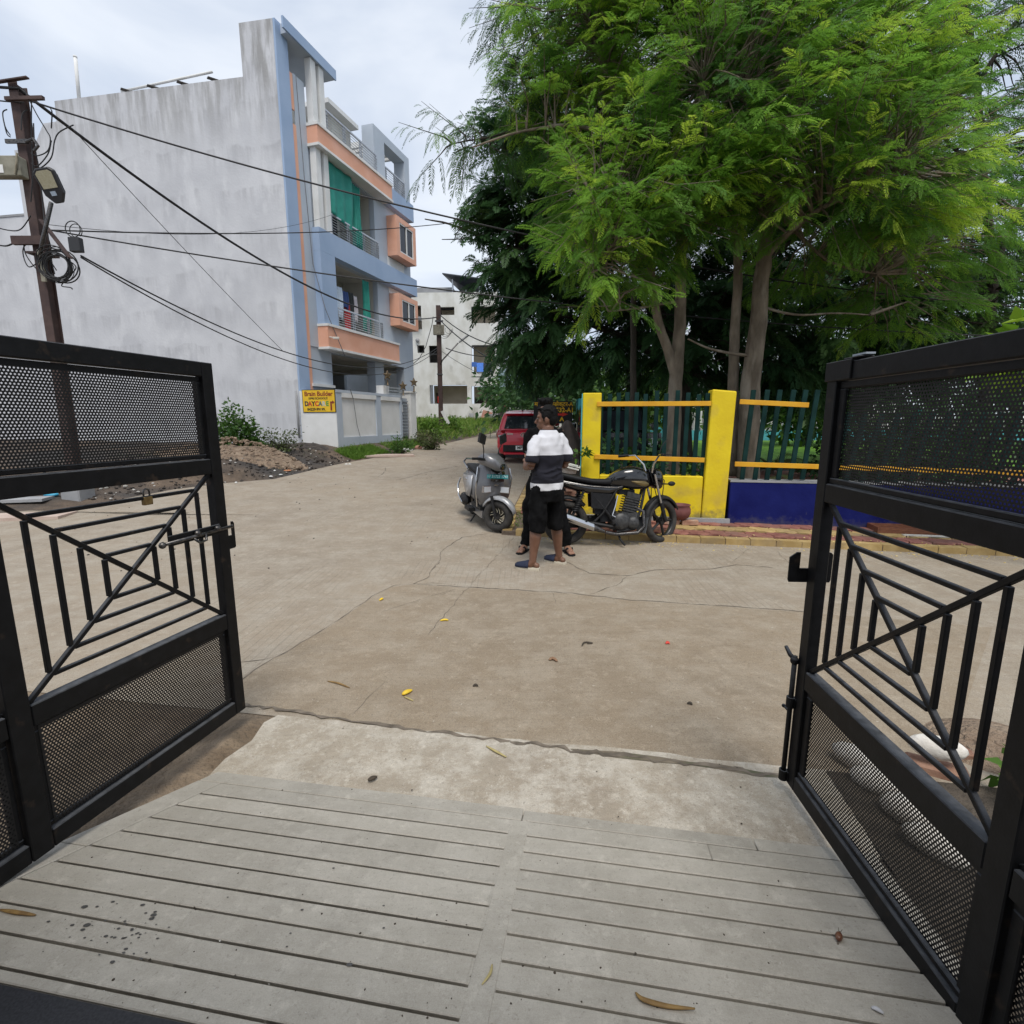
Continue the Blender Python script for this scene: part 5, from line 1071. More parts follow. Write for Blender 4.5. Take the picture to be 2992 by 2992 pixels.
# ---------------- red hatchback
def hatchback():
    fw = Vector((sin(rad(6)), cos(rad(6)), 0)); rear = Vector((.36, 14.95, 0)); ctr = rear+fw*1.88
    c = thing('parked_car', 'red hatchback parked with its rear towards the gate', 'car', (ctr.x, ctr.y, zbase(ctr.y)+.004), rad(84)); c.rotation_euler = (0, -math.atan(.036), rad(84))
    st = [(-1.88, .66, .40, .74), (-1.85, .75, .33, .86), (-1.78, .80, .27, .95), (-1.6, .82, .22, .985), (-1, .83, .19, .97), (0, .83, .18, .95), (.9, .83, .18, .93), (1.35, .82, .2, .88), (1.72, .75, .25, .76), (1.86, .62, .32, .62)]
    rings = []
    for x, w, zb_, zt_ in st:
        H = zt_-zb_; half = [(.7*w, zb_), (.93*w, zb_+.06*H), (w, zb_+.3*H), (w, zb_+.6*H), (.975*w, zb_+.86*H), (.9*w, zt_), (.45*w, zt_+.015)]
        rings.append([Vector((x, y, z)) for y, z in half]+[Vector((x, -y, z)) for y, z in half[::-1]])
    b = MB(); b.loft(rings); vp(b, 'body', M_REDCAR, c, auto=60)
    b = MB(); b.loft([rrect(-1.80, 1.05, .775, .96, .2), rrect(-1.74, .8, .75, 1.1, .2), rrect(-1.62, .48, .7, 1.3, .2), rrect(-1.52, .3, .655, 1.42, .2), rrect(-1.42, .15, .6, 1.48, .22), rrect(-1.2, -.1, .42, 1.505, .25)]); vp(b, 'cabin', M_REDCAR, c, auto=60)
    def patch(name, pts, m, t=.012): q = MB(); q.prism(pts, (-t, 0, 0)); return q.build(name, m, c, bevel=.004)
    b = MB(); b.prism([(-1.796, -.60, 1.0), (-1.796, .60, 1.0), (-1.60, .52, 1.36), (-1.60, -.52, 1.36)][::-1], (-.016, 0, .006)); b.build('rear_window', mat('rear_glass', (.02, .025, .03), rough=.03, coat=1), c, bevel=.006)
    b = MB(); b.loft([[Vector((x, y, z)) for y, z in ((-.56, 0), (.56, 0), (.5, .035), (-.5, .035))] for x, z in ()] or [[Vector((-1.68, -.56, 1.405)), Vector((-1.68, .56, 1.405)), Vector((-1.66, .54, 1.43)), Vector((-1.66, -.54, 1.43))], [Vector((-1.4, -.6, 1.44)), Vector((-1.4, .6, 1.44)), Vector((-1.4, .58, 1.475)), Vector((-1.4, -.58, 1.475))]]); b.build('spoiler', M_REDCAR, c)
    for sg in (-1, 1):
        b = MB(); b.prism([(-1.5, sg*.715, 1.02), (-.5, sg*.755, 1.0), (-.45, sg*.66, 1.38), (-1.35, sg*.635, 1.38)], (0, sg*.02, 0)); b.build('side_window', M_GLASS, c)
        b = MB(); b.prism([(-.42, sg*.757, 1.0), (.72, sg*.765, .99), (.25, sg*.66, 1.38), (-.38, sg*.66, 1.38)], (0, sg*.02, 0)); b.build('side_window', M_GLASS, c)
        b = MB(); b.loft([[Vector((-1.865, sg*.56, .75)), Vector((-1.835, sg*.76, .74)), Vector((-1.70, sg*.83, .75))], [Vector((-1.855, sg*.56, .84)), Vector((-1.81, sg*.785, .86)), Vector((-1.62, sg*.845, .86))], [Vector((-1.79, sg*.58, .95)), Vector((-1.77, sg*.76, .97)), Vector((-1.56, sg*.825, .965))]], cap=False, close=False); o_ = b.build('tail_light', M_REDL, c, smooth=True); md = o_.modifiers.new('s', 'SOLIDIFY'); md.thickness = .02; md.offset = 0
        b = MB(); b.obox((-1.85, sg*.69, .79), (.03, .13, .07)); b.build('reversing_light', M_CLEAR, c, bevel=.01)
        b = MB(); b.obox((.6, sg*.88, 1.04), (.09, .17, .13)); b.build('door_mirror', M_REDCAR, c, bevel=.03)
        for x in (-1.22, 1.22): wheel(c, (x, sg*.73, .28), .28, .09, M_ALLOY if x > 0 else M_ENG, 6)
    b = MB(); b.obox((-1.885, 0, .44), (.03, 1.25, .2)); b.build('bumper_insert', M_PLAS, c, bevel=.02)
    b = MB(); b.obox((-1.885, 0, .285), (.05, 1.2, .07)); b.build('bumper_lip', M_REDCAR, c, bevel=.02)
    b = MB(); b.obox((-1.86, 0, .22), (.1, 1.1, .09)); b.build('underside', M_PLAS, c)
    pl_ = MB(); pl_.obox((-1.905, 0, .46), (.012, .5, .12)); po_ = pl_.build('number_plate', mat('plate_white', (.75, .75, .73), rough=.5), c)
    Mt = Matrix.Translation((-1.913, .08, .46)) @ Matrix.Rotation(-PI/2, 4, 'Z') @ RX
    text_mesh('MP20', .11, M_INK, parent=c, M=Mt, depth=.002, bold=.003)
    b = MB(); b.torus((0, 0, 0), .075, .012, 'x', 24, 6); b.xf(Matrix.Translation((-1.872, 0, .83)) @ Matrix.Diagonal((1, 1.35, .8, 1))); b.beam((-1.872, .045, .79), (-1.872, .03, .87), .01, .02); b.beam((-1.872, -.03, .79), (-1.872, -.045, .87), .01, .02); b.beam((-1.872, .035, .835), (-1.872, -.035, .825), .01, .016); b.build('emblem', M_CHROME, c)
    b = MB(); b.obox((-1.868, .42, .855), (.01, .17, .035)); b.build('badge', M_CHROME, c)
    b = MB(); b.cyl((-1.3, .1, 1.49), (-1.42, .1, 1.62), .008, n=6); b.ell((-1.3, .1, 1.495), (.04, .03, .02)); b.build('antenna', M_PLAS, c)
    for sg in (-1, 1): b = MB(); b.tube([(-1.3, sg*.56, 1.46), (-1.2, sg*.57, 1.51), (.0, sg*.57, 1.51), (.1, sg*.56, 1.46)], .014, 6); b.build('roof_bar', M_PLAS, c)
hatchback()
# ---------------- black off-road vehicle parked beyond the pillar
def jeep():
    p = Vector((2.35, 12.4, 0)); c = thing('parked_car', 'black off road vehicle parked behind the yellow pillar', 'car', (p.x, p.y, zbase(p.y)+.08), rad(-93))
    b = MB(); b.loft([rrect(-1.8, 1.75, .8, .45, .1), rrect(-1.85, 1.8, .84, .7, .12), rrect(-1.85, 1.78, .82, 1.0, .12)]); vp(b, 'body', M_BLKG, c)
    b = MB(); b.loft([rrect(-1.8, .55, .76, 1.0, .12), rrect(-1.75, .35, .7, 1.5, .12), rrect(-1.7, .25, .66, 1.62, .15)]); vp(b, 'cabin', M_BLKG, c)
    b = MB(); b.prism([(.56, -.66, 1.03), (.56, .66, 1.03), (.37, .6, 1.46), (.37, -.6, 1.46)], (.015, 0, .005)); b.build('windscreen', M_GLASS, c)
    b = MB(); b.obox((1.8, 0, .78), (.03, .9, .26)); b.build('grille', M_PLAS, c, bevel=.02); b = MB(); b.obox((1.84, 0, .5), (.16, 1.6, .16)); b.build('bumper', M_PLAS, c, bevel=.03)
    for sg in (-1, 1):
        b = MB(); b.lathe([(.1, 0), (.1, .03), (.06, .05)], (1.79, sg*.62, .8), 16, 'x'); b.build('headlight', M_CLEAR, c, smooth=True)
        b = MB(); b.obox((.5, sg*.93, 1.12), (.07, .16, .16)); b.build('door_mirror', M_BLKG, c, bevel=.03)
        for x in (-1.2, 1.2): wheel(c, (x, sg*.74, .35), .35, .11, M_ENG, 6)
    b = MB(); b.obox((1.862, .0, .5), (.01, .45, .1)); b.build('number_plate', MATS['plate_white'], c)
jeep()
q = gnd(1668, 1480, .09); tp = thing('tarpaulin', 'dark brown tarpaulin draped in a cone beside the yellow pillar', 'tarpaulin', (1.0, 9.4, zbase(9.4)+.05), 0)
b = MB(); rings = []
for j, (r_, z) in enumerate(((.36, 0), (.34, .3), (.3, .7), (.25, .95), (.17, 1.15), (.1, 1.3), (.05, 1.37), (.01, 1.39))):
    rings.append([Vector((r_*(1+.16*sin(5*a+j*.3)+.07*sin(11*a))*cos(a), r_*.8*(1+.16*sin(5*a+j*.3))*sin(a), z)) for a in [2*PI*i/30 for i in range(30)]])
b.loft(rings); b.build('sheet', mat('brown_tarp', (.03, .022, .018), (.055, .04, .032), 6, .8), tp, smooth=True)
# ---------------- grey scooter
def scooter():
    rw_, fw_ = gnd(1398, 1514), gnd(1448, 1557); d = (fw_-rw_); d.z = 0; L = 1.30; d.normalize()
    base = fw_-d*.65; c = thing('scooter', 'grey electric scooter parked with its front wheel turned', 'scooter', (base.x, base.y, zbase(base.y)), math.atan2(d.y, d.x))
    c.rotation_euler = (rad(-4), 0.02, math.atan2(d.y, d.x))
    S = lambda b, n, m, par=c, **k: vp(b, n, m, par, **k)
    wheel(c, (-.64, 0, .225), .225, .06, M_ALLOY, 5)
    def sec(x, w, z0, z1, r=.06, k=14):
        P = []; cz, hz = (z0+z1)/2, (z1-z0)/2
        for i in range(k): a = 2*PI*i/k; cx, sx = cos(a), sin(a); P.append(Vector((x, w*math.copysign(abs(cx)**.6, cx), cz+hz*math.copysign(abs(sx)**.6, sx))))
        return P
    b = MB(); b.loft([sec(-.93, .06, .56, .66), sec(-.86, .12, .48, .72), sec(-.7, .165, .42, .74), sec(-.45, .185, .36, .745), sec(-.25, .18, .3, .74), sec(-.12, .15, .3, .7), sec(-.08, .12, .32, .62)]); S(b, 'rear_body', M_GREYS)
    for sg in (-1, 1):
        b = MB(); b.loft([[Vector((-.82, sg*.15, .6)), Vector((-.8, sg*.165, .52)), Vector((-.4, sg*.2, .36)), Vector((-.2, sg*.19, .36)), Vector((-.18, sg*.175, .5))], [Vector((-.82, sg*.14, .66)), Vector((-.8, sg*.17, .64)), Vector((-.4, sg*.2, .66)), Vector((-.2, sg*.185, .68)), Vector((-.18, sg*.17, .68))]], cap=False, close=False); o_ = S(b, 'side_panel', M_GREYL); o_.modifiers.new('s', 'SOLIDIFY').thickness = .008
        b = MB(); b.ell((-.47, sg*.2, .60), (.05, .012, .025)); S(b, 'side_badge', M_CHROME)
        b = MB(); b.tube([(-.8, sg*.21, .57), (-.82, sg*.24, .45), (-.7, sg*.245, .3), (-.5, sg*.23, .22)], .013, 8); S(b, 'guard_bar', M_CHROME)
        b = MB(); b.tube([(.36, sg*.23, .86), (.41, sg*.255, .72), (.38, sg*.24, .5), (.33, sg*.2, .3)], .012, 8); S(b, 'trim', M_CHROME)
        b = MB(); b.obox((-.1, sg*.2, .2), (.28, .1, .05)); S(b, 'footrest', M_PLAS)
    b = MB(); b.loft([sec(-.88, .1, .72, .78), sec(-.75, .15, .725, .82), sec(-.5, .165, .735, .83), sec(-.3, .16, .72, .80), sec(-.14, .13, .68, .76), sec(-.06, .08, .64, .7)]); S(b, 'seat', M_SEAT)
    b = MB(); b.tube([(-.55, .16, .75), (-.8, .17, .83), (-.95, .1, .87), (-.95, -.1, .87), (-.8, -.17, .83), (-.55, -.16, .75)], .014, 8); S(b, 'grab_rail', M_CHROME)
    b = MB(); b.obox((.12, 0, .275), (.52, .34, .05)); b.obox((-.03, 0, .4), (.04, .3, .3)); S(b, 'floorboard', M_PLAS, bevel=.015)
    b = MB(); b.obox((.06, 0, .2), (.75, .3, .1)); S(b, 'underbody', M_GREYS, bevel=.03)
    b = MB(); b.ell((-.62, -.16, .26), (.22, .07, .1)); S(b, 'motor_cover', M_PLAS)
    b = MB(); b.lathe([(.24, -.08), (.255, 0), (.24, .08)], (-.64, 0, .225), 24, 'y', cap=False); o_ = S(b, 'rear_mudguard', M_PLAS)
    b.v = []; 
    bpy.data.objects.remove(o_)
    # front apron (fixed to the body)
    def ap(z, xf, w, dp): return [Vector((xf-dp*(abs(t)**2.2), w*t, z)) for t in (-1, -.8, -.5, -.2, .2, .5, .8, 1)]+[Vector((xf-dp-.07, w*t*.96, z)) for t in (1, .4, -.4, -1)]
    b = MB(); b.loft([ap(.28, .40, .13, .1), ap(.38, .47, .2, .12), ap(.48, .52, .24, .13), ap(.58, .535, .255, .14), ap(.70, .525, .25, .15), ap(.84, .49, .225, .14), ap(.93, .44, .17, .1)]); S(b, 'apron', M_GREYS)
    b = MB(); b.loft([[Vector((.505, y, .90-abs(y)*.1)) for y in (-.08, 0, .08)], [Vector((.542, y*1.15, .8)) for y in (-.09, 0, .09)], [Vector((.556, y, .69)) for y in (-.09, 0, .09)]], cap=False, close=False); o_ = S(b, 'front_panel', M_BLKG); o_.modifiers.new('s', 'SOLIDIFY').thickness = .02
    for sg in (-1, 1):
        b = MB(); b.obox((.515, sg*.115, .575), (.05, .15, .075), Matrix.Rotation(-sg*.42, 3, 'Z')); S(b, 'headlight', M_CLEAR, bevel=.012)
        b = MB(); b.obox((.512, sg*.115, .575), (.045, .165, .092), Matrix.Rotation(-sg*.42, 3, 'Z')); S(b, 'headlight_frame', M_CHROME, bevel=.01)
    b = MB(); b.obox((.57, 0, .76), (.008, .3, .055)); S(b, 'number_plate', M_TPL, bevel=.004)
    text_mesh('17 S1723 1741', .05, mat('plate_ink', (.6, .75, .75)), parent=c, M=Matrix.Translation((.575, 0, .76)) @ Matrix.Rotation(PI/2, 4, 'Z') @ RX, depth=.002, bold=.001)
    b = MB(); b.obox((.548, 0, .64), (.01, .06, .02)); S(b, 'front_badge', M_CHROME)
    b = MB(); b.tube([(.05, -.1, .22), (.0, -.2, .02)], .012, 8); S(b, 'side_stand', M_PLAS)
    # steering group turned
    sg_ = bpy.data.objects.new('steering', None); COL.objects.link(sg_); sg_.parent = c; sg_.location = (.60, 0, 0); sg_.rotation_euler = (0, 0, rad(46))
    stt = MB(); stt.tube([(-.10, 0, .62), (-.14, 0, .9)], .03, 8); st_o = stt.build('steering_column', M_PLAS, c, smooth=True)
    G = Matrix.Translation((.60, 0, 0)) @ Matrix.Rotation(rad(46), 4, 'Z'); bpy.data.objects.remove(sg_)
    def T(b, n, m, **k): b.xf(G); return S(b, n, m, **k)
    w_ = wheel(c, G @ Vector((.04, 0, .225)), .225, .058, M_ALLOY, 5, twist=.5, smat=mat('cream_line', (.6, .55, .42), rough=.4)); w_.rotation_euler = (0, 0, rad(46))
    b = MB(); b.tube([(.04, .085, .225), (-.04, .085, .5)], .022, 8); T(b, 'fork', M_PLAS); b = MB(); b.tube([(.04, -.085, .225), (-.04, -.085, .5)], .022, 8); T(b, 'fork', M_PLAS)
    rg = []
    for i in range(11):
        a = rad(15)+rad(135)*i/10; R_ = .262; px, pz = .04+R_*cos(a), .225+R_*sin(a); w = .075 if 1 < i < 9 else .05
        rg.append([Vector((px, -w, pz-.03)), Vector((px+.012*cos(a), -w*.6, pz+.012*sin(a))), Vector((px+.02*cos(a), 0, pz+.02*sin(a))), Vector((px+.012*cos(a), w*.6, pz+.012*sin(a))), Vector((px, w, pz-.03))])
    b = MB(); b.loft(rg, cap=False, close=False); o_ = T(b, 'front_mudguard', M_GREYL); o_.modifiers.new('s', 'SOLIDIFY').thickness = .008
    b = MB(); b.loft([sec(-.3, .08, .94, 1.02), sec(-.22, .16, .9, 1.06), sec(-.1, .18, .88, 1.07), sec(.0, .14, .84, 1.02), sec(.06, .08, .84, .95)]); T(b, 'handlebar_cowl', M_GREYS)
    b = MB(); b.loft([sec(.0, .1, .875, .975), sec(.06, .08, .86, .94), sec(.075, .05, .865, .92)]); T(b, 'cowl_lamp', M_BLKG)
    for s_ in (-1, 1):
        b = MB(); b.tube([(-.12, s_*.12, .98), (-.16, s_*.25, 1.0), (-.2, s_*.38, 1.0)], .017, 8); T(b, 'grip', M_SEAT)
        b = MB(); b.tube([(-.1, s_*.2, .98), (-.09, s_*.3, .985), (-.12, s_*.36, .985)], .006, 6); T(b, 'brake_lever', M_STEEL)
        b = MB(); b.tube([(-.14, s_*.19, 1.0), (-.13, s_*.22, 1.12), (-.12, s_*.27, 1.2)], .008, 6); T(b, 'mirror_stem', M_PLAS)
        b = MB(); b.obox((-.12, s_*.3, 1.265), (.03, .16, .12), Matrix.Rotation(s_*.25, 3, 'X')); T(b, 'mirror', M_PLAS, bevel=.02)
        b = MB(); b.obox((-.138, s_*.3, 1.265), (.004, .14, .1), Matrix.Rotation(s_*.25, 3, 'X')); T(b, 'mirror_glass', M_MIR)
scooter()
# ---------------- black motorcycle
def motorcycle():
    r_, f_ = gnd(1654, 1591), gnd(1936, 1588); d = f_-r_; WB = 1.27; mid = (r_+f_)/2; ang = math.atan2(d.y, d.x)
    c = thing('motorcycle', 'black motorcycle with chrome silencer on its side stand by the kerb', 'motorcycle', (mid.x, mid.y, zbase(mid.y)), ang); c.rotation_euler = (rad(-5), 0, ang)
    S = lambda b, n, m, par=c, **k: vp(b, n, m, par, **k)
    hw = .625; R = .282
    def sec(x, w, z0, z1, k=16, e=.7):
        P = []; cz, hz = (z0+z1)/2, (z1-z0)/2
        for i in range(k): a = 2*PI*i/k; cx, sx = cos(a), sin(a); P.append(Vector((x, w*math.copysign(abs(cx)**e, cx), cz+hz*math.copysign(abs(sx)**e, sx))))
        return P
    wheel(c, (-hw, 0, R), R, .052, M_ALLOY, 5)
    # tank, seat, tail, side panels
    b = MB(); b.loft([sec(-.10, .09, .74, .84), sec(-.04, .13, .73, .90), sec(.08, .155, .71, .965), sec(.2, .16, .69, .985), sec(.32, .14, .69, .96), sec(.4, .09, .7, .9), sec(.43, .05, .72, .84)]); S(b, 'tank', M_BLKG)
    for s in (-1, 1):
        b = MB(); b.loft([[Vector((x, s*y, z0)), Vector((x, s*(y+.012), (z0+z1)/2)), Vector((x, s*y, z1))] for x, y, z0, z1 in ((.16, .156, .79, .80), (.22, .163, .765, .80), (.29, .156, .74, .80), (.35, .128, .735, .79), (.39, .102, .745, .77))], cap=False, close=False); S(b, 'tank_decal', M_GOLD)
    b = MB(); b.loft([sec(-.84, .09, .86, .93), sec(-.7, .13, .83, .915), sec(-.5, .14, .79, .87), sec(-.3, .135, .755, .83), sec(-.12, .12, .745, .825), sec(-.05, .1, .75, .86)]); S(b, 'seat', M_SEAT)
    b = MB(); b.loft([sec(-.98, .05, .83, .88), sec(-.85, .09, .77, .87), sec(-.6, .12, .70, .82), sec(-.35, .13, .64, .78), sec(-.1, .12, .62, .75), sec(.04, .11, .68, .76), sec(.1, .06, .70, .75)]); S(b, 'tail_cowl', M_BLKG)
    for s in (-1, 1):
        b = MB(); b.tube([(-.92, s*.08, .84), (-.6, s*.128, .77), (-.3, s*.14, .735), (0.0, s*.128, .72), (.1, s*.11, .745)], .0045, 6); S(b, 'stripe', M_STEEL)
        b = MB(); b.prism([(-.32, s*.09, .47), (-.16, s*.09, .45), (-.06, s*.09, .64), (-.33, s*.09, .66)], (0, s*.03, 0)); S(b, 'side_panel', M_SEAT, bevel=.015)
        b = MB(); b.cyl((-hw+.06, s*.12, .36), (-.42, s*.125, .68), .018, n=8)
        for k in range(8): t = .25+.08*k; p = Vector((-hw+.06, s*.12, .36)).lerp(Vector((-.42, s*.125, .68)), t); b.torus(p, .034, .008, 'z', 14, 6)
        S(b, 'shock_absorber', M_PLAS)
        b = MB(); b.tube([(.0, s*.1, .22), (-.3, s*.11, .28), (-hw, s*.1, R)], .022, 8); S(b, 'swingarm', M_PLAS)
        b = MB(); b.tube([(.36, s*.05, .72), (.3, s*.09, .45), (.22, s*.1, .2), (.0, s*.1, .17)], .018, 8); b.tube([(-.35, s*.1, .7), (-.1, s*.11, .38), (0, s*.1, .2)], .018, 8); b.tube([(.0, s*.1, .7), (-.18, s*.11, .4), (-.28, s*.11, .3)], .016, 8); S(b, 'frame', M_PLAS)
        b = MB(); b.cyl((-.03, s*.1, .26), (-.03, s*.24, .27), .016, n=8); b.cyl((-.36, s*.12, .36), (-.36, s*.24, .37), .014, n=8); S(b, 'footpeg', M_SEAT)
        b = MB(); b.cyl((-.86, s*.08, .79), (-.9, s*.22, .79), .01, n=6); b.ell((-.9, s*.24, .79), (.05, .03, .028)); S(b, 'indicator', M_PLAS)
    b = MB(); b.obox((.1, 0, .3), (.34, .2, .2)); b.ell((.05, -.11, .3), (.12, .05, .11)); b.ell((.2, -.11, .28), (.085, .05, .085)); b.ell((.05, .11, .3), (.12, .05, .11)); S(b, 'crankcase', M_ENG, bevel=.04, seg=2)
    b = MB(); Mx = Matrix.Rotation(rad(14), 4, 'Y')
    for k in range(7): b.obox(Mx @ Vector((.06, 0, .42+.032*k)), (.2, .19, .016), Mx.to_3x3())
    b.obox(Mx @ Vector((.06, 0, .53)), (.13, .13, .26), Mx.to_3x3()); b.obox(Mx @ Vector((.06, 0, .655)), (.17, .15, .06), Mx.to_3x3()); S(b, 'cylinder', M_ENG)
    b = MB(); b.obox((-.14, 0, .52), (.26, .15, .26)); b.obox((-.1, 0, .35), (.2, .14, .12)); S(b, 'airbox', M_SEAT, bevel=.03)
    b = MB(); b.obox((.13, 0, .66), (.2, .12, .06)); S(b, 'fuel_tap_cover', M_SEAT, bevel=.02)
    b = MB(); b.tube([(.0, -.12, .62), (-.03, -.14, .5), (-.07, -.15, .38), (-.03, -.15, .36)], .011, 6); S(b, 'kick_lever', M_CHROME)
    b = MB(); b.tube([(.2, -.05, .5), (.33, -.1, .42), (.34, -.12, .24), (.26, -.13, .16), (.0, -.13, .14), (-.15, -.14, .17)], .022, 10); S(b, 'exhaust_pipe', M_STEEL)
    b = MB(); b.loft([[Vector((x, -.15-r*0+r*sin(a)*.9, z+r*cos(a))) for a in [2*PI*i/14 for i in range(14)]] for x, z, r in ((-.16, .18, .022), (-.24, .21, .036), (-.34, .25, .046), (-.72, .39, .05), (-.86, .44, .047), (-.88, .447, .033))]); S(b, 'silencer', M_STEEL)
    b = MB(); b.loft([[Vector((x, -.155+r*sin(a)*.9, z+r*cos(a))) for a in [PI+.5+2.2*i/7 for i in range(8)]] for x, z, r in ((-.3, .235, .052), (-.55, .33, .056), (-.84, .432, .054))], cap=False, close=False); S(b, 'heat_shield', M_CHROME)
    def guard(cx, a0, a1, w, g):
        b = MB(); rg = []
        for i in range(19):
            t = rad(a0+(a1-a0)*i/18); r1 = R+g; rg.append([Vector((cx+(r1+k)*cos(t), y, R+.015+(r1+k)*sin(t))) for y, k in ((-w, -.035), (-w*.8, .0), (-w*.4, .012), (0, .016), (w*.4, .012), (w*.8, 0), (w, -.035))])
        b.loft(rg, cap=False, close=False); return b
    b = guard(-hw, 40, 190, .06, .03); o_ = S(b, 'rear_mudguard', M_PLAS); o_.modifiers.new('s', 'SOLIDIFY').thickness = .005
    b = MB(); b.box(-hw-.12, -.1, .085, .11, .2, .36); S(b, 'chain_cover', M_PLAS, bevel=.03)
    b = MB(); b.obox((-.97, 0, .80), (.04, .1, .07)); S(b, 'tail_light', M_REDL, bevel=.015)
    b = MB(); b.tube([(-.75, .1, .87), (-.92, .1, .93), (-1.0, .0, .94), (-.92, -.1, .93), (-.75, -.1, .87)], .012, 8); S(b, 'grab_rail', M_PLAS)
    b = MB(); b.tube([(.02, -.08, .16), (.04, -.12, .08), (.08, -.2, .015)], .014, 8); S(b, 'side_stand', M_PLAS)
    # steering group
    G = Matrix.Translation((.46, 0, .8)) @ Matrix.Rotation(rad(30), 4, 'Z') @ Matrix.Translation((-.46, 0, -.8))
    def T(b, n, m, **k): b.xf(G); return S(b, n, m, **k)
    w_ = wheel(c, G @ Vector((hw+.01, 0, R)), R, .045, M_ALLOY, 5); w_.rotation_euler = (0, 0, rad(30))
    for s in (-1, 1):
        b = MB(); b.tube([(hw+.01, s*.085, R), (.545, s*.085, .52)], .025, 10); T(b, 'fork_leg', M_PLAS); b = MB(); b.tube([(.545, s*.085, .52), (.42, s*.085, .88)], .016, 10); T(b, 'fork_tube', M_CHROME)
        b = MB(); b.tube([(.41, s*.05, .9), (.4, s*.08, 1.0), (.37, s*.2, 1.12), (.28, s*.34, 1.11)], .012, 8); T(b, 'handlebar', M_CHROME); b = MB(); b.tube([(.33, s*.27, 1.118), (.25, s*.38, 1.108)], .017, 8); T(b, 'grip', M_SEAT)
        b = MB(); b.tube([(.37, s*.2, 1.13), (.42, s*.28, 1.12), (.38, s*.37, 1.11)], .006, 6); T(b, 'lever', M_PLAS)
        b = MB(); b.cyl((.52, s*.09, .76), (.55, s*.2, .76), .009, n=6); b.ell((.56, s*.23, .765), (.055, .035, .03)); T(b, 'indicator', M_PLAS)
    b = MB(); b.tube([(.36, -.2, 1.12), (.38, -.22, 1.22), (.44, -.25, 1.3)], .006, 6); T(b, 'mirror_stem', M_PLAS)
    b = MB(); b.loft([sec(.44, .1, .74, .95), sec(.5, .115, .70, .96), sec(.56, .1, .69, .92), sec(.6, .06, .71, .85)]); T(b, 'headlight_cowl', M_BLKG); b = MB(); b.ell((.585, 0, .78), (.04, .07, .06)); T(b, 'headlight', M_CLEAR)
    b = guard(hw+.01, 25, 178, .065, .022); o_ = T(b, 'front_mudguard', M_PLAS); o_.modifiers.new('s', 'SOLIDIFY').thickness = .005
    b = MB(); b.obox((hw-.315, 0, .25), (.012, .15, .2), Matrix.Rotation(.25, 3, 'Y')); T(b, 'mud_flap', M_FLAP)
    b = MB(); b.tube([(.45, .06, .9), (.56, .1, .75), (.54, .07, .5), (.5, .03, .4)], .006, 6); b.tube([(.42, -.06, .95), (.6, -.08, .8), (.57, -.07, .55), (hw, -.05, .32)], .006, 6); b.tube([(.4, -.03, .92), (.5, -.05, .6), (.3, -.06, .5)], .006, 6); T(b, 'control_cables', M_WIRE)
motorcycle()
# ================================================================== people
M_SKIN = mat('brown_skin', (.135, .062, .036), (.165, .08, .048), 14, .5, coord='obj'); M_SKIN2 = mat('light_brown_skin', (.24, .125, .08), (.28, .15, .1), 14, .5, coord='obj')
M_HAIR = mat('black_hair', (.002, .002, .0022), (.006, .0055, .0055), 60, .6, spec=.15, bump=.6, bscale=120, coord='obj', bdist=.01); M_BLKC = mat('black_cotton', (.004, .004, .0045), (.008, .008, .0085), 20, .95, spec=.1, bump=.2, bscale=40, coord='obj')
def striped():
    m = mat('striped_shirt', (.6, .6, .62), rough=.9); t = m.node_tree; N = t.nodes; K = t.links.new; b = N['Principled BSDF']
    tc_ = N.new('ShaderNodeTexCoord'); s = N.new('ShaderNodeSeparateXYZ'); K(tc_.outputs['Object'], s.inputs[0]); r = N.new('ShaderNodeValToRGB'); r.color_ramp.interpolation = 'CONSTANT'
    mr = N.new('ShaderNodeMapRange'); mr.inputs[1].default_value = .7; mr.inputs[2].default_value = 1.5; K(s.outputs[2], mr.inputs[0]); K(mr.outputs[0], r.inputs[0])
    pos = lambda z: (z-.7)/.8
    e = r.color_ramp.elements; e[0].position = 0; e[0].color = (.62, .62, .64, 1); e[1].position = pos(.915); e[1].color = (.0045, .0045, .011, 1)
    for z, c_ in ((.985, (.0065, .0065, .014)), (1.205, (.62, .62, .65)), (1.455, (.02, .02, .03))): q = e.new(pos(z)); q.color = (*c_, 1)
    K(r.outputs[0], b.inputs['Base Color'])
    n = N.new('ShaderNodeTexNoise'); n.inputs['Scale'].default_value = 9; n.inputs['Detail'].default_value = 3; K(tc_.outputs['Object'], n.inputs['Vector']); bp = N.new('ShaderNodeBump'); bp.inputs['Strength'].default_value = .3; bp.inputs['Distance'].default_value = .03; K(n.outputs[0], bp.inputs['Height']); K(bp.outputs[0], b.inputs['Normal'])
    return m
M_SHIRT = striped()
def fused(mb, name, m, par, vox=.008, it=6, fac=.5, folds=0):
    o = mb.build(name, m, par, smooth=True); r_ = o.modifiers.new('fuse', 'REMESH'); r_.mode = 'VOXEL'; r_.voxel_size = vox; r_.use_smooth_shade = True
    s = o.modifiers.new('smooth', 'SMOOTH'); s.iterations = it; s.factor = fac
    if folds:
        if 'folds' not in bpy.data.textures: tx = bpy.data.textures.new('folds', 'CLOUDS'); tx.noise_scale = .15; tx.noise_depth = 1
        dm = o.modifiers.new('folds', 'DISPLACE'); dm.texture = bpy.data.textures['folds']; dm.strength = folds; dm.mid_level = .44
    return o
def ering(c, rx, ry, n=18, e=1.0): return [Vector((c[0]+rx*math.copysign(abs(cos(a))**e, cos(a)), c[1]+ry*math.copysign(abs(sin(a))**e, sin(a)), c[2])) for a in [2*PI*i/n for i in range(n)]]
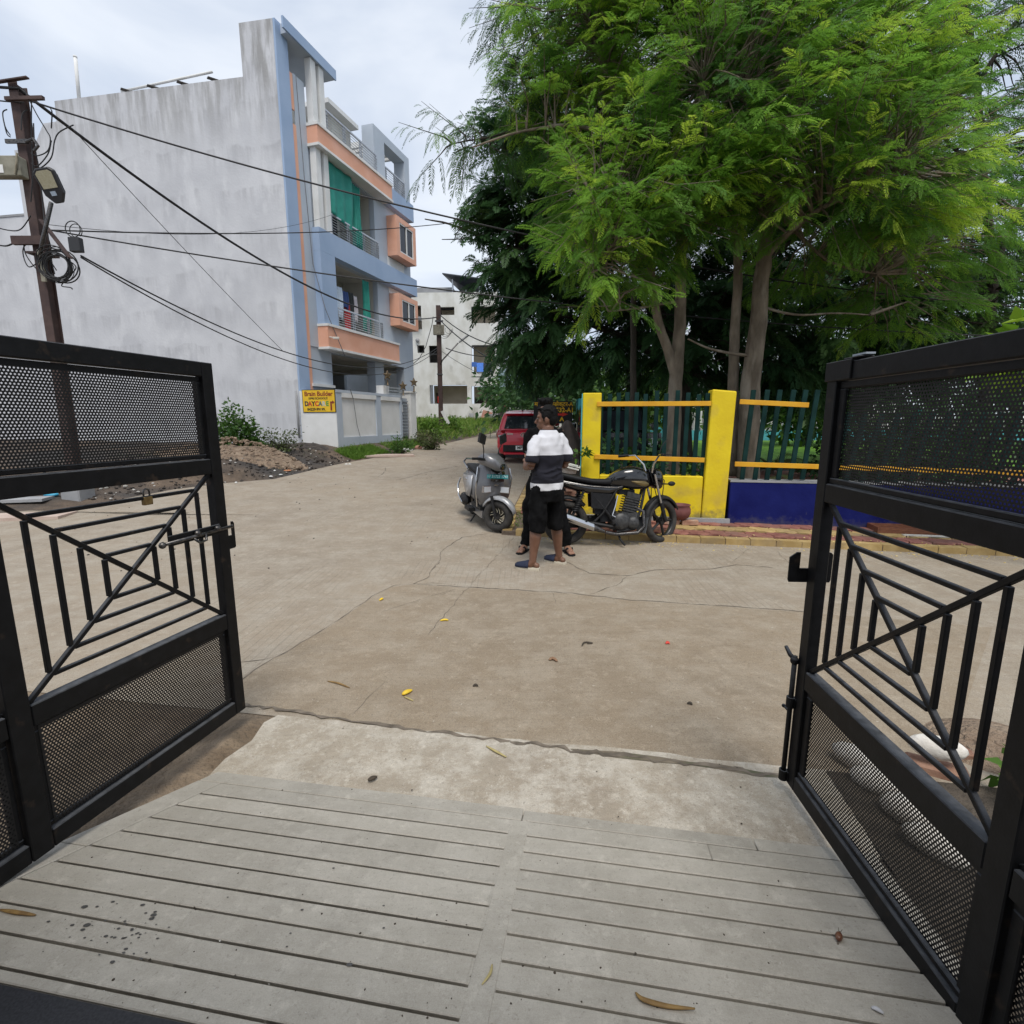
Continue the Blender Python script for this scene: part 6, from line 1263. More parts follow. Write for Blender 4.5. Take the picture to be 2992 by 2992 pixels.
def hand(b, w, d, up, side):
    """palm at w pointing along d; thumb on the 'side' vector; five bent fingers"""
    w, d, up, sd_ = Vector(w), Vector(d).normalized(), Vector(up).normalized(), Vector(side).normalized()
    b.tube([w-d*.03, w+d*.01, w+d*.05, w+d*.085], [.026, .03, .038, .034], 10, sq=.55, side=up)
    for k, (o_, l) in enumerate(((-.03, .062), (-.011, .072), (.010, .068), (.029, .052))):
        p = w+d*.08-sd_*o_; b.tube([p-d*.02, p+d*l*.45-up*.004, p+d*l*.8-up*.022, p+d*l*.9-up*.045], [.0095, .009, .0085, .007], 8)
    p = w+d*.02+sd_*.028; b.tube([p, p+sd_*.025+d*.02, p+sd_*.03+d*.05-up*.01, p+sd_*.022+d*.07-up*.018], [.013, .0115, .0105, .008], 8)
def head(par, c, yaw, skin, hairfn, pitch=0):
    """returns (skin builder pieces already added to b) - all in par's frame"""
    Mh = Matrix.Translation(c) @ Matrix.Rotation(yaw, 4, 'Z') @ Matrix.Rotation(pitch, 4, 'Y')
    b = MB(); b.ell((-.005, 0, .02), (.098, .077, .105), 20, 14); b.ell((.03, 0, -.055), (.062, .056, .062), 16, 10); b.ell((.062, 0, -.088), (.024, .026, .02))
    b.tube([(.085, 0, .025), (.104, 0, -.008), (.114, 0, -.026), (.1, 0, -.036)], [.009, .012, .016, .012], 10); b.ell((.088, 0, -.062), (.014, .024, .008)); b.ell((.087, 0, -.072), (.013, .021, .008))
    b.ell((.078, .033, .034), (.016, .026, .01)); b.ell((.078, -.033, .034), (.016, .026, .01)); b.ell((.06, .045, -.02), (.02, .02, .024)); b.ell((.06, -.045, -.02), (.02, .02, .024))
    for s in (-1, 1):
        b.ell((-.008, s*.079, -.005), (.02, .009, .034), M=Matrix.Rotation(s*.3, 3, 'Z')); b.ell((-.006, s*.076, -.03), (.012, .008, .012))
    b.xf(Mh)
    for s in (-1, 1):
        e = MB(); e.ell((.083, s*.031, .012), (.0105, .013, .0065)); e.xf(Mh); e.build('eye', mat('eye_white', (.2, .17, .15), rough=.4), par, smooth=True)
        e = MB(); e.ell((.0925, s*.031, .012), (.004, .0065, .0065)); e.xf(Mh); e.build('iris', mat('iris_dark', (.008, .006, .005), rough=.15), par, smooth=True)
        e = MB(); e.tube([(.09, s*.012, .035), (.092, s*.03, .041), (.08, s*.052, .034)], [.004, .005, .003], 6); e.xf(Mh); e.build('eyebrow', M_HAIR, par, smooth=True)
    h = MB(); hairfn(h); h.xf(Mh); fused(h, 'hair', M_HAIR, par, .007, 2)
    return b
def hair_short(h):
    rnd = random.Random(2); h.ell((-.022, 0, .05), (.1, .083, .092), 20, 12); h.ell((-.055, 0, -.0), (.066, .075, .075))
    for s in (-1, 1): h.ell((-.005, s*.068, .035), (.05, .017, .04)); h.ell((.018, s*.07, .005), (.012, .01, .03))
    for k in range(90):
        a, t = rnd.uniform(-2.4, 2.4), rnd.uniform(.1, 1.3); p = Vector((-.02-.1*cos(a)*sin(t), .083*sin(a)*sin(t), .05+.092*cos(t))); h.ell(p, (.014, .014, .012), 8, 6)
    for k in range(12): h.ell((.06+.01*rnd.random(), -.055+.01*k, .105+.008*rnd.random()), (.02, .012, .014), 8, 6)
def hair_tall(h):
    rnd = random.Random(5); h.ell((-.02, 0, .055), (.1, .082, .09), 20, 12); h.ell((-.055, 0, .0), (.06, .072, .07)); h.ell((.03, 0, .12), (.062, .068, .04))
    for s in (-1, 1): h.ell((-.005, s*.068, .035), (.05, .016, .045))
    for k in range(110): h.ell((rnd.uniform(-.07, .1), rnd.uniform(-.065, .065), .105+.05*rnd.random()), (.017, .015, .02), 8, 6)
def leg(b, hip, knee, ankle, rs, foot=None):
    hip, knee, ankle = Vector(hip), Vector(knee), Vector(ankle); P = [hip, hip.lerp(knee, .5), knee, knee.lerp(ankle, .3)+Vector((-.012, 0, 0)), knee.lerp(ankle, .7), ankle]
    b.tube(P, rs, 14)
def person_a():
    L_, R_ = gnd(1556, 1664), gnd(1634, 1646); mid = (L_+R_)/2; h = rad(-34); rz = PI/2-h
    c = thing('person', 'man in white and navy t-shirt and black shorts seen from behind', 'person', (mid.x, mid.y, zbase(mid.y)), rz)
    inv = Matrix.Rotation(-rz, 3, 'Z'); la, ra = inv @ (L_-mid), inv @ (R_-mid)
    la.z = ra.z = .0; hips = (-.0, .0)
    b = MB()
    b.loft([ering((0, 0, .86), .1, .135), ering((.0, 0, 1.0), .1, .13), ering((.005, 0, 1.15), .1, .135), ering((0, 0, 1.28), .1, .145), ering((-.01, 0, 1.37), .08, .13), ering((-.005, 0, 1.42), .06, .075), ering((.0, 0, 1.5), .056, .06)])
    leg(b, (0, .09, .88), (la.x*.6+.02, .06+la.y*.4, .46), (la.x, la.y, .075), [.08, .076, .06, .062, .045, .036]); leg(b, (0, -.09, .88), (ra.x*.6+.02, -.06+ra.y*.4, .46), (ra.x, ra.y, .075), [.08, .076, .06, .062, .045, .036])
    for s in (1, -1):
        b.tube([(-.0, s*.15, 1.375), (-.03, s*.2, 1.26), (-.03, s*.232, 1.1)], [.048, .045, .041], 12); b.tube([(-.03, s*.232, 1.1), (.08, s*.21, 1.08), (.2, s*.13 if s > 0 else s*.16, 1.12)], [.043, .041, .028], 12)
        hand(b, (.22, s*.115, 1.125), (.8, -s*.5, .15), (0, 0, 1), (.2, -s*.5, .5))
    fa = []
    for (a, ft) in ((la, rad(-72)), (ra, rad(-52))):
        d = inv @ Vector((sin(ft), cos(ft), 0)); fa.append(d); b.tube([a+Vector((0, 0, .09)), a+d*.02+Vector((0, 0, .055)), a+d*.09+Vector((0, 0, .045)), a+d*.15+Vector((0, 0, .035))], [.036, .042, .04, .03], 12); b.ell(a-d*.045+Vector((0, 0, .045)), (.032, .032, .03))
    hb_ = head(c, Vector((.02, .005, 1.565)), rad(48), M_SKIN, hair_short, .05); b.add(hb_.v, hb_.f)
    fused(b, 'body', M_SKIN, c, .0065, 5)
    s = MB(); s.loft([ering((0.005, 0, .835), .14, .178, e=.9), ering((.0, 0, .92), .135, .172, e=.9), ering((.01, 0, 1.05), .13, .165, e=.9), ering((.0, 0, 1.2), .132, .175, e=.9), ering((-.01, 0, 1.31), .128, .19, e=.9), ering((-.015, 0, 1.385), .095, .172), ering((-.01, 0, 1.43), .075, .1), ering((-.005, 0, 1.452), .068, .074)])
    for sg in (1, -1): s.tube([(-.01, sg*.125, 1.375), (-.02, sg*.178, 1.31), (-.035, sg*.215, 1.21), (-.037, sg*.228, 1.135)], [.066, .07, .064, .063], 14)
    rnd = random.Random(8)
    for k in range(5):   # gathered folds above the hem
        z = .87+.045*k; s.torus((.0, 0, z), 1, .01, 'z', 30, 6); st = len(s.v)-31*6; s.v[st:] = [(v[0]*.137+.0, v[1]*.176, z+(v[2]-z)*1.0+.02*sin(3*math.atan2(v[1], v[0])+k)) for v in s.v[st:]]
    fused(s, 'shirt', M_SHIRT, c, .009, 4, folds=.05)
    p = MB(); p.loft([ering((0, 0, .72), .125, .168, e=.9), ering((0, 0, .8), .135, .176, e=.9), ering((0, 0, .9), .132, .172, e=.9)])
    for a, sg in ((la, 1), (ra, -1)):
        p.tube([(0, sg*.085, .84), (.01+a.x*.2, sg*.085+a.y*.12, .68), (a.x*.5+.01, sg*.06+a.y*.35, .5), (a.x*.58+.01, sg*.05+a.y*.42, .405)], [.098, .097, .09, .088], 16)
    fused(p, 'shorts', M_BLKC, c, .009, 4, folds=.06)
    M_CLOG = mat('blue_clog', (.006, .011, .032), (.01, .017, .045), 30, .8, coord='obj'); M_SOLE = mat('cream_sole', (.55, .5, .4), rough=.7)
    for a, d in zip((la, ra), fa):
        sd_ = Vector((-d.y, d.x, 0)); F = lambda t, w, z: a+d*t+sd_*w+Vector((0, 0, z))
        out = [(-.075, -.03), (-.08, .0), (-.075, .03), (-.02, .042), (.06, .05), (.13, .05), (.18, .03), (.19, 0), (.18, -.03), (.13, -.048), (.06, -.042), (-.02, -.038)]
        q = MB(); q.loft([[F(t, w, .0) for t, w in out], [F(t*1.02, w*1.04, .012) for t, w in out], [F(t, w, .026) for t, w in out]]); q.build('shoe_sole', M_SOLE, c, smooth=True, auto=50)
        q = MB(); q.loft([[F(t, w*k_, z) for k_, z in ((-1, .025), (-.9, .05), (-.55, .05+h_), (0, .058+h_), (.55, .05+h_), (.9, .05), (1, .025))] for t, w, h_ in ((.035, .053, .04), (.08, .052, .028), (.13, .05, .016), (.17, .036, .005), (.187, .018, -.01))], cap=False, close=False); o_ = q.build('shoe_upper', M_CLOG, c, smooth=True); o_.modifiers.new('s', 'SOLIDIFY').thickness = .006
    ph = thing('phone', 'dark phone held in front of the man in the striped shirt', 'phone', (0, 0, 0), rz); pp = Matrix.Rotation(rz, 3, 'Z') @ Vector((.315, .0, 1.165)); ph.location = (mid.x+pp.x, mid.y+pp.y, pp.z+zbase(mid.y))
    q = MB(); q.obox((0, 0, 0), (.012, .075, .15), Matrix.Rotation(.6, 3, 'Y')); q.build('case', M_BLKG, ph, bevel=.004)
person_a()
def person_b():
    L_, R_ = gnd(1655, 1613), gnd(1535, 1609); mid = (L_+R_)/2; h = rad(186); rz = PI/2-h
    c = thing('person', 'man in black clothes and sandals half hidden behind the man in shorts', 'person', (mid.x, mid.y, zbase(mid.y)), rz)
    inv = Matrix.Rotation(-rz, 3, 'Z'); la, ra = inv @ (L_-mid), inv @ (R_-mid); la.z = ra.z = 0
    lx = -.02; off = inv @ Vector((-.02, 0, 0)); ox, oy = off.x, off.y
    b = MB(); b.loft([ering((ox, oy, .9), .09, .125), ering((ox, oy, 1.05), .09, .12), ering((ox, oy, 1.22), .09, .125), ering((ox, oy, 1.36), .09, .135), ering((ox, oy, 1.43), .07, .115), ering((ox, oy, 1.485), .056, .065), ering((ox, oy, 1.57), .052, .055)])
    leg(b, (ox, oy+.09, .92), (.03, oy+.05+la.y*.5, .5), (la.x, la.y, .08), [.072, .066, .048, .05, .038, .034]); leg(b, (ox, oy-.09, .92), (.03, oy-.05+ra.y*.5, .5), (ra.x, ra.y, .08), [.072, .066, .048, .05, .038, .034])
    for s in (1, -1):
        b.tube([(ox, oy+s*.16, 1.43), (ox-.02, oy+s*.19, 1.3), (ox-.02, oy+s*.207, 1.14)], [.046, .042, .038], 12); b.tube([(ox-.02, oy+s*.207, 1.14), (ox+.1, oy+s*.19, 1.13), (ox+.21, oy+s*.13, 1.19)], [.04, .037, .026], 12)
        hand(b, (ox+.225, oy+s*.115, 1.195), (.8, -s*.5, .2), (0, 0, 1), (.2, -s*.5, .5))
    fa = []
    for (a, ft) in ((la, rad(165)), (ra, rad(205))):
        d = inv @ Vector((sin(ft), cos(ft), 0)); fa.append(d); b.tube([a+Vector((0, 0, .1)), a+d*.02+Vector((0, 0, .06)), a+d*.1+Vector((0, 0, .045)), a+d*.16+Vector((0, 0, .032))], [.036, .04, .038, .03], 12)
        for k in range(5): sd_ = Vector((-d.y, d.x, 0)); p = a+d*.15+sd_*(-.03+.015*k)+Vector((0, 0, .03)); b.tube([p, p+d*(.05-.004*abs(k-1))-Vector((0, 0, .006))], [.0105, .008], 8)
    hb_ = head(c, Vector((ox+.02, oy, 1.635)), rad(-12), M_SKIN2, hair_tall, .08); b.add(hb_.v, hb_.f)
    fused(b, 'body', M_SKIN2, c, .0065, 5)
    s = MB(); s.loft([ering((ox, oy, .86), .13, .16, e=.9), ering((ox, oy, 1.05), .12, .155, e=.9), ering((ox, oy, 1.25), .125, .165, e=.9), ering((ox, oy, 1.37), .12, .18, e=.9), ering((ox, oy, 1.44), .09, .155), ering((ox, oy, 1.485), .07, .085), ering((ox, oy, 1.505), .062, .066)])
    for sg in (1, -1): s.tube([(ox, oy+sg*.13, 1.43), (ox-.01, oy+sg*.175, 1.36), (ox-.02, oy+sg*.2, 1.25), (ox-.022, oy+sg*.206, 1.17)], [.065, .07, .064, .062], 14)
    fused(s, 'shirt', M_BLKC, c, .009, 4, folds=.04)
    p = MB(); p.loft([ering((ox, oy, .78), .12, .17, e=.9), ering((ox, oy, .94), .125, .17, e=.9)])
    for a, sg in ((la, 1), (ra, -1)): p.tube([(ox, oy+sg*.085, .88), (.02, oy+sg*.05+a.y*.5, .52), (a.x*.9, a.y*.95, .16), (a.x, a.y, .075)], [.105, .08, .062, .066], 16)
    fused(p, 'trousers', M_BLKC, c, .009, 4, folds=.05)
    for a, d in zip((la, ra), fa):
        sd_ = Vector((-d.y, d.x, 0)); F = lambda t, w, z: a+d*t+sd_*w+Vector((0, 0, z)); out = [(-.06, -.03), (-.07, 0), (-.06, .03), (0, .04), (.1, .05), (.19, .04), (.215, 0), (.19, -.04), (.1, -.046), (0, -.038)]
        q = MB(); q.loft([[F(t, w, .0) for t, w in out], [F(t, w, .014) for t, w in out]]); q.build('sandal_sole', M_SEAT, c); q = MB(); q.tube([F(.06, -.047, .012), F(.1, -.03, .07), F(.14, 0, .05), F(.1, .03, .07), F(.06, .05, .012)], .013, 6); q.build('sandal_strap', M_SEAT, c, smooth=True)
person_b()
# ================================================================== vegetation
RNG = np.random.default_rng(12)
def nrm(a): return a/np.maximum(1e-9, np.linalg.norm(a, axis=-1, keepdims=True))
def frond_tpl(pairs=9, seed=0, wid=.34, lw=.045, lead=.55):
    """bipinnate leaf of length 1 along x in the xy plane; every pinna a narrow four-cornered blade"""
    r = np.random.default_rng(seed); V = []; F = []
    V += [(0, -.008, 0), (0, .008, 0), (1, .003, 0), (1, -.003, 0)]; F.append((0, 1, 2, 3))
    for i in range(pairs):
        x = .12+.86*i/(pairs-1); l = wid*(.55+.45*math.sin(PI*min(1, .25+.75*(i+.5)/pairs)))*(1 if i < pairs-2 else .7)
        for s in (-1, 1):
            a = rad(58+r.uniform(-7, 7)-14*i/pairs); d = np.array([cos(a), s*sin(a), r.uniform(-.12, .1)]); n = np.array([-s*sin(a)*-1, cos(a), 0]); p = np.array([x+.02*r.uniform(-1, 1), 0, 0]); o = len(V); w = lw*r.uniform(.8, 1.2)
            n = np.array([-d[1], d[0], 0.0]); V += [tuple(p), tuple(p+d*l*.45+n*w*.5), tuple(p+d*l+np.array([0, 0, -.06*l])), tuple(p+d*l*.45-n*w*.5)]; F.append((o, o+1, o+2, o+3))
    return np.array(V), np.array(F)
def leaf_tpl():
    return np.array([(0, 0, 0), (.35, .28, .04), (1, 0, -.08), (.35, -.28, .04)], float), np.array([(0, 1, 2, 3)])
def palm_tpl(n=16):
    V = [(0, -.01, 0), (0, .01, 0), (1, 0, -.0)]; V += [(.5, .0, 0)]; F = [(0, 1, 2, 3)]
    for i in range(n):
        x = .15+.85*i/n; l = .33*math.sin(PI*(.15+.8*i/n))+.05
        for s in (-1, 1): o = len(V); d = np.array([cos(1.0), s*sin(1.0), -.25]); m = np.array([d[1]*-1, d[0], 0])*.018; p = np.array([x, 0, 0]); V += [tuple(p), tuple(p+d*l*.4+m), tuple(p+d*l), tuple(p+d*l*.4-m)]; F.append((o, o+1, o+2, o+3))
    return np.array(V), np.array(F)
def scatter_mesh(name, tpls, pos, dirs, ups, sc, tint, droop, m, parent=None, extra=None):
    """one mesh made of leaf templates placed at pos, pointing along dirs"""
    N = len(pos); pick = RNG.integers(0, len(tpls), N); VV = []; FF = []; TT = []; base = 0
    X = nrm(dirs); Y = nrm(np.cross(ups, X)); Z = np.cross(X, Y)
    for k, (tv, tf) in enumerate(tpls):
        I = np.where(pick == k)[0]
        if not len(I): continue
        x, y, z = tv[:, 0], tv[:, 1], tv[:, 2]
        P = pos[I][:, None, :]+sc[I][:, None, None]*(X[I][:, None, :]*x[None, :, None]+Y[I][:, None, :]*y[None, :, None]+Z[I][:, None, :]*z[None, :, None])
        P[:, :, 2] -= (droop[I]*sc[I])[:, None]*(x[None, :]**2)
        VV.append(P.reshape(-1, 3)); FF.append((tf[None]+(np.arange(len(I))*len(tv))[:, None, None]+base).reshape(-1, 4)); base += len(I)*len(tv); TT.append(np.repeat(tint[I], len(tv)))
    V = np.concatenate(VV); F = np.concatenate(FF); T = np.concatenate(TT)
    me = bpy.data.meshes.new(name); me.vertices.add(len(V)); me.vertices.foreach_set('co', V.ravel().astype(np.float32)); me.loops.add(F.size); me.loops.foreach_set('vertex_index', F.ravel().astype(np.int32))
    me.polygons.add(len(F)); me.polygons.foreach_set('loop_start', np.arange(0, F.size, 4, dtype=np.int32)); me.polygons.foreach_set('loop_total', np.full(len(F), 4, np.int32)); me.update(); me.validate()
    at_ = me.attributes.new('tint', 'FLOAT', 'POINT'); at_.data.foreach_set('value', T.astype(np.float32)); me.materials.append(m)
    o = bpy.data.objects.new(name, me); COL.objects.link(o)
    if parent: o.parent = parent
    return o
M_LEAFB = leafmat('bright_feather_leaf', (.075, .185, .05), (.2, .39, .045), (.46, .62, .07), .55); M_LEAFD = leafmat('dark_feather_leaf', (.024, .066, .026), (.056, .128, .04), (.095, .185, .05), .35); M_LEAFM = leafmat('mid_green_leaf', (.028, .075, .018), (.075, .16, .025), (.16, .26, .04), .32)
M_LEAFO = leafmat('olive_leaf', (.06, .085, .03), (.11, .14, .05), (.19, .2, .07), .3); M_GRASS = leafmat('grass_blade', (.07, .15, .025), (.17, .3, .045), (.32, .38, .1), .4); M_LEAFL = leafmat('lime_leaf', (.08, .2, .02), (.2, .36, .03), (.35, .5, .05), .4)
M_BARK = mat('grey_brown_bark', (.125, .097, .068), (.25, .2, .148), 7, .9, bump=.8, bscale=26, stretch=(1, 1, .35), col3=(.3, .255, .2), scale3=4, lo3=.55, hi3=.7, bdist=.03); M_BARKD = mat('dark_bark', (.03, .024, .018), (.06, .048, .036), 7, .9, bump=.8, bscale=24, stretch=(1, 1, .35), bdist=.03)
FT = [frond_tpl(12, i, .27, .045) for i in range(6)]; FTD = [frond_tpl(10, 20+i, .36, .085) for i in range(4)]; FTS = [frond_tpl(8, 40+i, .3, .07) for i in range(4)]
def smooth_path(P, n=6):
    P = [Vector(p) for p in P]; Q = []
    for i in range(len(P)-1):
        p0, p1, p2, p3 = P[max(i-1, 0)], P[i], P[i+1], P[min(i+2, len(P)-1)]
        for k in range(n): t = k/n; Q.append(.5*((2*p1)+(p2-p0)*t+(2*p0-5*p1+4*p2-p3)*t*t+(3*p1-p0-3*p2+p3)*t**3))
    Q.append(P[-1]); return Q
def limb(mb, P, r0, r1, n=10, sub=6, wob=.0):
    Q = smooth_path(P, sub); k = len(Q); Q = [q+Vector((mnoise.noise(q*3)*wob, mnoise.noise(q*3+Vector((9, 0, 0)))*wob, 0)) for q in Q]
    mb.tube(Q, [r0+(r1-r0)*(i/(k-1))**.8*1.0*(1+.08*mnoise.noise(q*6)) for i, q in enumerate(Q)], n); return Q
def crown_ell(u, v, Y, ru, rv, ry):
    c = at(u, v, Y); s = Y/FPX; return np.array([c.x, c.y, c.z]), np.array([ru*s, ry, rv*s])
def feather_tree(name, label, base, trunks, ells, nspray, mleaf, mbark, fr=(.3, .42), tpl=None, tint=(.15, .55), nf=9, spray=(.5, .85), droop=.35, group='feathery trees in the park', dark=0, upbias=.15, sky=0):
    t = thing(name, label, 'tree', base, 0, group); off = Vector(base); tb = MB(); nodes = []
    for P, r0, r1 in trunks: nodes += limb(tb, [Vector(p)-off for p in P], r0, r1, 12, 6, .03)
    nodes = np.array([tuple(q) for q in nodes]); tot = sum(np.prod(e[1])**.67 for e in ells); pos = []; dr = []; up = []; sc = []; ti = []; dp = []
    offn = np.array(tuple(off))
    for (c, r) in ells:
        n = max(3, int(nspray*np.prod(r)**.67/tot)); d = nrm(RNG.normal(size=(n, 3))); rr = RNG.uniform(.25, 1, (n, 1))**.45; P = c-offn+d*r*rr
        for i in range(n):
            p = P[i]; j = int(np.argmin(np.sum(((nodes-p)*[1, 1, 1.1])**2, 1)+1.5*(nodes[:, 2] > p[2]+.5))); q = nodes[j]
            out = p-q; L0 = np.linalg.norm(out)
            dd = nrm(nrm(out)*.75+d[i]*[.9, .9, .35]+np.array([0, 0, upbias-.25])+RNG.normal(size=3)*.22); L = RNG.uniform(*spray)
            # twig from the limb into the spray
            if L0 < 3.2 and (i % 2 == 0):
                m_ = Vector(q).lerp(Vector(p), .55)+Vector((0, 0, .12*L0)); tb.tube([Vector(q), m_, Vector(p), Vector(p+dd*L)], [.012+.008*L0, .014, .009, .003], 5, cap=False)
            else: tb.tube([Vector(p-dd*.25), Vector(p+dd*L)], [.008, .003], 4, cap=False)
            side = nrm(np.cross(dd, [0, 0, 1])+1e-6); nloc = nrm(np.array([0, 0, 1])+RNG.normal(size=3)*.35)
            tnt = np.clip(RNG.uniform(*tint)+.6*mnoise.noise(Vector(tuple(p*.9+5)))+RNG.normal()*.08, 0, 1)
            for k in range(nf):
                s = (k+.6)/nf; sg = -1 if k % 2 else 1; a = rad(RNG.uniform(38, 66))*(1-.55*s)
                pos.append(p+dd*L*s+np.array([0, 0, -.1*L*s*s])); dv = dd*cos(a)+side*sg*sin(a)+RNG.normal(size=3)*.14; dv[2] += RNG.uniform(-.2, .12); dr.append(dv); up.append(nloc+RNG.normal(size=3)*.25); sc.append(RNG.uniform(*fr)*(1.05-.3*s)); ti.append(np.clip(tnt+.25*s*RNG.uniform(0, 1)**2, 0, 1)); dp.append(droop*RNG.uniform(.5, 1.5))
    tb.build('trunk', mbark, t, smooth=True)
    scatter_mesh('crown', tpl or FT, np.array(pos), np.array(dr), np.array(up), np.array(sc), np.array(ti), np.array(dp), mleaf, t)
    return t
def px(u, v, Y): return at(u, v, Y)
gz = lambda x, y: zt(x, y)-.05
# ---- the near bright tree with two stems behind the yellow fence
YA = 9.6; bA = at(1963, 1395, YA); bA.z = gz(bA.x, YA)
feather_tree('feather_leaf_tree', 'bright feathery tree whose forked grey trunk rises behind the yellow fence', bA,
  [([bA, px(1968, 1230, YA), px(1976, 1090, YA), px(1985, 960, YA), px(1990, 780, YA), px(1985, 520, YA+.1), px(1965, 250, YA+.1), px(1972, 20, YA+.2), px(1960, -250, YA+.2)], .155, .045),
   ([px(1976, 1110, YA), px(1955, 1040, YA), px(1925, 940, YA-.1), px(1902, 800, YA-.1), px(1870, 620, YA-.1), px(1840, 400, YA), px(1760, 180, YA), px(1705, 0, YA), px(1660, -200, YA)], .10, .03),
   ([px(1990, 700, YA), px(1900, 600, YA-.6), px(1780, 560, YA-1), px(1680, 570, YA-1.2)], .04, .015), ([px(1870, 640, YA-.1), px(1790, 720, YA-.8), px(1720, 800, YA-1.1)], .035, .012),
   ([px(1840, 430, YA), px(1700, 370, YA-.3), px(1540, 380, YA-.4), px(1380, 430, YA-.3)], .04, .012), ([px(1990, 880, YA), px(1860, 900, YA-.5), px(1780, 910, YA-.8)], .03, .01)],
  [crown_ell(1790, 830, YA-1, 80, 60, .7), crown_ell(1880, 620, YA-.9, 190, 90, 1.1), crown_ell(1770, 720, YA-1.1, 110, 80, .8), crown_ell(1960, 520, YA-.6, 230, 170, 1.2), crown_ell(1770, 570, YA-.8, 130, 120, .9), crown_ell(1760, 400, YA, 120, 100, 1.0),
   crown_ell(1850, 200, YA, 190, 180, 1.3), crown_ell(1650, 110, YA, 110, 150, 1.0), crown_ell(1960, -60, YA, 280, 190, 1.5), crown_ell(1740, -200, YA, 200, 140, 1.4), crown_ell(1600, 330, YA-.2, 90, 60, .6)],
  1000, M_LEAFB, M_BARK, fr=(.22, .42), spray=(.4, .9), tint=(.2, .75))
# thin outlying twigs at the left of the crown
feather_tree('feather_leaf_tree', 'slender overhanging bough with thin drooping feathery leaves against the sky', px(1700, 1385, 10.4),
  [([px(1845, 1385, 10.6), px(1850, 1000, 10.6), px(1840, 500, 10.4), px(1700, 250, 10.2), px(1560, 120, 10)], .08, .02), ([px(1800, 440, 10.4), px(1600, 370, 10.1), px(1430, 400, 10), px(1320, 420, 10)], .035, .008), ([px(1700, 250, 10.2), px(1600, 210, 10), px(1530, 240, 10)], .03, .008), ([px(1560, 120, 10), px(1530, 20, 10), px(1490, -60, 10)], .03, .008)],
  [crown_ell(1360, 420, 10, 80, 30, .4), crown_ell(1450, 400, 10, 90, 40, .4), crown_ell(1560, 230, 10, 60, 50, .4), crown_ell(1540, 60, 10, 50, 60, .4), crown_ell(1620, 150, 10, 90, 100, .5), crown_ell(1560, 330, 10, 70, 50, .4), crown_ell(1500, 0, 10, 30, 40, .3)],
  95, M_LEAFM, M_BARKD, fr=(.24, .34), tint=(.1, .5), nf=8, droop=.8)
# ---- the larger tree with a thick trunk behind the navy wall
YB_ = 9.4; bB = at(2190, 1395, YB_); bB.z = gz(bB.x, YB_)
feather_tree('feather_leaf_tree', 'bright feathery tree whose thick double trunk rises behind the navy wall', bB,
  [([bB, px(2188, 1250, YB_), px(2195, 1100, YB_), px(2212, 950, YB_), px(2228, 780, YB_), px(2250, 560, YB_), px(2310, 330, YB_), px(2385, 120, YB_), px(2440, -100, YB_)], .21, .06),
   ([at(2150, 1390, YB_+.3), px(2142, 1200, YB_+.3), px(2146, 1000, YB_+.3), px(2155, 820, YB_+.3), px(2150, 560, YB_+.3), px(2120, 300, YB_+.4), px(2110, 20, YB_+.4), px(2080, -200, YB_+.4)], .115, .04),
   ([px(2195, 1040, YB_), px(2120, 1030, YB_-.1), px(2060, 1015, YB_-.2), px(2010, 990, YB_-.3)], .035, .012), ([px(2230, 760, YB_), px(2350, 640, YB_-.6), px(2500, 560, YB_-.9), px(2650, 500, YB_-1)], .06, .015),
   ([px(2240, 900, YB_), px(2330, 920, YB_-.3), px(2440, 915, YB_-.5), px(2540, 920, YB_-.5)], .025, .01), ([px(2310, 330, YB_), px(2480, 170, YB_), px(2600, 40, YB_), px(2760, -20, YB_)], .075, .02), ([px(2250, 600, YB_), px(2420, 760, YB_-.3), px(2560, 800, YB_-.4)], .04, .012),
   ([px(2290, 420, YB_), px(2180, 300, YB_-.7), px(2050, 250, YB_-1)], .05, .012), ([px(2600, 40, YB_), px(2700, 130, YB_), px(2780, 260, YB_)], .04, .012)],
  [crown_ell(2180, 470, YB_-1.0, 210, 120, 1.1), crown_ell(2420, 440, YB_-1.1, 260, 170, 1.2), crown_ell(2330, 240, YB_-.8, 260, 180, 1.3), crown_ell(2100, 250, YB_-.8, 200, 170, 1.2), crown_ell(2580, 560, YB_-.9, 170, 160, 1.1), crown_ell(2450, 600, YB_-.8, 210, 90, 1.0), crown_ell(2640, 680, YB_-.5, 150, 90, .9),
   crown_ell(2560, 300, YB_-.4, 160, 140, 1.0), crown_ell(2200, 20, YB_-.3, 300, 170, 1.5), crown_ell(2480, 20, YB_-.2, 180, 150, 1.3), crown_ell(2060, 560, YB_-.9, 120, 70, .8), crown_ell(2250, -220, YB_, 350, 130, 1.8), crown_ell(2480, 830, YB_+1.2, 130, 50, .7), crown_ell(2640, 880, YB_+.6, 130, 70, .8), crown_ell(2720, 420, YB_-.2, 120, 140, .9), crown_ell(2800, 650, YB_-.2, 110, 110, .8), crown_ell(2680, 150, YB_, 110, 120, .8), crown_ell(2330, 760, YB_+1.0, 110, 50, .6)],
  1400, M_LEAFB, M_BARK, fr=(.22, .42), spray=(.4, .9), tint=(.2, .75))
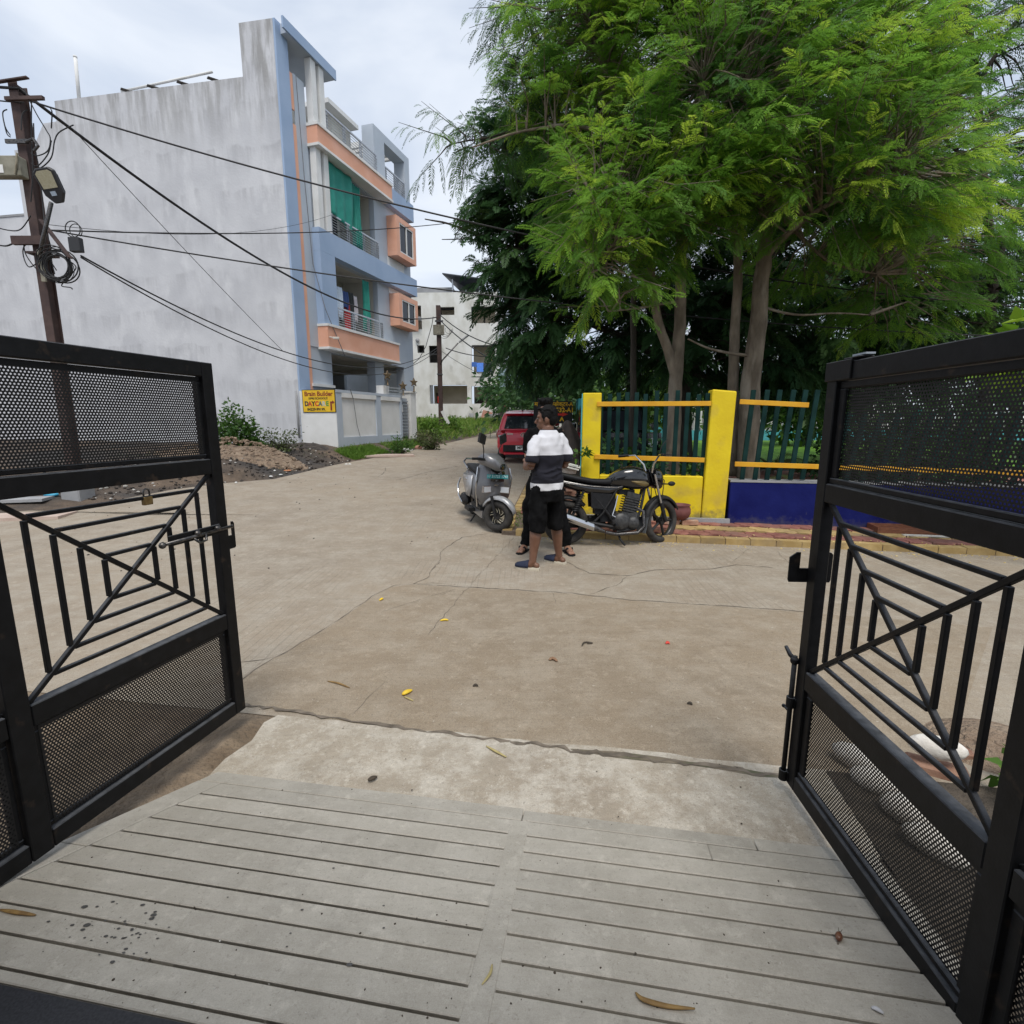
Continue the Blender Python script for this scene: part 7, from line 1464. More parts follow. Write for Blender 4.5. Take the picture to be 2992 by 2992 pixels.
# ---- dark tree overhanging the street
YD = 15.0; bD = at(1995, 1330, 13.5); bD.z = gz(bD.x, 13.5)
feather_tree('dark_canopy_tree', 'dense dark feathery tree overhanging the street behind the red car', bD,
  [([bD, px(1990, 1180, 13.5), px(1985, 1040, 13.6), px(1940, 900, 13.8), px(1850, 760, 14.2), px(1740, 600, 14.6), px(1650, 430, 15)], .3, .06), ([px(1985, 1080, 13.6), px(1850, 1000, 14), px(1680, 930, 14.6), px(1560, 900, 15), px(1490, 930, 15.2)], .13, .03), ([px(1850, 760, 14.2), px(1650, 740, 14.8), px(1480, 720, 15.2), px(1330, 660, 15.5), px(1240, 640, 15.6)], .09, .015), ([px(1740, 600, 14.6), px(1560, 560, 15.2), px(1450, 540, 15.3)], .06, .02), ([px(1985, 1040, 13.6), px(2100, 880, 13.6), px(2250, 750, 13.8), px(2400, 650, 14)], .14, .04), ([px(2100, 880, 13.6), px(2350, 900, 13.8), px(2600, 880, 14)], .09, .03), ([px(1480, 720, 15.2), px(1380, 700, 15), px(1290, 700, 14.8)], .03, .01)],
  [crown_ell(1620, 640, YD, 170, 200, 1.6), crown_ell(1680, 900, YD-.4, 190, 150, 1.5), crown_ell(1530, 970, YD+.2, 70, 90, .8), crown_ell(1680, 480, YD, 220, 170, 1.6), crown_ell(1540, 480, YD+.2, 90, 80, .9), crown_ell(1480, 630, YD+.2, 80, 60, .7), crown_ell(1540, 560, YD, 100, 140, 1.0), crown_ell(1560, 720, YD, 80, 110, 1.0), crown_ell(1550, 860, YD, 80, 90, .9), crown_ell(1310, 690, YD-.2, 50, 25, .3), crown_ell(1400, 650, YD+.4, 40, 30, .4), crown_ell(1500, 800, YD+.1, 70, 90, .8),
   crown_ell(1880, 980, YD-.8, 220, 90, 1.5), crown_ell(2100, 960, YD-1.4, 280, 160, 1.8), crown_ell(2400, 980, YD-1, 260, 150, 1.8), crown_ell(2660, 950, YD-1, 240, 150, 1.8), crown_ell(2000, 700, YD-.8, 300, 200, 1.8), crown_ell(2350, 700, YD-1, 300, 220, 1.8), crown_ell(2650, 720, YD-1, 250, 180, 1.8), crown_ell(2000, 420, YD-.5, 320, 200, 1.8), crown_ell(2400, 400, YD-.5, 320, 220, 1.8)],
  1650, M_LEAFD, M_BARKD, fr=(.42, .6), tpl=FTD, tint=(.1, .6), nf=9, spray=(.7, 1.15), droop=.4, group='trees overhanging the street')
# ---- open small-leaved tree at the far right with sky showing through
YR = 11.5; bR = Vector((10.6, 11.5, gz(10.6, 11.5)))
feather_tree('small_leaf_tree', 'open small leaved tree with sky gaps beyond the right gate leaf', bR,
  [([bR, px(2880, 1100, YR), px(2900, 800, YR), px(2870, 500, YR), px(2850, 200, YR), px(2800, -100, YR)], .13, .04), ([px(2900, 800, YR), px(2980, 600, YR), px(3080, 420, YR)], .07, .02), ([px(2870, 560, YR), px(2790, 440, YR), px(2700, 350, YR)], .05, .015), ([px(2850, 260, YR), px(2930, 120, YR), px(3000, 20, YR)], .05, .015)],
  [crown_ell(2880, 230, YR, 150, 120, 1.0), crown_ell(2960, 420, YR, 110, 130, 1.0), crown_ell(2900, 700, YR, 150, 110, 1.0), crown_ell(2960, 860, YR-.3, 150, 90, 1.0), crown_ell(2780, 560, YR, 110, 150, 1.0), crown_ell(2740, 120, YR, 130, 150, 1.0), crown_ell(2960, -120, YR, 200, 120, 1.2), crown_ell(2780, 900, YR, 130, 100, .8)],
  430, M_LEAFM, M_BARKD, fr=(.22, .36), tpl=FTS, tint=(.1, .7), nf=8)
# ---- leaf clouds: shrubs and far trees
def leaf_cloud(name, label, cat, base, ells, n, mleaf, size, tint=(.2, .7), stems=None, mbark=None, group=None, updir=.3, parts=('stems', 'foliage'), tpl=None, kind=None):
    t = thing(name, label, cat, base, 0, group); b0_ = np.array(tuple(base)); mb = MB()
    for (P, r0, r1) in (stems or []): limb(mb, [Vector(p)-Vector(base) for p in P], r0, r1, 7, 4)
    pos = []; dr = []; tot = sum(np.prod(e[1])**.67 for e in ells)
    for c, r in ells:
        k = int(n*np.prod(r)**.67/tot)+4; nc = max(5, k//16); d = nrm(RNG.normal(size=(nc, 3))); cc_ = c-b0_+d*r*(RNG.uniform(.15, 1, (nc, 1))**.5)
        if not stems or len(mb.v) < 4000:
            for q in cc_[:: max(1, nc//10)]: mb.tube([Vector((0, 0, .0))+Vector((q[0]*.15, q[1]*.15, 0)), Vector(q*[.6, .6, .5]), Vector(q)], [.012+.01*r[2], .008, .003], 5, cap=False) if not stems else None
        idx = RNG.integers(0, nc, k); sp = np.minimum(r, 1.2)*.3; p = cc_[idx]+RNG.normal(size=(k, 3))*sp; pos.append(p); dv = nrm(p-(c-b0_))+RNG.normal(size=(k, 3))*.8; dv[:, 2] += updir; dr.append(dv)
    pos = np.concatenate(pos); dr = np.concatenate(dr); keep = pos[:, 2] > .01; pos, dr = pos[keep], dr[keep]; N = len(pos)
    ti = np.clip(RNG.uniform(*tint, N)+np.array([.3*mnoise.noise(Vector(tuple(p*1.3))) for p in pos]), 0, 1)
    if mb.v: mb.build(parts[0], mbark or M_BARKD, t, smooth=True)
    scatter_mesh(parts[1], tpl or [leaf_tpl()], pos, dr, RNG.normal(size=(N, 3))+[0, 0, 1.2], RNG.uniform(size[0], size[1], N), ti, np.full(N, .25), mleaf, t); return t
def E3(x, y, z, rx, ry, rz): return np.array([x, y, z]), np.array([rx, ry, rz])
def gp(u, v): p = gnd(u, v); p.z = zt(p.x, p.y)-.02; return p
def bush(label, u, vb, wpx, hpx, n, m, size, name='shrub', Y=None, group=None, tint=(.2, .7), updir=.4):
    p = gp(u, vb) if Y is None else at(u, vb, Y)
    if Y is not None: p.z = zt(p.x, p.y)-.02
    s = p.y/FPX; w, h = wpx*s, hpx*s
    return leaf_cloud(name, label, 'shrub', p, [E3(p.x, p.y, p.z+h*.55, w*.5, w*.35, h*.45), E3(p.x-w*.2, p.y, p.z+h*.4, w*.3, w*.3, h*.38), E3(p.x+w*.22, p.y-.1, p.z+h*.35, w*.3, w*.3, h*.33)], n, m, size, tint, group=group, updir=updir)
bush('dense green bush with small yellow flowers against the blank wall', 690, 1300, 120, 115, 1500, M_LEAFM, (.09, .16), Y=14.6)
bush('sparse olive weed bush beside the brown soil heap', 815, 1300, 105, 62, 700, M_LEAFO, (.05, .1), Y=14.8)
bush('low broad leaved weed between two bushes at the blank wall', 755, 1296, 40, 40, 120, M_LEAFM, (.12, .2), Y=14.7)
bush('rounded green bush at the end of the compound wall', 1170, 1293, 60, 58, 700, M_LEAFM, (.05, .1), Y=17.6)
bush('dark leggy bush by the roadside stones', 1262, 1300, 62, 55, 600, M_LEAFO, (.07, .13), Y=19.5)
bush('small weed on the verge left of the far pole', 1230, 1285, 40, 40, 250, M_LEAFO, (.07, .12), Y=21)
for u, v, w, h, Y, lb in ((1262, 1272, 70, 45, 24, 'wild green shrub in the grass before the far pole'), (1320, 1268, 60, 36, 27, 'wild green shrub in the grass right of the far pole')): bush(lb, u, v, w, h, 500, M_GRASS, (.1, .2), Y=Y)
# shrubs behind the fences
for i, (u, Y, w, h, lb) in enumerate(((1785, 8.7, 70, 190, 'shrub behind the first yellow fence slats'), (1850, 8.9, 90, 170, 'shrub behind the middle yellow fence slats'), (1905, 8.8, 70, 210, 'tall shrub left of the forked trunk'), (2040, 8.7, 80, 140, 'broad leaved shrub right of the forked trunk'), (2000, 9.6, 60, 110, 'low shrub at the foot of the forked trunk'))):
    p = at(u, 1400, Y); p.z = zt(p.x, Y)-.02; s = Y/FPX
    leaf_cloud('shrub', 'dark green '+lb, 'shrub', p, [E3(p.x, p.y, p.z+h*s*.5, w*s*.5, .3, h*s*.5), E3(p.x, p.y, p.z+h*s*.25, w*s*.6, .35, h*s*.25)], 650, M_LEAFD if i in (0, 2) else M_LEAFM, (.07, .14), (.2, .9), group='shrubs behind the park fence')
PT = [palm_tpl()]
for i, (u, v, Y, n, lb) in enumerate(((2330, 1400, 8.6, 16, 'feathery palm clump behind the leaning slats'), (2400, 1330, 12, 14, 'small palm on the lawn edge behind the leaning slats'), (2260, 1330, 12.5, 12, 'small palm beside the thick double trunk'), (2480, 1390, 9.2, 14, 'palm clump hidden by the right gate leaf'))):
    p = at(u, v, Y); p.z = zt(p.x, Y)-.02; t = thing('palm', lb, 'palm', p, 0, 'palms in the park'); a = RNG.uniform(0, 2*PI, n); el = RNG.uniform(.5, 1.2, n)
    dirs = np.stack([np.cos(a)*np.cos(el), np.sin(a)*np.cos(el), np.sin(el)], 1); scatter_mesh('fronds', PT, np.zeros((n, 3))+[0, 0, .15], dirs, np.tile([0, 0, 1.], (n, 1))+RNG.normal(size=(n, 3))*.2, RNG.uniform(.6, 1.0, n), RNG.uniform(.2, .7, n), np.full(n, .5), M_LEAFO, t)
    mb = MB(); mb.lathe([(.05, -.05), (.06, .1), (.04, .22)], n=8); mb.build('stem', M_BARK, t, smooth=True)
# lime plant over the right gate leaf
p = Vector((5.6, 5.2, 0)); leaf_cloud('sapling', 'lime green papaya like plant behind the right gate leaf', 'plant', p, [E3(5.7, 5.2, 2.35, .6, .5, .3), E3(6.1, 5.3, 2.6, .5, .4, .3), E3(5.3, 5.3, 2.1, .35, .3, .2)], 420, M_LEAFL, (.18, .3), (.3, 1), stems=[([Vector((5.7, 5.2, -.05)), Vector((5.72, 5.2, 1.2)), Vector((5.75, 5.2, 2.3))], .05, .02), ([Vector((5.72, 5.2, 1.4)), Vector((6, 5.25, 2.1)), Vector((6.15, 5.3, 2.6))], .03, .01), ([Vector((5.72, 5.2, 1.3)), Vector((5.5, 5.25, 1.8)), Vector((5.3, 5.3, 2.1))], .02, .01)])
# far trees behind park and street
far = [(1545, 34, 4.5, 3.0, 'd'), (1600, 26, 4.6, 3.0, 'd'), (1700, 24, 4.4, 2.6, 'd'), (1790, 27, 4.0, 2.4, 'm'), (1880, 22, 3.6, 2.0, 'm'), (2080, 30, 6, 4.0, 'm'), (2260, 34, 7, 4.5, 'd'), (2480, 28, 6.5, 4.2, 'd'), (2700, 24, 6, 4.0, 'd'), (2950, 20, 6, 4, 'd'), (2350, 21, 3.0, 1.6, 'm'), (3250, 16, 7, 4, 'd')]
for i, (u, Y, h, r_, k) in enumerate(far):
    p = at(u, 1230, Y); p.z = zt(p.x, Y)-.1
    leaf_cloud('broadleaf_tree', ('dark green' if k == 'd' else 'light green')+' broadleaf tree standing far back in the park', 'tree', p, [E3(p.x, Y, p.z+h*.62, r_, r_*.8, h*.4), E3(p.x-r_*.5, Y-.3, p.z+h*.45, r_*.6, r_*.6, h*.28), E3(p.x+r_*.5, Y, p.z+h*.5, r_*.6, r_*.6, h*.3)], 1500, M_LEAFD if k == 'd' else M_LEAFM, (.22, .42), (.2, .9) if k == 'd' else (.3, .9),
      stems=[([p, p+Vector((.1, 0, h*.35)), p+Vector((0, 0, h*.75))], .16, .05), ([p+Vector((.05, 0, h*.3)), p+Vector((r_*.4, 0, h*.55))], .08, .03), ([p+Vector((.05, 0, h*.3)), p+Vector((-r_*.4, 0, h*.5))], .08, .03)], group='dark trees far back in the park' if k == 'd' else 'light trees far back in the park', parts=('trunk', 'crown'))
# ---- grass
def grass(name, label, pts, n, h, m=None, spread=.03, tint=(.1, .9), kind='stuff', cat='grass', base=None):
    """pts: function giving a random ground point"""
    P = np.array([pts() for _ in range(n)]); d = RNG.normal(size=(n, 3))*[.45, .45, .1]+[0, 0, 1]
    tv = np.array([(0, -.035, 0), (0, .035, 0), (.55, .02, 0), (1, 0, 0)], float); tf = np.array([(0, 1, 2, 3)]); tv[2] = (.6, .022, 0); tv = np.array([(0, -.035, 0), (0, .035, 0), (1, 0.0, 0), (.6, -.03, 0)], float)
    o = scatter_mesh(name, [(tv, tf)], P, d, RNG.normal(size=(n, 3)), RNG.uniform(h*.45, h, n), RNG.uniform(*tint, n), RNG.uniform(.05, .5, n), m or M_GRASS); return tag(o, label, cat, kind=kind)
def pix_region(poly_u, vfun, off=0):
    def f():
        u = random.uniform(*poly_u); v = random.uniform(*vfun(u)); p = gnd(u, v); return (p.x, p.y, zt(p.x, p.y)+off-.02)
    return f
def world_region(x0, x1, y0, y1, cond=None):
    def f():
        while True:
            x, y = random.uniform(x0, x1), random.uniform(y0, y1)
            if cond is None or cond(x, y): return (x, y, zt(x, y)-.02)
    return f
vx = lambda s, y: (P0.x+sin(HA)*s-cos(HA)*y, P0.y+cos(HA)*s+sin(HA)*y)
def wall_region(s0, s1, y0, y1):
    def f():
        s = random.uniform(s0, s1); t = random.random()**.8; x, yy = vx(s, y0+(y1-y0)*t); return (x, yy, zt(x, yy)-.02)
    return f
grass('grass', 'thick green grass on the verge below the compound wall', wall_region(-.5, 1.6, -.15, -.95), 3600, .26, tint=(.2, .7)); grass('grass', 'grass along the foot of the compound wall by the round bush', wall_region(2.2, 5.2, -.1, -.8), 2200, .24, tint=(.2, .8))
grass('grass', 'tall wild grass in the field before the white building', world_region(-9, 2.5, 23, 38.5, lambda x, y: x < lerp_tab(XL, y)-.2 or y > 34), 9000, .62, tint=(.3, 1)); grass('grass', 'short weeds scattered on the dark vacant soil', world_region(-12, -5.6, 11.5, 16, lambda x, y: mnoise.noise(Vector((x*.8, y*.8, 3))) > .22), 700, .14, m=M_LEAFO)
def bush_r():
    y = random.uniform(7.0, 8.0); x = xkerb2(y)+random.uniform(.0, .3); return (x, y, zbase(y)+PZ)
grass('grass', 'weeds growing at the pavement corner behind the scooter', bush_r, 160, .12)
p = at(1722, 1352, 8.2); leaf_cloud('weed', 'leafy weed sprouting beside the yellow pillar above the bricks', 'plant', Vector((b0.x-.02, b0.y-.15, zbase(7.8)+.08)), [E3(b0.x-.03, b0.y-.14, 1.06, .12, .08, .09)], 36, M_LEAFM, (.07, .12), (.3, .9), stems=[([Vector((b0.x-.02, b0.y-.15, .12)), Vector((b0.x-.03, b0.y-.15, .6)), Vector((b0.x-.06, b0.y-.12, 1.0))], .012, .006)])
grass('ground_cover', 'dark low ground cover under the park trees', world_region(1.6, 6.5, 8.4, 11), 2500, .22, m=M_LEAFD, cat='plant')

for i, (x, y, w, h, lb) in enumerate(((6.9, 9.0, .8, 1.7, 'wide dark shrub behind the navy wall'), (8.2, 9.6, .9, 1.6, 'dark shrub behind the end of the navy wall'), (7.4, 11.0, .9, 1.4, 'dark shrub beside the red path'), (9.6, 10.6, 1.0, 1.9, 'big dark shrub under the open small leaved tree'))):
    z = zt(x, y)-.02; leaf_cloud('shrub', lb, 'shrub', Vector((x, y, z)), [E3(x, y, z+h*.55, w, .5, h*.45), E3(x-w*.4, y, z+h*.3, w*.6, .5, h*.3)], 1100, M_LEAFD, (.1, .2), (.1, .8), group='dark shrubs in the park')
# ================================================================== park ground and far side
def sheet(name, x0, x1, y0, y1, m, off, n=24):
    b = MB()
    for j in range(n+1):
        for i in range(n+1):
            x, y = x0+(x1-x0)*i/n, y0+(y1-y0)*j/n; b.v.append((x, y, zt(x, y)+off))
    for j in range(n):
        for i in range(n): a = j*(n+1)+i; b.f.append((a, a+1, a+n+2, a+n+1)); b.mi.append(0)
    return tag(b.build(name, m, smooth=True), kind='structure')
sheet('lawn', 6.0, 30, 14.0, 23.5, M_LAWN, .045); M_PATH = mat('red_path', (.3, .12, .085), (.4, .19, .14), 5, .9, bump=.3, bscale=40)
sheet('path', 2.4, 30, 11.2, 13.0, M_PATH, .05); sheet('path', 4.6, 5.9, 13.02, 24, M_PATH, .055)
pfw = thing('park_wall', 'far white picket wall with turquoise posts across the lawn', 'fence', (4, 24.5, zt(4, 24.5)), 0)
b = MB(); b.box(0, 26, 0, .2, -.1, .45); b.build('base', M_TURQ, pfw)
for i in range(90):
    b = MB(); b.box(.1+i*.28, .18+i*.28, .05, .1, .453, 1.35); b.build('picket', M_WHITE, pfw)
for i in range(9): b = MB(); b.box(i*3-.15, i*3+.15, -.06, .26, -.1, 1.6); b.build('post', M_TURQ, pfw)
ph_ = thing('park_house', 'pale house with blue grey roof beyond the park wall', 'building', (9, 31, zt(9, 31)), 0)
b = MB(); wall_holes(b, 14, 3.2, [(2, 3.2, 1, 2.2), (6, 7.2, 1, 2.2), (10, 11.2, 0, 2.2)], .2); b.build('wall', M_WHITE, ph_); b = MB(); b.box(-.4, 14.4, -.6, 7, 3.203, 3.45); b.build('roof', M_BLUE, ph_); b = MB(); b.box(.1, 13.9, .6, .7, 0, 3.2); b.build('inner_wall', M_BLK2, ph_); b = MB(); b.box(0, 14, 6.5, 6.7, 0, 3.2); b.build('back_wall', M_WHITE, ph_)
# ================================================================== soil heap, rubble, litter
def blob(mb, c, r, seed=0, n=8, m=6):
    st = len(mb.v); mb.ell(c, r, n, m); c = Vector(c)
    mb.v[st:] = [tuple(c+(Vector(v)-c)*(1+.3*mnoise.noise(Vector(v)*6+Vector((seed, 0, 0))))) for v in mb.v[st:]]
hp_c = gnd(650, 1331); M_HEAP = mat('brown_earth', (.22, .155, .108), (.33, .25, .18), 6, .95, bump=1, bscale=30, bdist=.06)
b = MB(); n = 46; hx, hy = 2.0, 1.05
for j in range(n+1):
    for i in range(n+1):
        a, c_ = i/n*2-1, j/n*2-1; r_ = math.sqrt(a*a+c_*c_); x, y = hp_c.x+a*hx, hp_c.y+.5+c_*hy; k = max(0, 1-r_)
        z = .34*k**.8*(.75+.4*mnoise.noise(Vector((x*1.6, y*1.6, 0))))+.06*mnoise.noise(Vector((x*6, y*6, 2)))*min(1, k*4)-.06*(k <= 0)-.03; b.v.append((x, y, zt(x, y)+z))
for j in range(n):
    for i in range(n): a_ = j*(n+1)+i; b.f.append((a_, a_+1, a_+n+2, a_+n+1)); b.mi.append(0)
tag(b.build('soil_heap', M_HEAP, smooth=True), 'heap of loose brown earth before the blank wall', 'heap')
def pile_at(u, v, rx, ry, h, m, label, name='soil_heap', seed=1):
    p = gnd(u, v); b_ = MB(); n_ = 26
    for j in range(n_+1):
        for i in range(n_+1):
            a, c_ = i/n_*2-1, j/n_*2-1; r_ = math.hypot(a, c_); k = max(0, 1-r_); x, y = p.x+a*rx, p.y+c_*ry; b_.v.append((x, y, zt(x, y)+h*k**.7*(.8+.5*mnoise.noise(Vector((x*3+seed, y*3, 0))))-.04))
    for j in range(n_):
        for i in range(n_): a_ = j*(n_+1)+i; b_.f.append((a_, a_+1, a_+n_+2, a_+n_+1)); b_.mi.append(0)
    return tag(b_.build(name, m, smooth=True), label, 'heap')
M_BLKS = mat('dark_earth', (.035, .03, .027), (.085, .07, .06), 9, .95, bump=1, bscale=36, bdist=.05)
pile_at(880, 1325, .9, .6, .19, M_BLKS, 'dark earth heap below the daycare board')
def stones(name, label, n, fn, s0, s1, m, kind='stuff', seed=3):
    rnd = random.Random(seed); b_ = MB()
    for k in range(n):
        x, y, z = fn(rnd); s = rnd.uniform(s0, s1)*rnd.uniform(.6, 1); st = len(b_.v); b_.ell((0, 0, 0), (s, s*rnd.uniform(.6, 1), s*rnd.uniform(.4, .7)), 6, 4); b_.xf(Matrix.Translation((x, y, z+s*.25)) @ Matrix.Rotation(rnd.uniform(0, 6), 4, 'Z') @ Matrix.Rotation(rnd.uniform(-.5, .5), 4, 'X'), st)
    return tag(b_.build(name, m), label, 'stones', kind=kind)
def f_heap(r): a = r.uniform(0, 2*PI); q = r.random()**.6; x, y = hp_c.x+cos(a)*q*1.9, hp_c.y+.3+sin(a)*q*1.1; k = max(0, 1-q*.98); return (x, y, zt(x, y)+.45*k**.9)
stones('rubble', 'brown clods scattered over the earth heap', 420, f_heap, .02, .07, M_HEAP)
def f_plot(r):
    while True:
        y = r.uniform(9.2, 16); x = lerp_tab(XL, y)-abs(r.gauss(0, 2.2))-.05
        if x > -16: return (x, y, zt(x, y)-.005)
M_PALE = mat('pale_rubble', (.4, .38, .34), (.55, .53, .5), 20, .9)
stones('gravel', 'dark clods and gravel on the vacant soil', 900, f_plot, .012, .05, M_BLKS, seed=5); stones('litter', 'pale scraps and chips of litter on the vacant soil', 150, f_plot, .015, .05, M_PALE, seed=6)
def f_dark(r): p_ = gnd(880+r.gauss(0, 40), 1326+r.gauss(0, 8)); return (p_.x, p_.y, p_.z+.12*r.random())
stones('rubble', 'dark rubble at the foot of the sign wall', 120, f_dark, .03, .09, M_BLKS, seed=7)
# individual litter on the plot
def scrap(name, label, cat, u, v, size, m, rot=0, dz=0.0, shape='blob', seed=1):
    p_ = gnd(u, v); b_ = MB()
    if shape == 'blob': blob(b_, (0, 0, size[2]*.4), size, seed)
    else: b_.obox((0, 0, size[2]/2), size)
    o_ = b_.build(name, m, smooth=shape == 'blob'); o_.location = (p_.x, p_.y, zt(p_.x, p_.y)+dz); o_.rotation_euler = (0, 0, rot); return tag(o_, label, cat)
M_BPL = mat('blue_plastic', (.03, .3, .5), (.06, .4, .6), 9, .5); M_WPL = mat('white_plastic', (.62, .62, .6), (.72, .72, .7), 9, .6)
scrap('plastic_scrap', 'crumpled bright blue plastic near the rusty pole base', 'litter', 152, 1448, (.14, .08, .05), M_BPL); scrap('paving_slab', 'pinkish concrete slab at the edge of the vacant plot', 'slab', 60, 1512, (1.3, .5, .05), mat('pink_concrete', (.42, .32, .27), (.5, .4, .34), 4, .9), .2, -.01, 'box')
scrap('paving_slab', 'dark chequered slab near the rusty pole base', 'slab', 70, 1462, (.7, .4, .05), M_CONC, .3, -.01, 'box'); scrap('plastic_scrap', 'orange scrap on the dark soil', 'litter', 842, 1376, (.1, .05, .025), mat('orange_scrap', (.6, .25, .12)), .4)
for i, (u, v) in enumerate(((790, 1352), (806, 1343), (803, 1376), (792, 1393), (820, 1388), (690, 1411), (1022, 1357), (1010, 1325))): scrap('plastic_scrap', 'white scrap lying on the dark soil and verge', 'litter', u, v, (.05, .03, .02), M_WPL, i, seed=i)['group'] = 'white scraps on the vacant soil'
scrap('stone_slab', 'flat pinkish slab on the verge below the round bush', 'slab', 1135, 1308, (1.6, .7, .06), mat('pink_concrete', (.42, .32, .27)), .3, .0, 'box'); scrap('stone', 'dark stone at the road edge below the flat slab', 'stone', 1133, 1322, (.13, .1, .1), M_BLKS, seed=4)
scrap('stone', 'reddish stone beside the leggy bush', 'stone', 1222, 1300, (.16, .12, .1), M_PINK, seed=5); scrap('plastic_scrap', 'white bag on the verge by the roadside stones', 'litter', 1190, 1318, (.22, .1, .08), M_WPL, seed=6); scrap('stone', 'red brick lump at the foot of the sign wall', 'stone', 963, 1312, (.14, .1, .08), M_BRICK, seed=8)
# white painted stones, brick edge and plant by the right gate leaf
M_WST = mat('whitewashed_stone', (.66, .62, .56), (.76, .73, .68), 12, .85, bump=.4, bscale=30)
for i, (u, v) in enumerate(((2490, 2240), (2560, 2315), (2635, 2400), (2728, 2500), (2735, 2255))):
    p_ = gnd(u, v); b_ = MB(); blob(b_, (0, 0, .05), (.1 if i < 4 else .11, .05, .055), i, 12, 8); o_ = b_.build('edging_stone', M_WST, smooth=True); z_ = .0
    o_.location = (p_.x, p_.y, z_ if i < 4 else .07); o_.rotation_euler = (0, 0, -.9 if i < 4 else -.5)
    tag(o_, 'whitewashed edging stone seen through the right gate sheet' if i < 4 else 'pale flat stone lying on a brick behind the right gate leaf', 'stone', 'whitewashed edging stones' if i < 4 else None)
p_ = gnd(2735, 2255); brick(BR, (p_.x, p_.y, -.03), -.5, 'brick carrying the pale flat stone behind the right gate leaf', None); brick(BR, (p_.x+.2, p_.y+.12, -.03), -.3, 'loose brick behind the right gate leaf', None)
leaf_cloud('weed', 'bright green seedling behind the right gate leaf', 'plant', Vector((p_.x+.22, p_.y-.16, -.04)), [E3(p_.x+.22, p_.y-.16, .12, .1, .08, .06)], 40, M_LEAFM, (.06, .1), (.6, 1))
pile_at(2905, 2180, .35, .3, .16, M_HEAP, 'small heap of brown earth behind the right gate leaf', seed=4)
# ================================================================== fallen bits on the road and ramp
def rz(p): R_, F_ = toRF(p.x, p.y); return slope(F_) if F_ < 1.83 else (.008 if F_ < 2.27 else zbase(p.y))
def hit(u, v):
    d = ray(u, v); z = 0
    for i in range(40): q = d*((CAMH-z)/-d.z); z = rz(q)
    return Vector((q.x, q.y, z))
def pod(name, label, cat, pxs, r, m, flat=.6, lift=.004):
    P = [hit(u, v)+Vector((0, 0, r*flat+lift*(.3+.7*(i % 2)))) for i, (u, v) in enumerate(pxs)]; Q = smooth_path(P, 4); k = len(Q); b_ = MB(); b_.tube(Q, [r*(.25+.75*math.sin(PI*(i+.4)/(k-.2))) for i in range(k)], 8, sq=flat); o_ = b_.build(name, m, smooth=True); return tag(o_, label, cat)
M_POD = mat('brown_pod', (.16, .09, .03), (.26, .16, .05), 30, .7); M_PODY = mat('straw_pod', (.36, .29, .12), (.44, .37, .17), 30, .7); M_YELF = mat('yellow_petal', (.7, .45, .02), (.78, .55, .04), 30, .6); M_LEAFDK = mat('dead_leaf_dark', (.035, .028, .02), (.06, .045, .03), 30, .8); M_TAN = mat('dead_leaf_tan', (.2, .11, .06), (.28, .17, .1), 30, .8)
pod('seed_pod', 'long brown seed pod lying on the right ramp slabs', 'pod', [(1857, 2905), (1880, 2928), (1950, 2945), (2030, 2955)], .007, M_POD); pod('seed_pod', 'straw coloured curved pod on the centre strip of the ramp', 'pod', [(1438, 2820), (1432, 2850), (1408, 2880)], .004, M_PODY); pod('seed_pod', 'brown pod at the left end of the ramp slabs', 'pod', [(0, 2662), (50, 2672), (105, 2678)], .0065, M_POD)
pod('seed_pod', 'pale thin pod on the apron concrete', 'pod', [(1420, 2182), (1450, 2200), (1480, 2215)], .007, M_PODY); pod('twig', 'thin dry twig on the road left of the yellow flower', 'twig', [(957, 1992), (990, 2000), (1022, 2012)], .007, M_POD); pod('seed_pod', 'straw pod lying beside the fallen yellow flower', 'pod', [(1180, 2037), (1195, 2045), (1208, 2050)], .006, M_PODY)
pod('fallen_flower', 'fallen yellow flower on the road', 'flower', [(1176, 2035), (1188, 2028), (1204, 2021)], .017, M_YELF); pod('fallen_flower', 'small yellow flower by the long crack', 'flower', [(1109, 1757), (1116, 1753), (1120, 1752)], .014, M_YELF); pod('fallen_flower', 'flattened yellow petal on the straight joint', 'flower', [(1286, 1816), (1300, 1814), (1310, 1815)], .012, M_YELF)
pod('twig', 'dark hooked twig in the middle of the road', 'twig', [(1700, 1890), (1708, 1880), (1730, 1881), (1715, 1884)], .008, M_LEAFDK); pod('litter_scrap', 'tiny red scrap on the road', 'litter', [(1946, 1884), (1951, 1880), (1955, 1884)], .012, mat('red_scrap', (.6, .06, .04))); pod('fallen_leaf', 'tan curled leaf in the middle of the road', 'leaf', [(1604, 1932), (1616, 1928), (1628, 1936)], .014, M_TAN); pod('fallen_leaf', 'dark curled leaf on the apron concrete', 'leaf', [(1075, 2285), (1088, 2280), (1102, 2274)], .012, M_LEAFDK)
pod('fallen_leaf', 'brown leaf fragment on the road below the tan leaf', 'leaf', [(1382, 2008), (1390, 2005), (1396, 2008)], .01, M_LEAFDK); pod('fallen_leaf', 'dark leaf fragment on the road near the right gate leaf', 'leaf', [(2008, 2059), (2016, 2058), (2022, 2062)], .01, M_LEAFDK); pod('seed_pod', 'grey white shell fragment on the ramp near the right leaf', 'shell', [(2546, 2948), (2562, 2955), (2582, 2966)], .006, mat('pale_shell', (.5, .5, .52)))
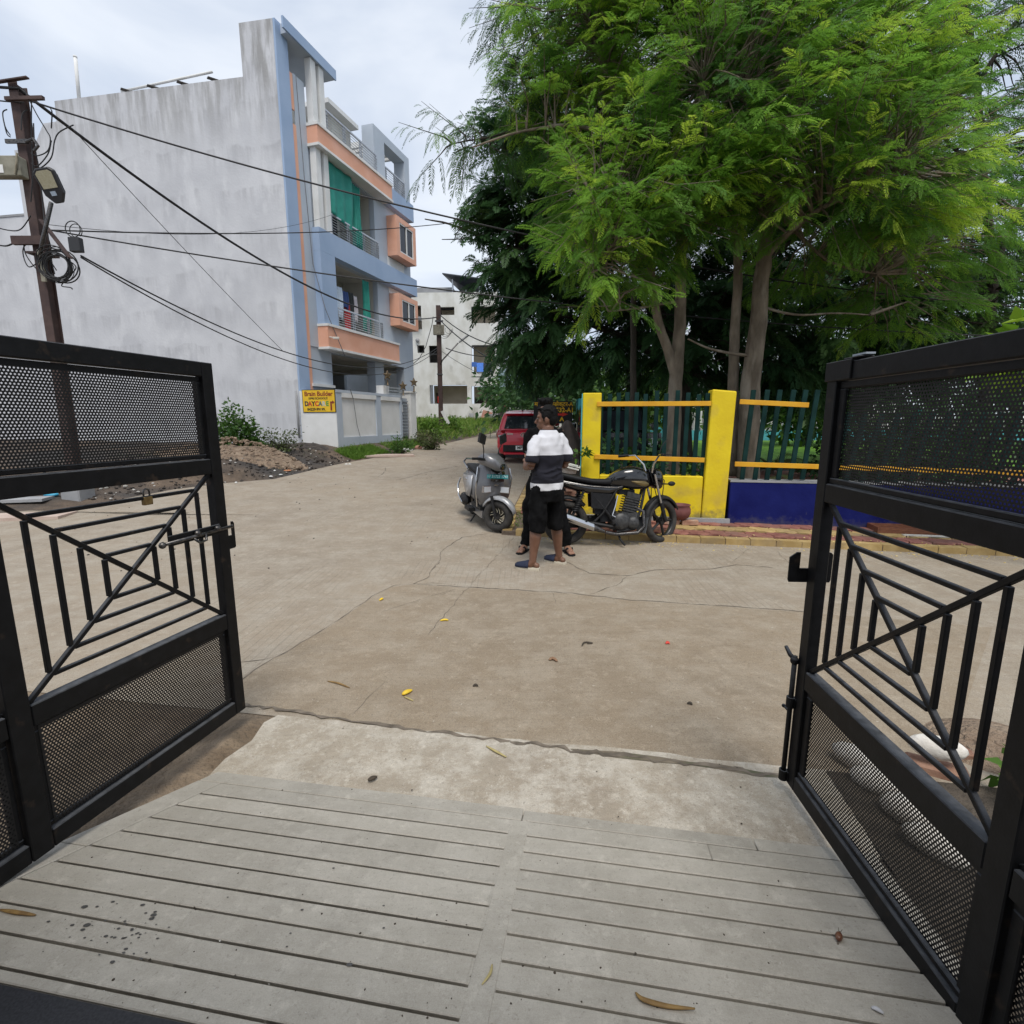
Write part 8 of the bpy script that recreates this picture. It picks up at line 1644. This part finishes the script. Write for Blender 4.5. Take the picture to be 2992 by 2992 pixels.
# snail on the ramp
sp_ = hit(2450, 2745); sn = thing('snail', 'small brown snail crawling on the ramp slabs', 'snail', sp_, .9); b_ = MB(); b_.ell((0, 0, .011), (.014, .010, .010), 12, 8); b_.ell((-.006, 0, .012), (.01, .0085, .009), 12, 8); b_.build('shell', mat('snail_shell', (.1, .035, .02), (.16, .07, .035), 90, .3), sn, smooth=True)
b_ = MB(); b_.tube([(-.022, 0, .003), (0, 0, .004), (.018, 0, .004), (.024, 0, .006)], [.002, .005, .004, .002], 8, sq=.6); b_.tube([(.022, .002, .006), (.03, .005, .011)], .0008, 5); b_.tube([(.022, -.002, .006), (.03, -.005, .011)], .0008, 5); b_.build('body', mat('snail_body', (.1, .08, .06)), sn, smooth=True)
# grit: crumbs on road and ramp
def f_grit(r): 
    while True:
        u, v = r.uniform(100, 2400), r.uniform(1620, 2980)
        if not (u < 650 and v < 2250+((650-u)*.5)): p_ = hit(u, v); return (p_.x, p_.y, p_.z)
stones('grit', 'pale grit and crumbs scattered on road and ramp', 200, f_grit, .0012, .0035, M_PALE, seed=12); stones('grit', 'dark grit and crumbs scattered on road and ramp', 190, f_grit, .0012, .0045, M_LEAFDK, seed=13)
def f_far(r): y = r.uniform(5, 20); x = r.uniform(lerp_tab(XL, max(y, 8))+.2, xkerb2(max(y, 7))-.1); return (x, y, zbase(y))
stones('grit', 'small stones scattered along the street', 160, f_far, .006, .018, M_BLKS, seed=14)
def f_kerb(r): R_ = r.uniform(-.9, 6); x, y = RF(R_, FK-.05+abs(r.gauss(0, .12))*(1 if r.random() < .5 else -1), A_K); return (x, y, zbase(y)+(PZ+.03 if toRF(x, y, A_K)[1] > FK+.02 else 0))
stones('petals', 'fallen pale yellow petals along the kerb', 320, f_kerb, .006, .016, mat('fallen_petal', (.5, .36, .12), (.6, .48, .22), 30, .8), seed=15)

# dark wet drops splashed on the left slabs
rnd = random.Random(31); b_ = MB()
for k in range(70):
    u, v = (rnd.gauss(345, 85), rnd.gauss(2715, 42)) if k < 62 else (rnd.gauss(1010, 150), rnd.gauss(2680, 90)); p_ = hit(u, v); r_ = abs(rnd.gauss(0, .0021))+.0009; n_ = 8
    R0, F0 = toRF(p_.x, p_.y)
    if F0 > 1.8 or F0 < .87: continue
    ring = []
    for i in range(n_):
        a_ = 2*PI*i/n_; x, y = p_.x+r_*cos(a_)*1.5, p_.y+r_*sin(a_); ring.append((x, y, rz(Vector((x, y, 0)))+.0028))
    b_.add(ring, [tuple(range(n_))])
tag(b_.build('water_drops', mat('wet_spot', (.075, .072, .068), rough=.4)), 'dark wet drops splashed on the left ramp slabs', 'drops', kind='stuff')
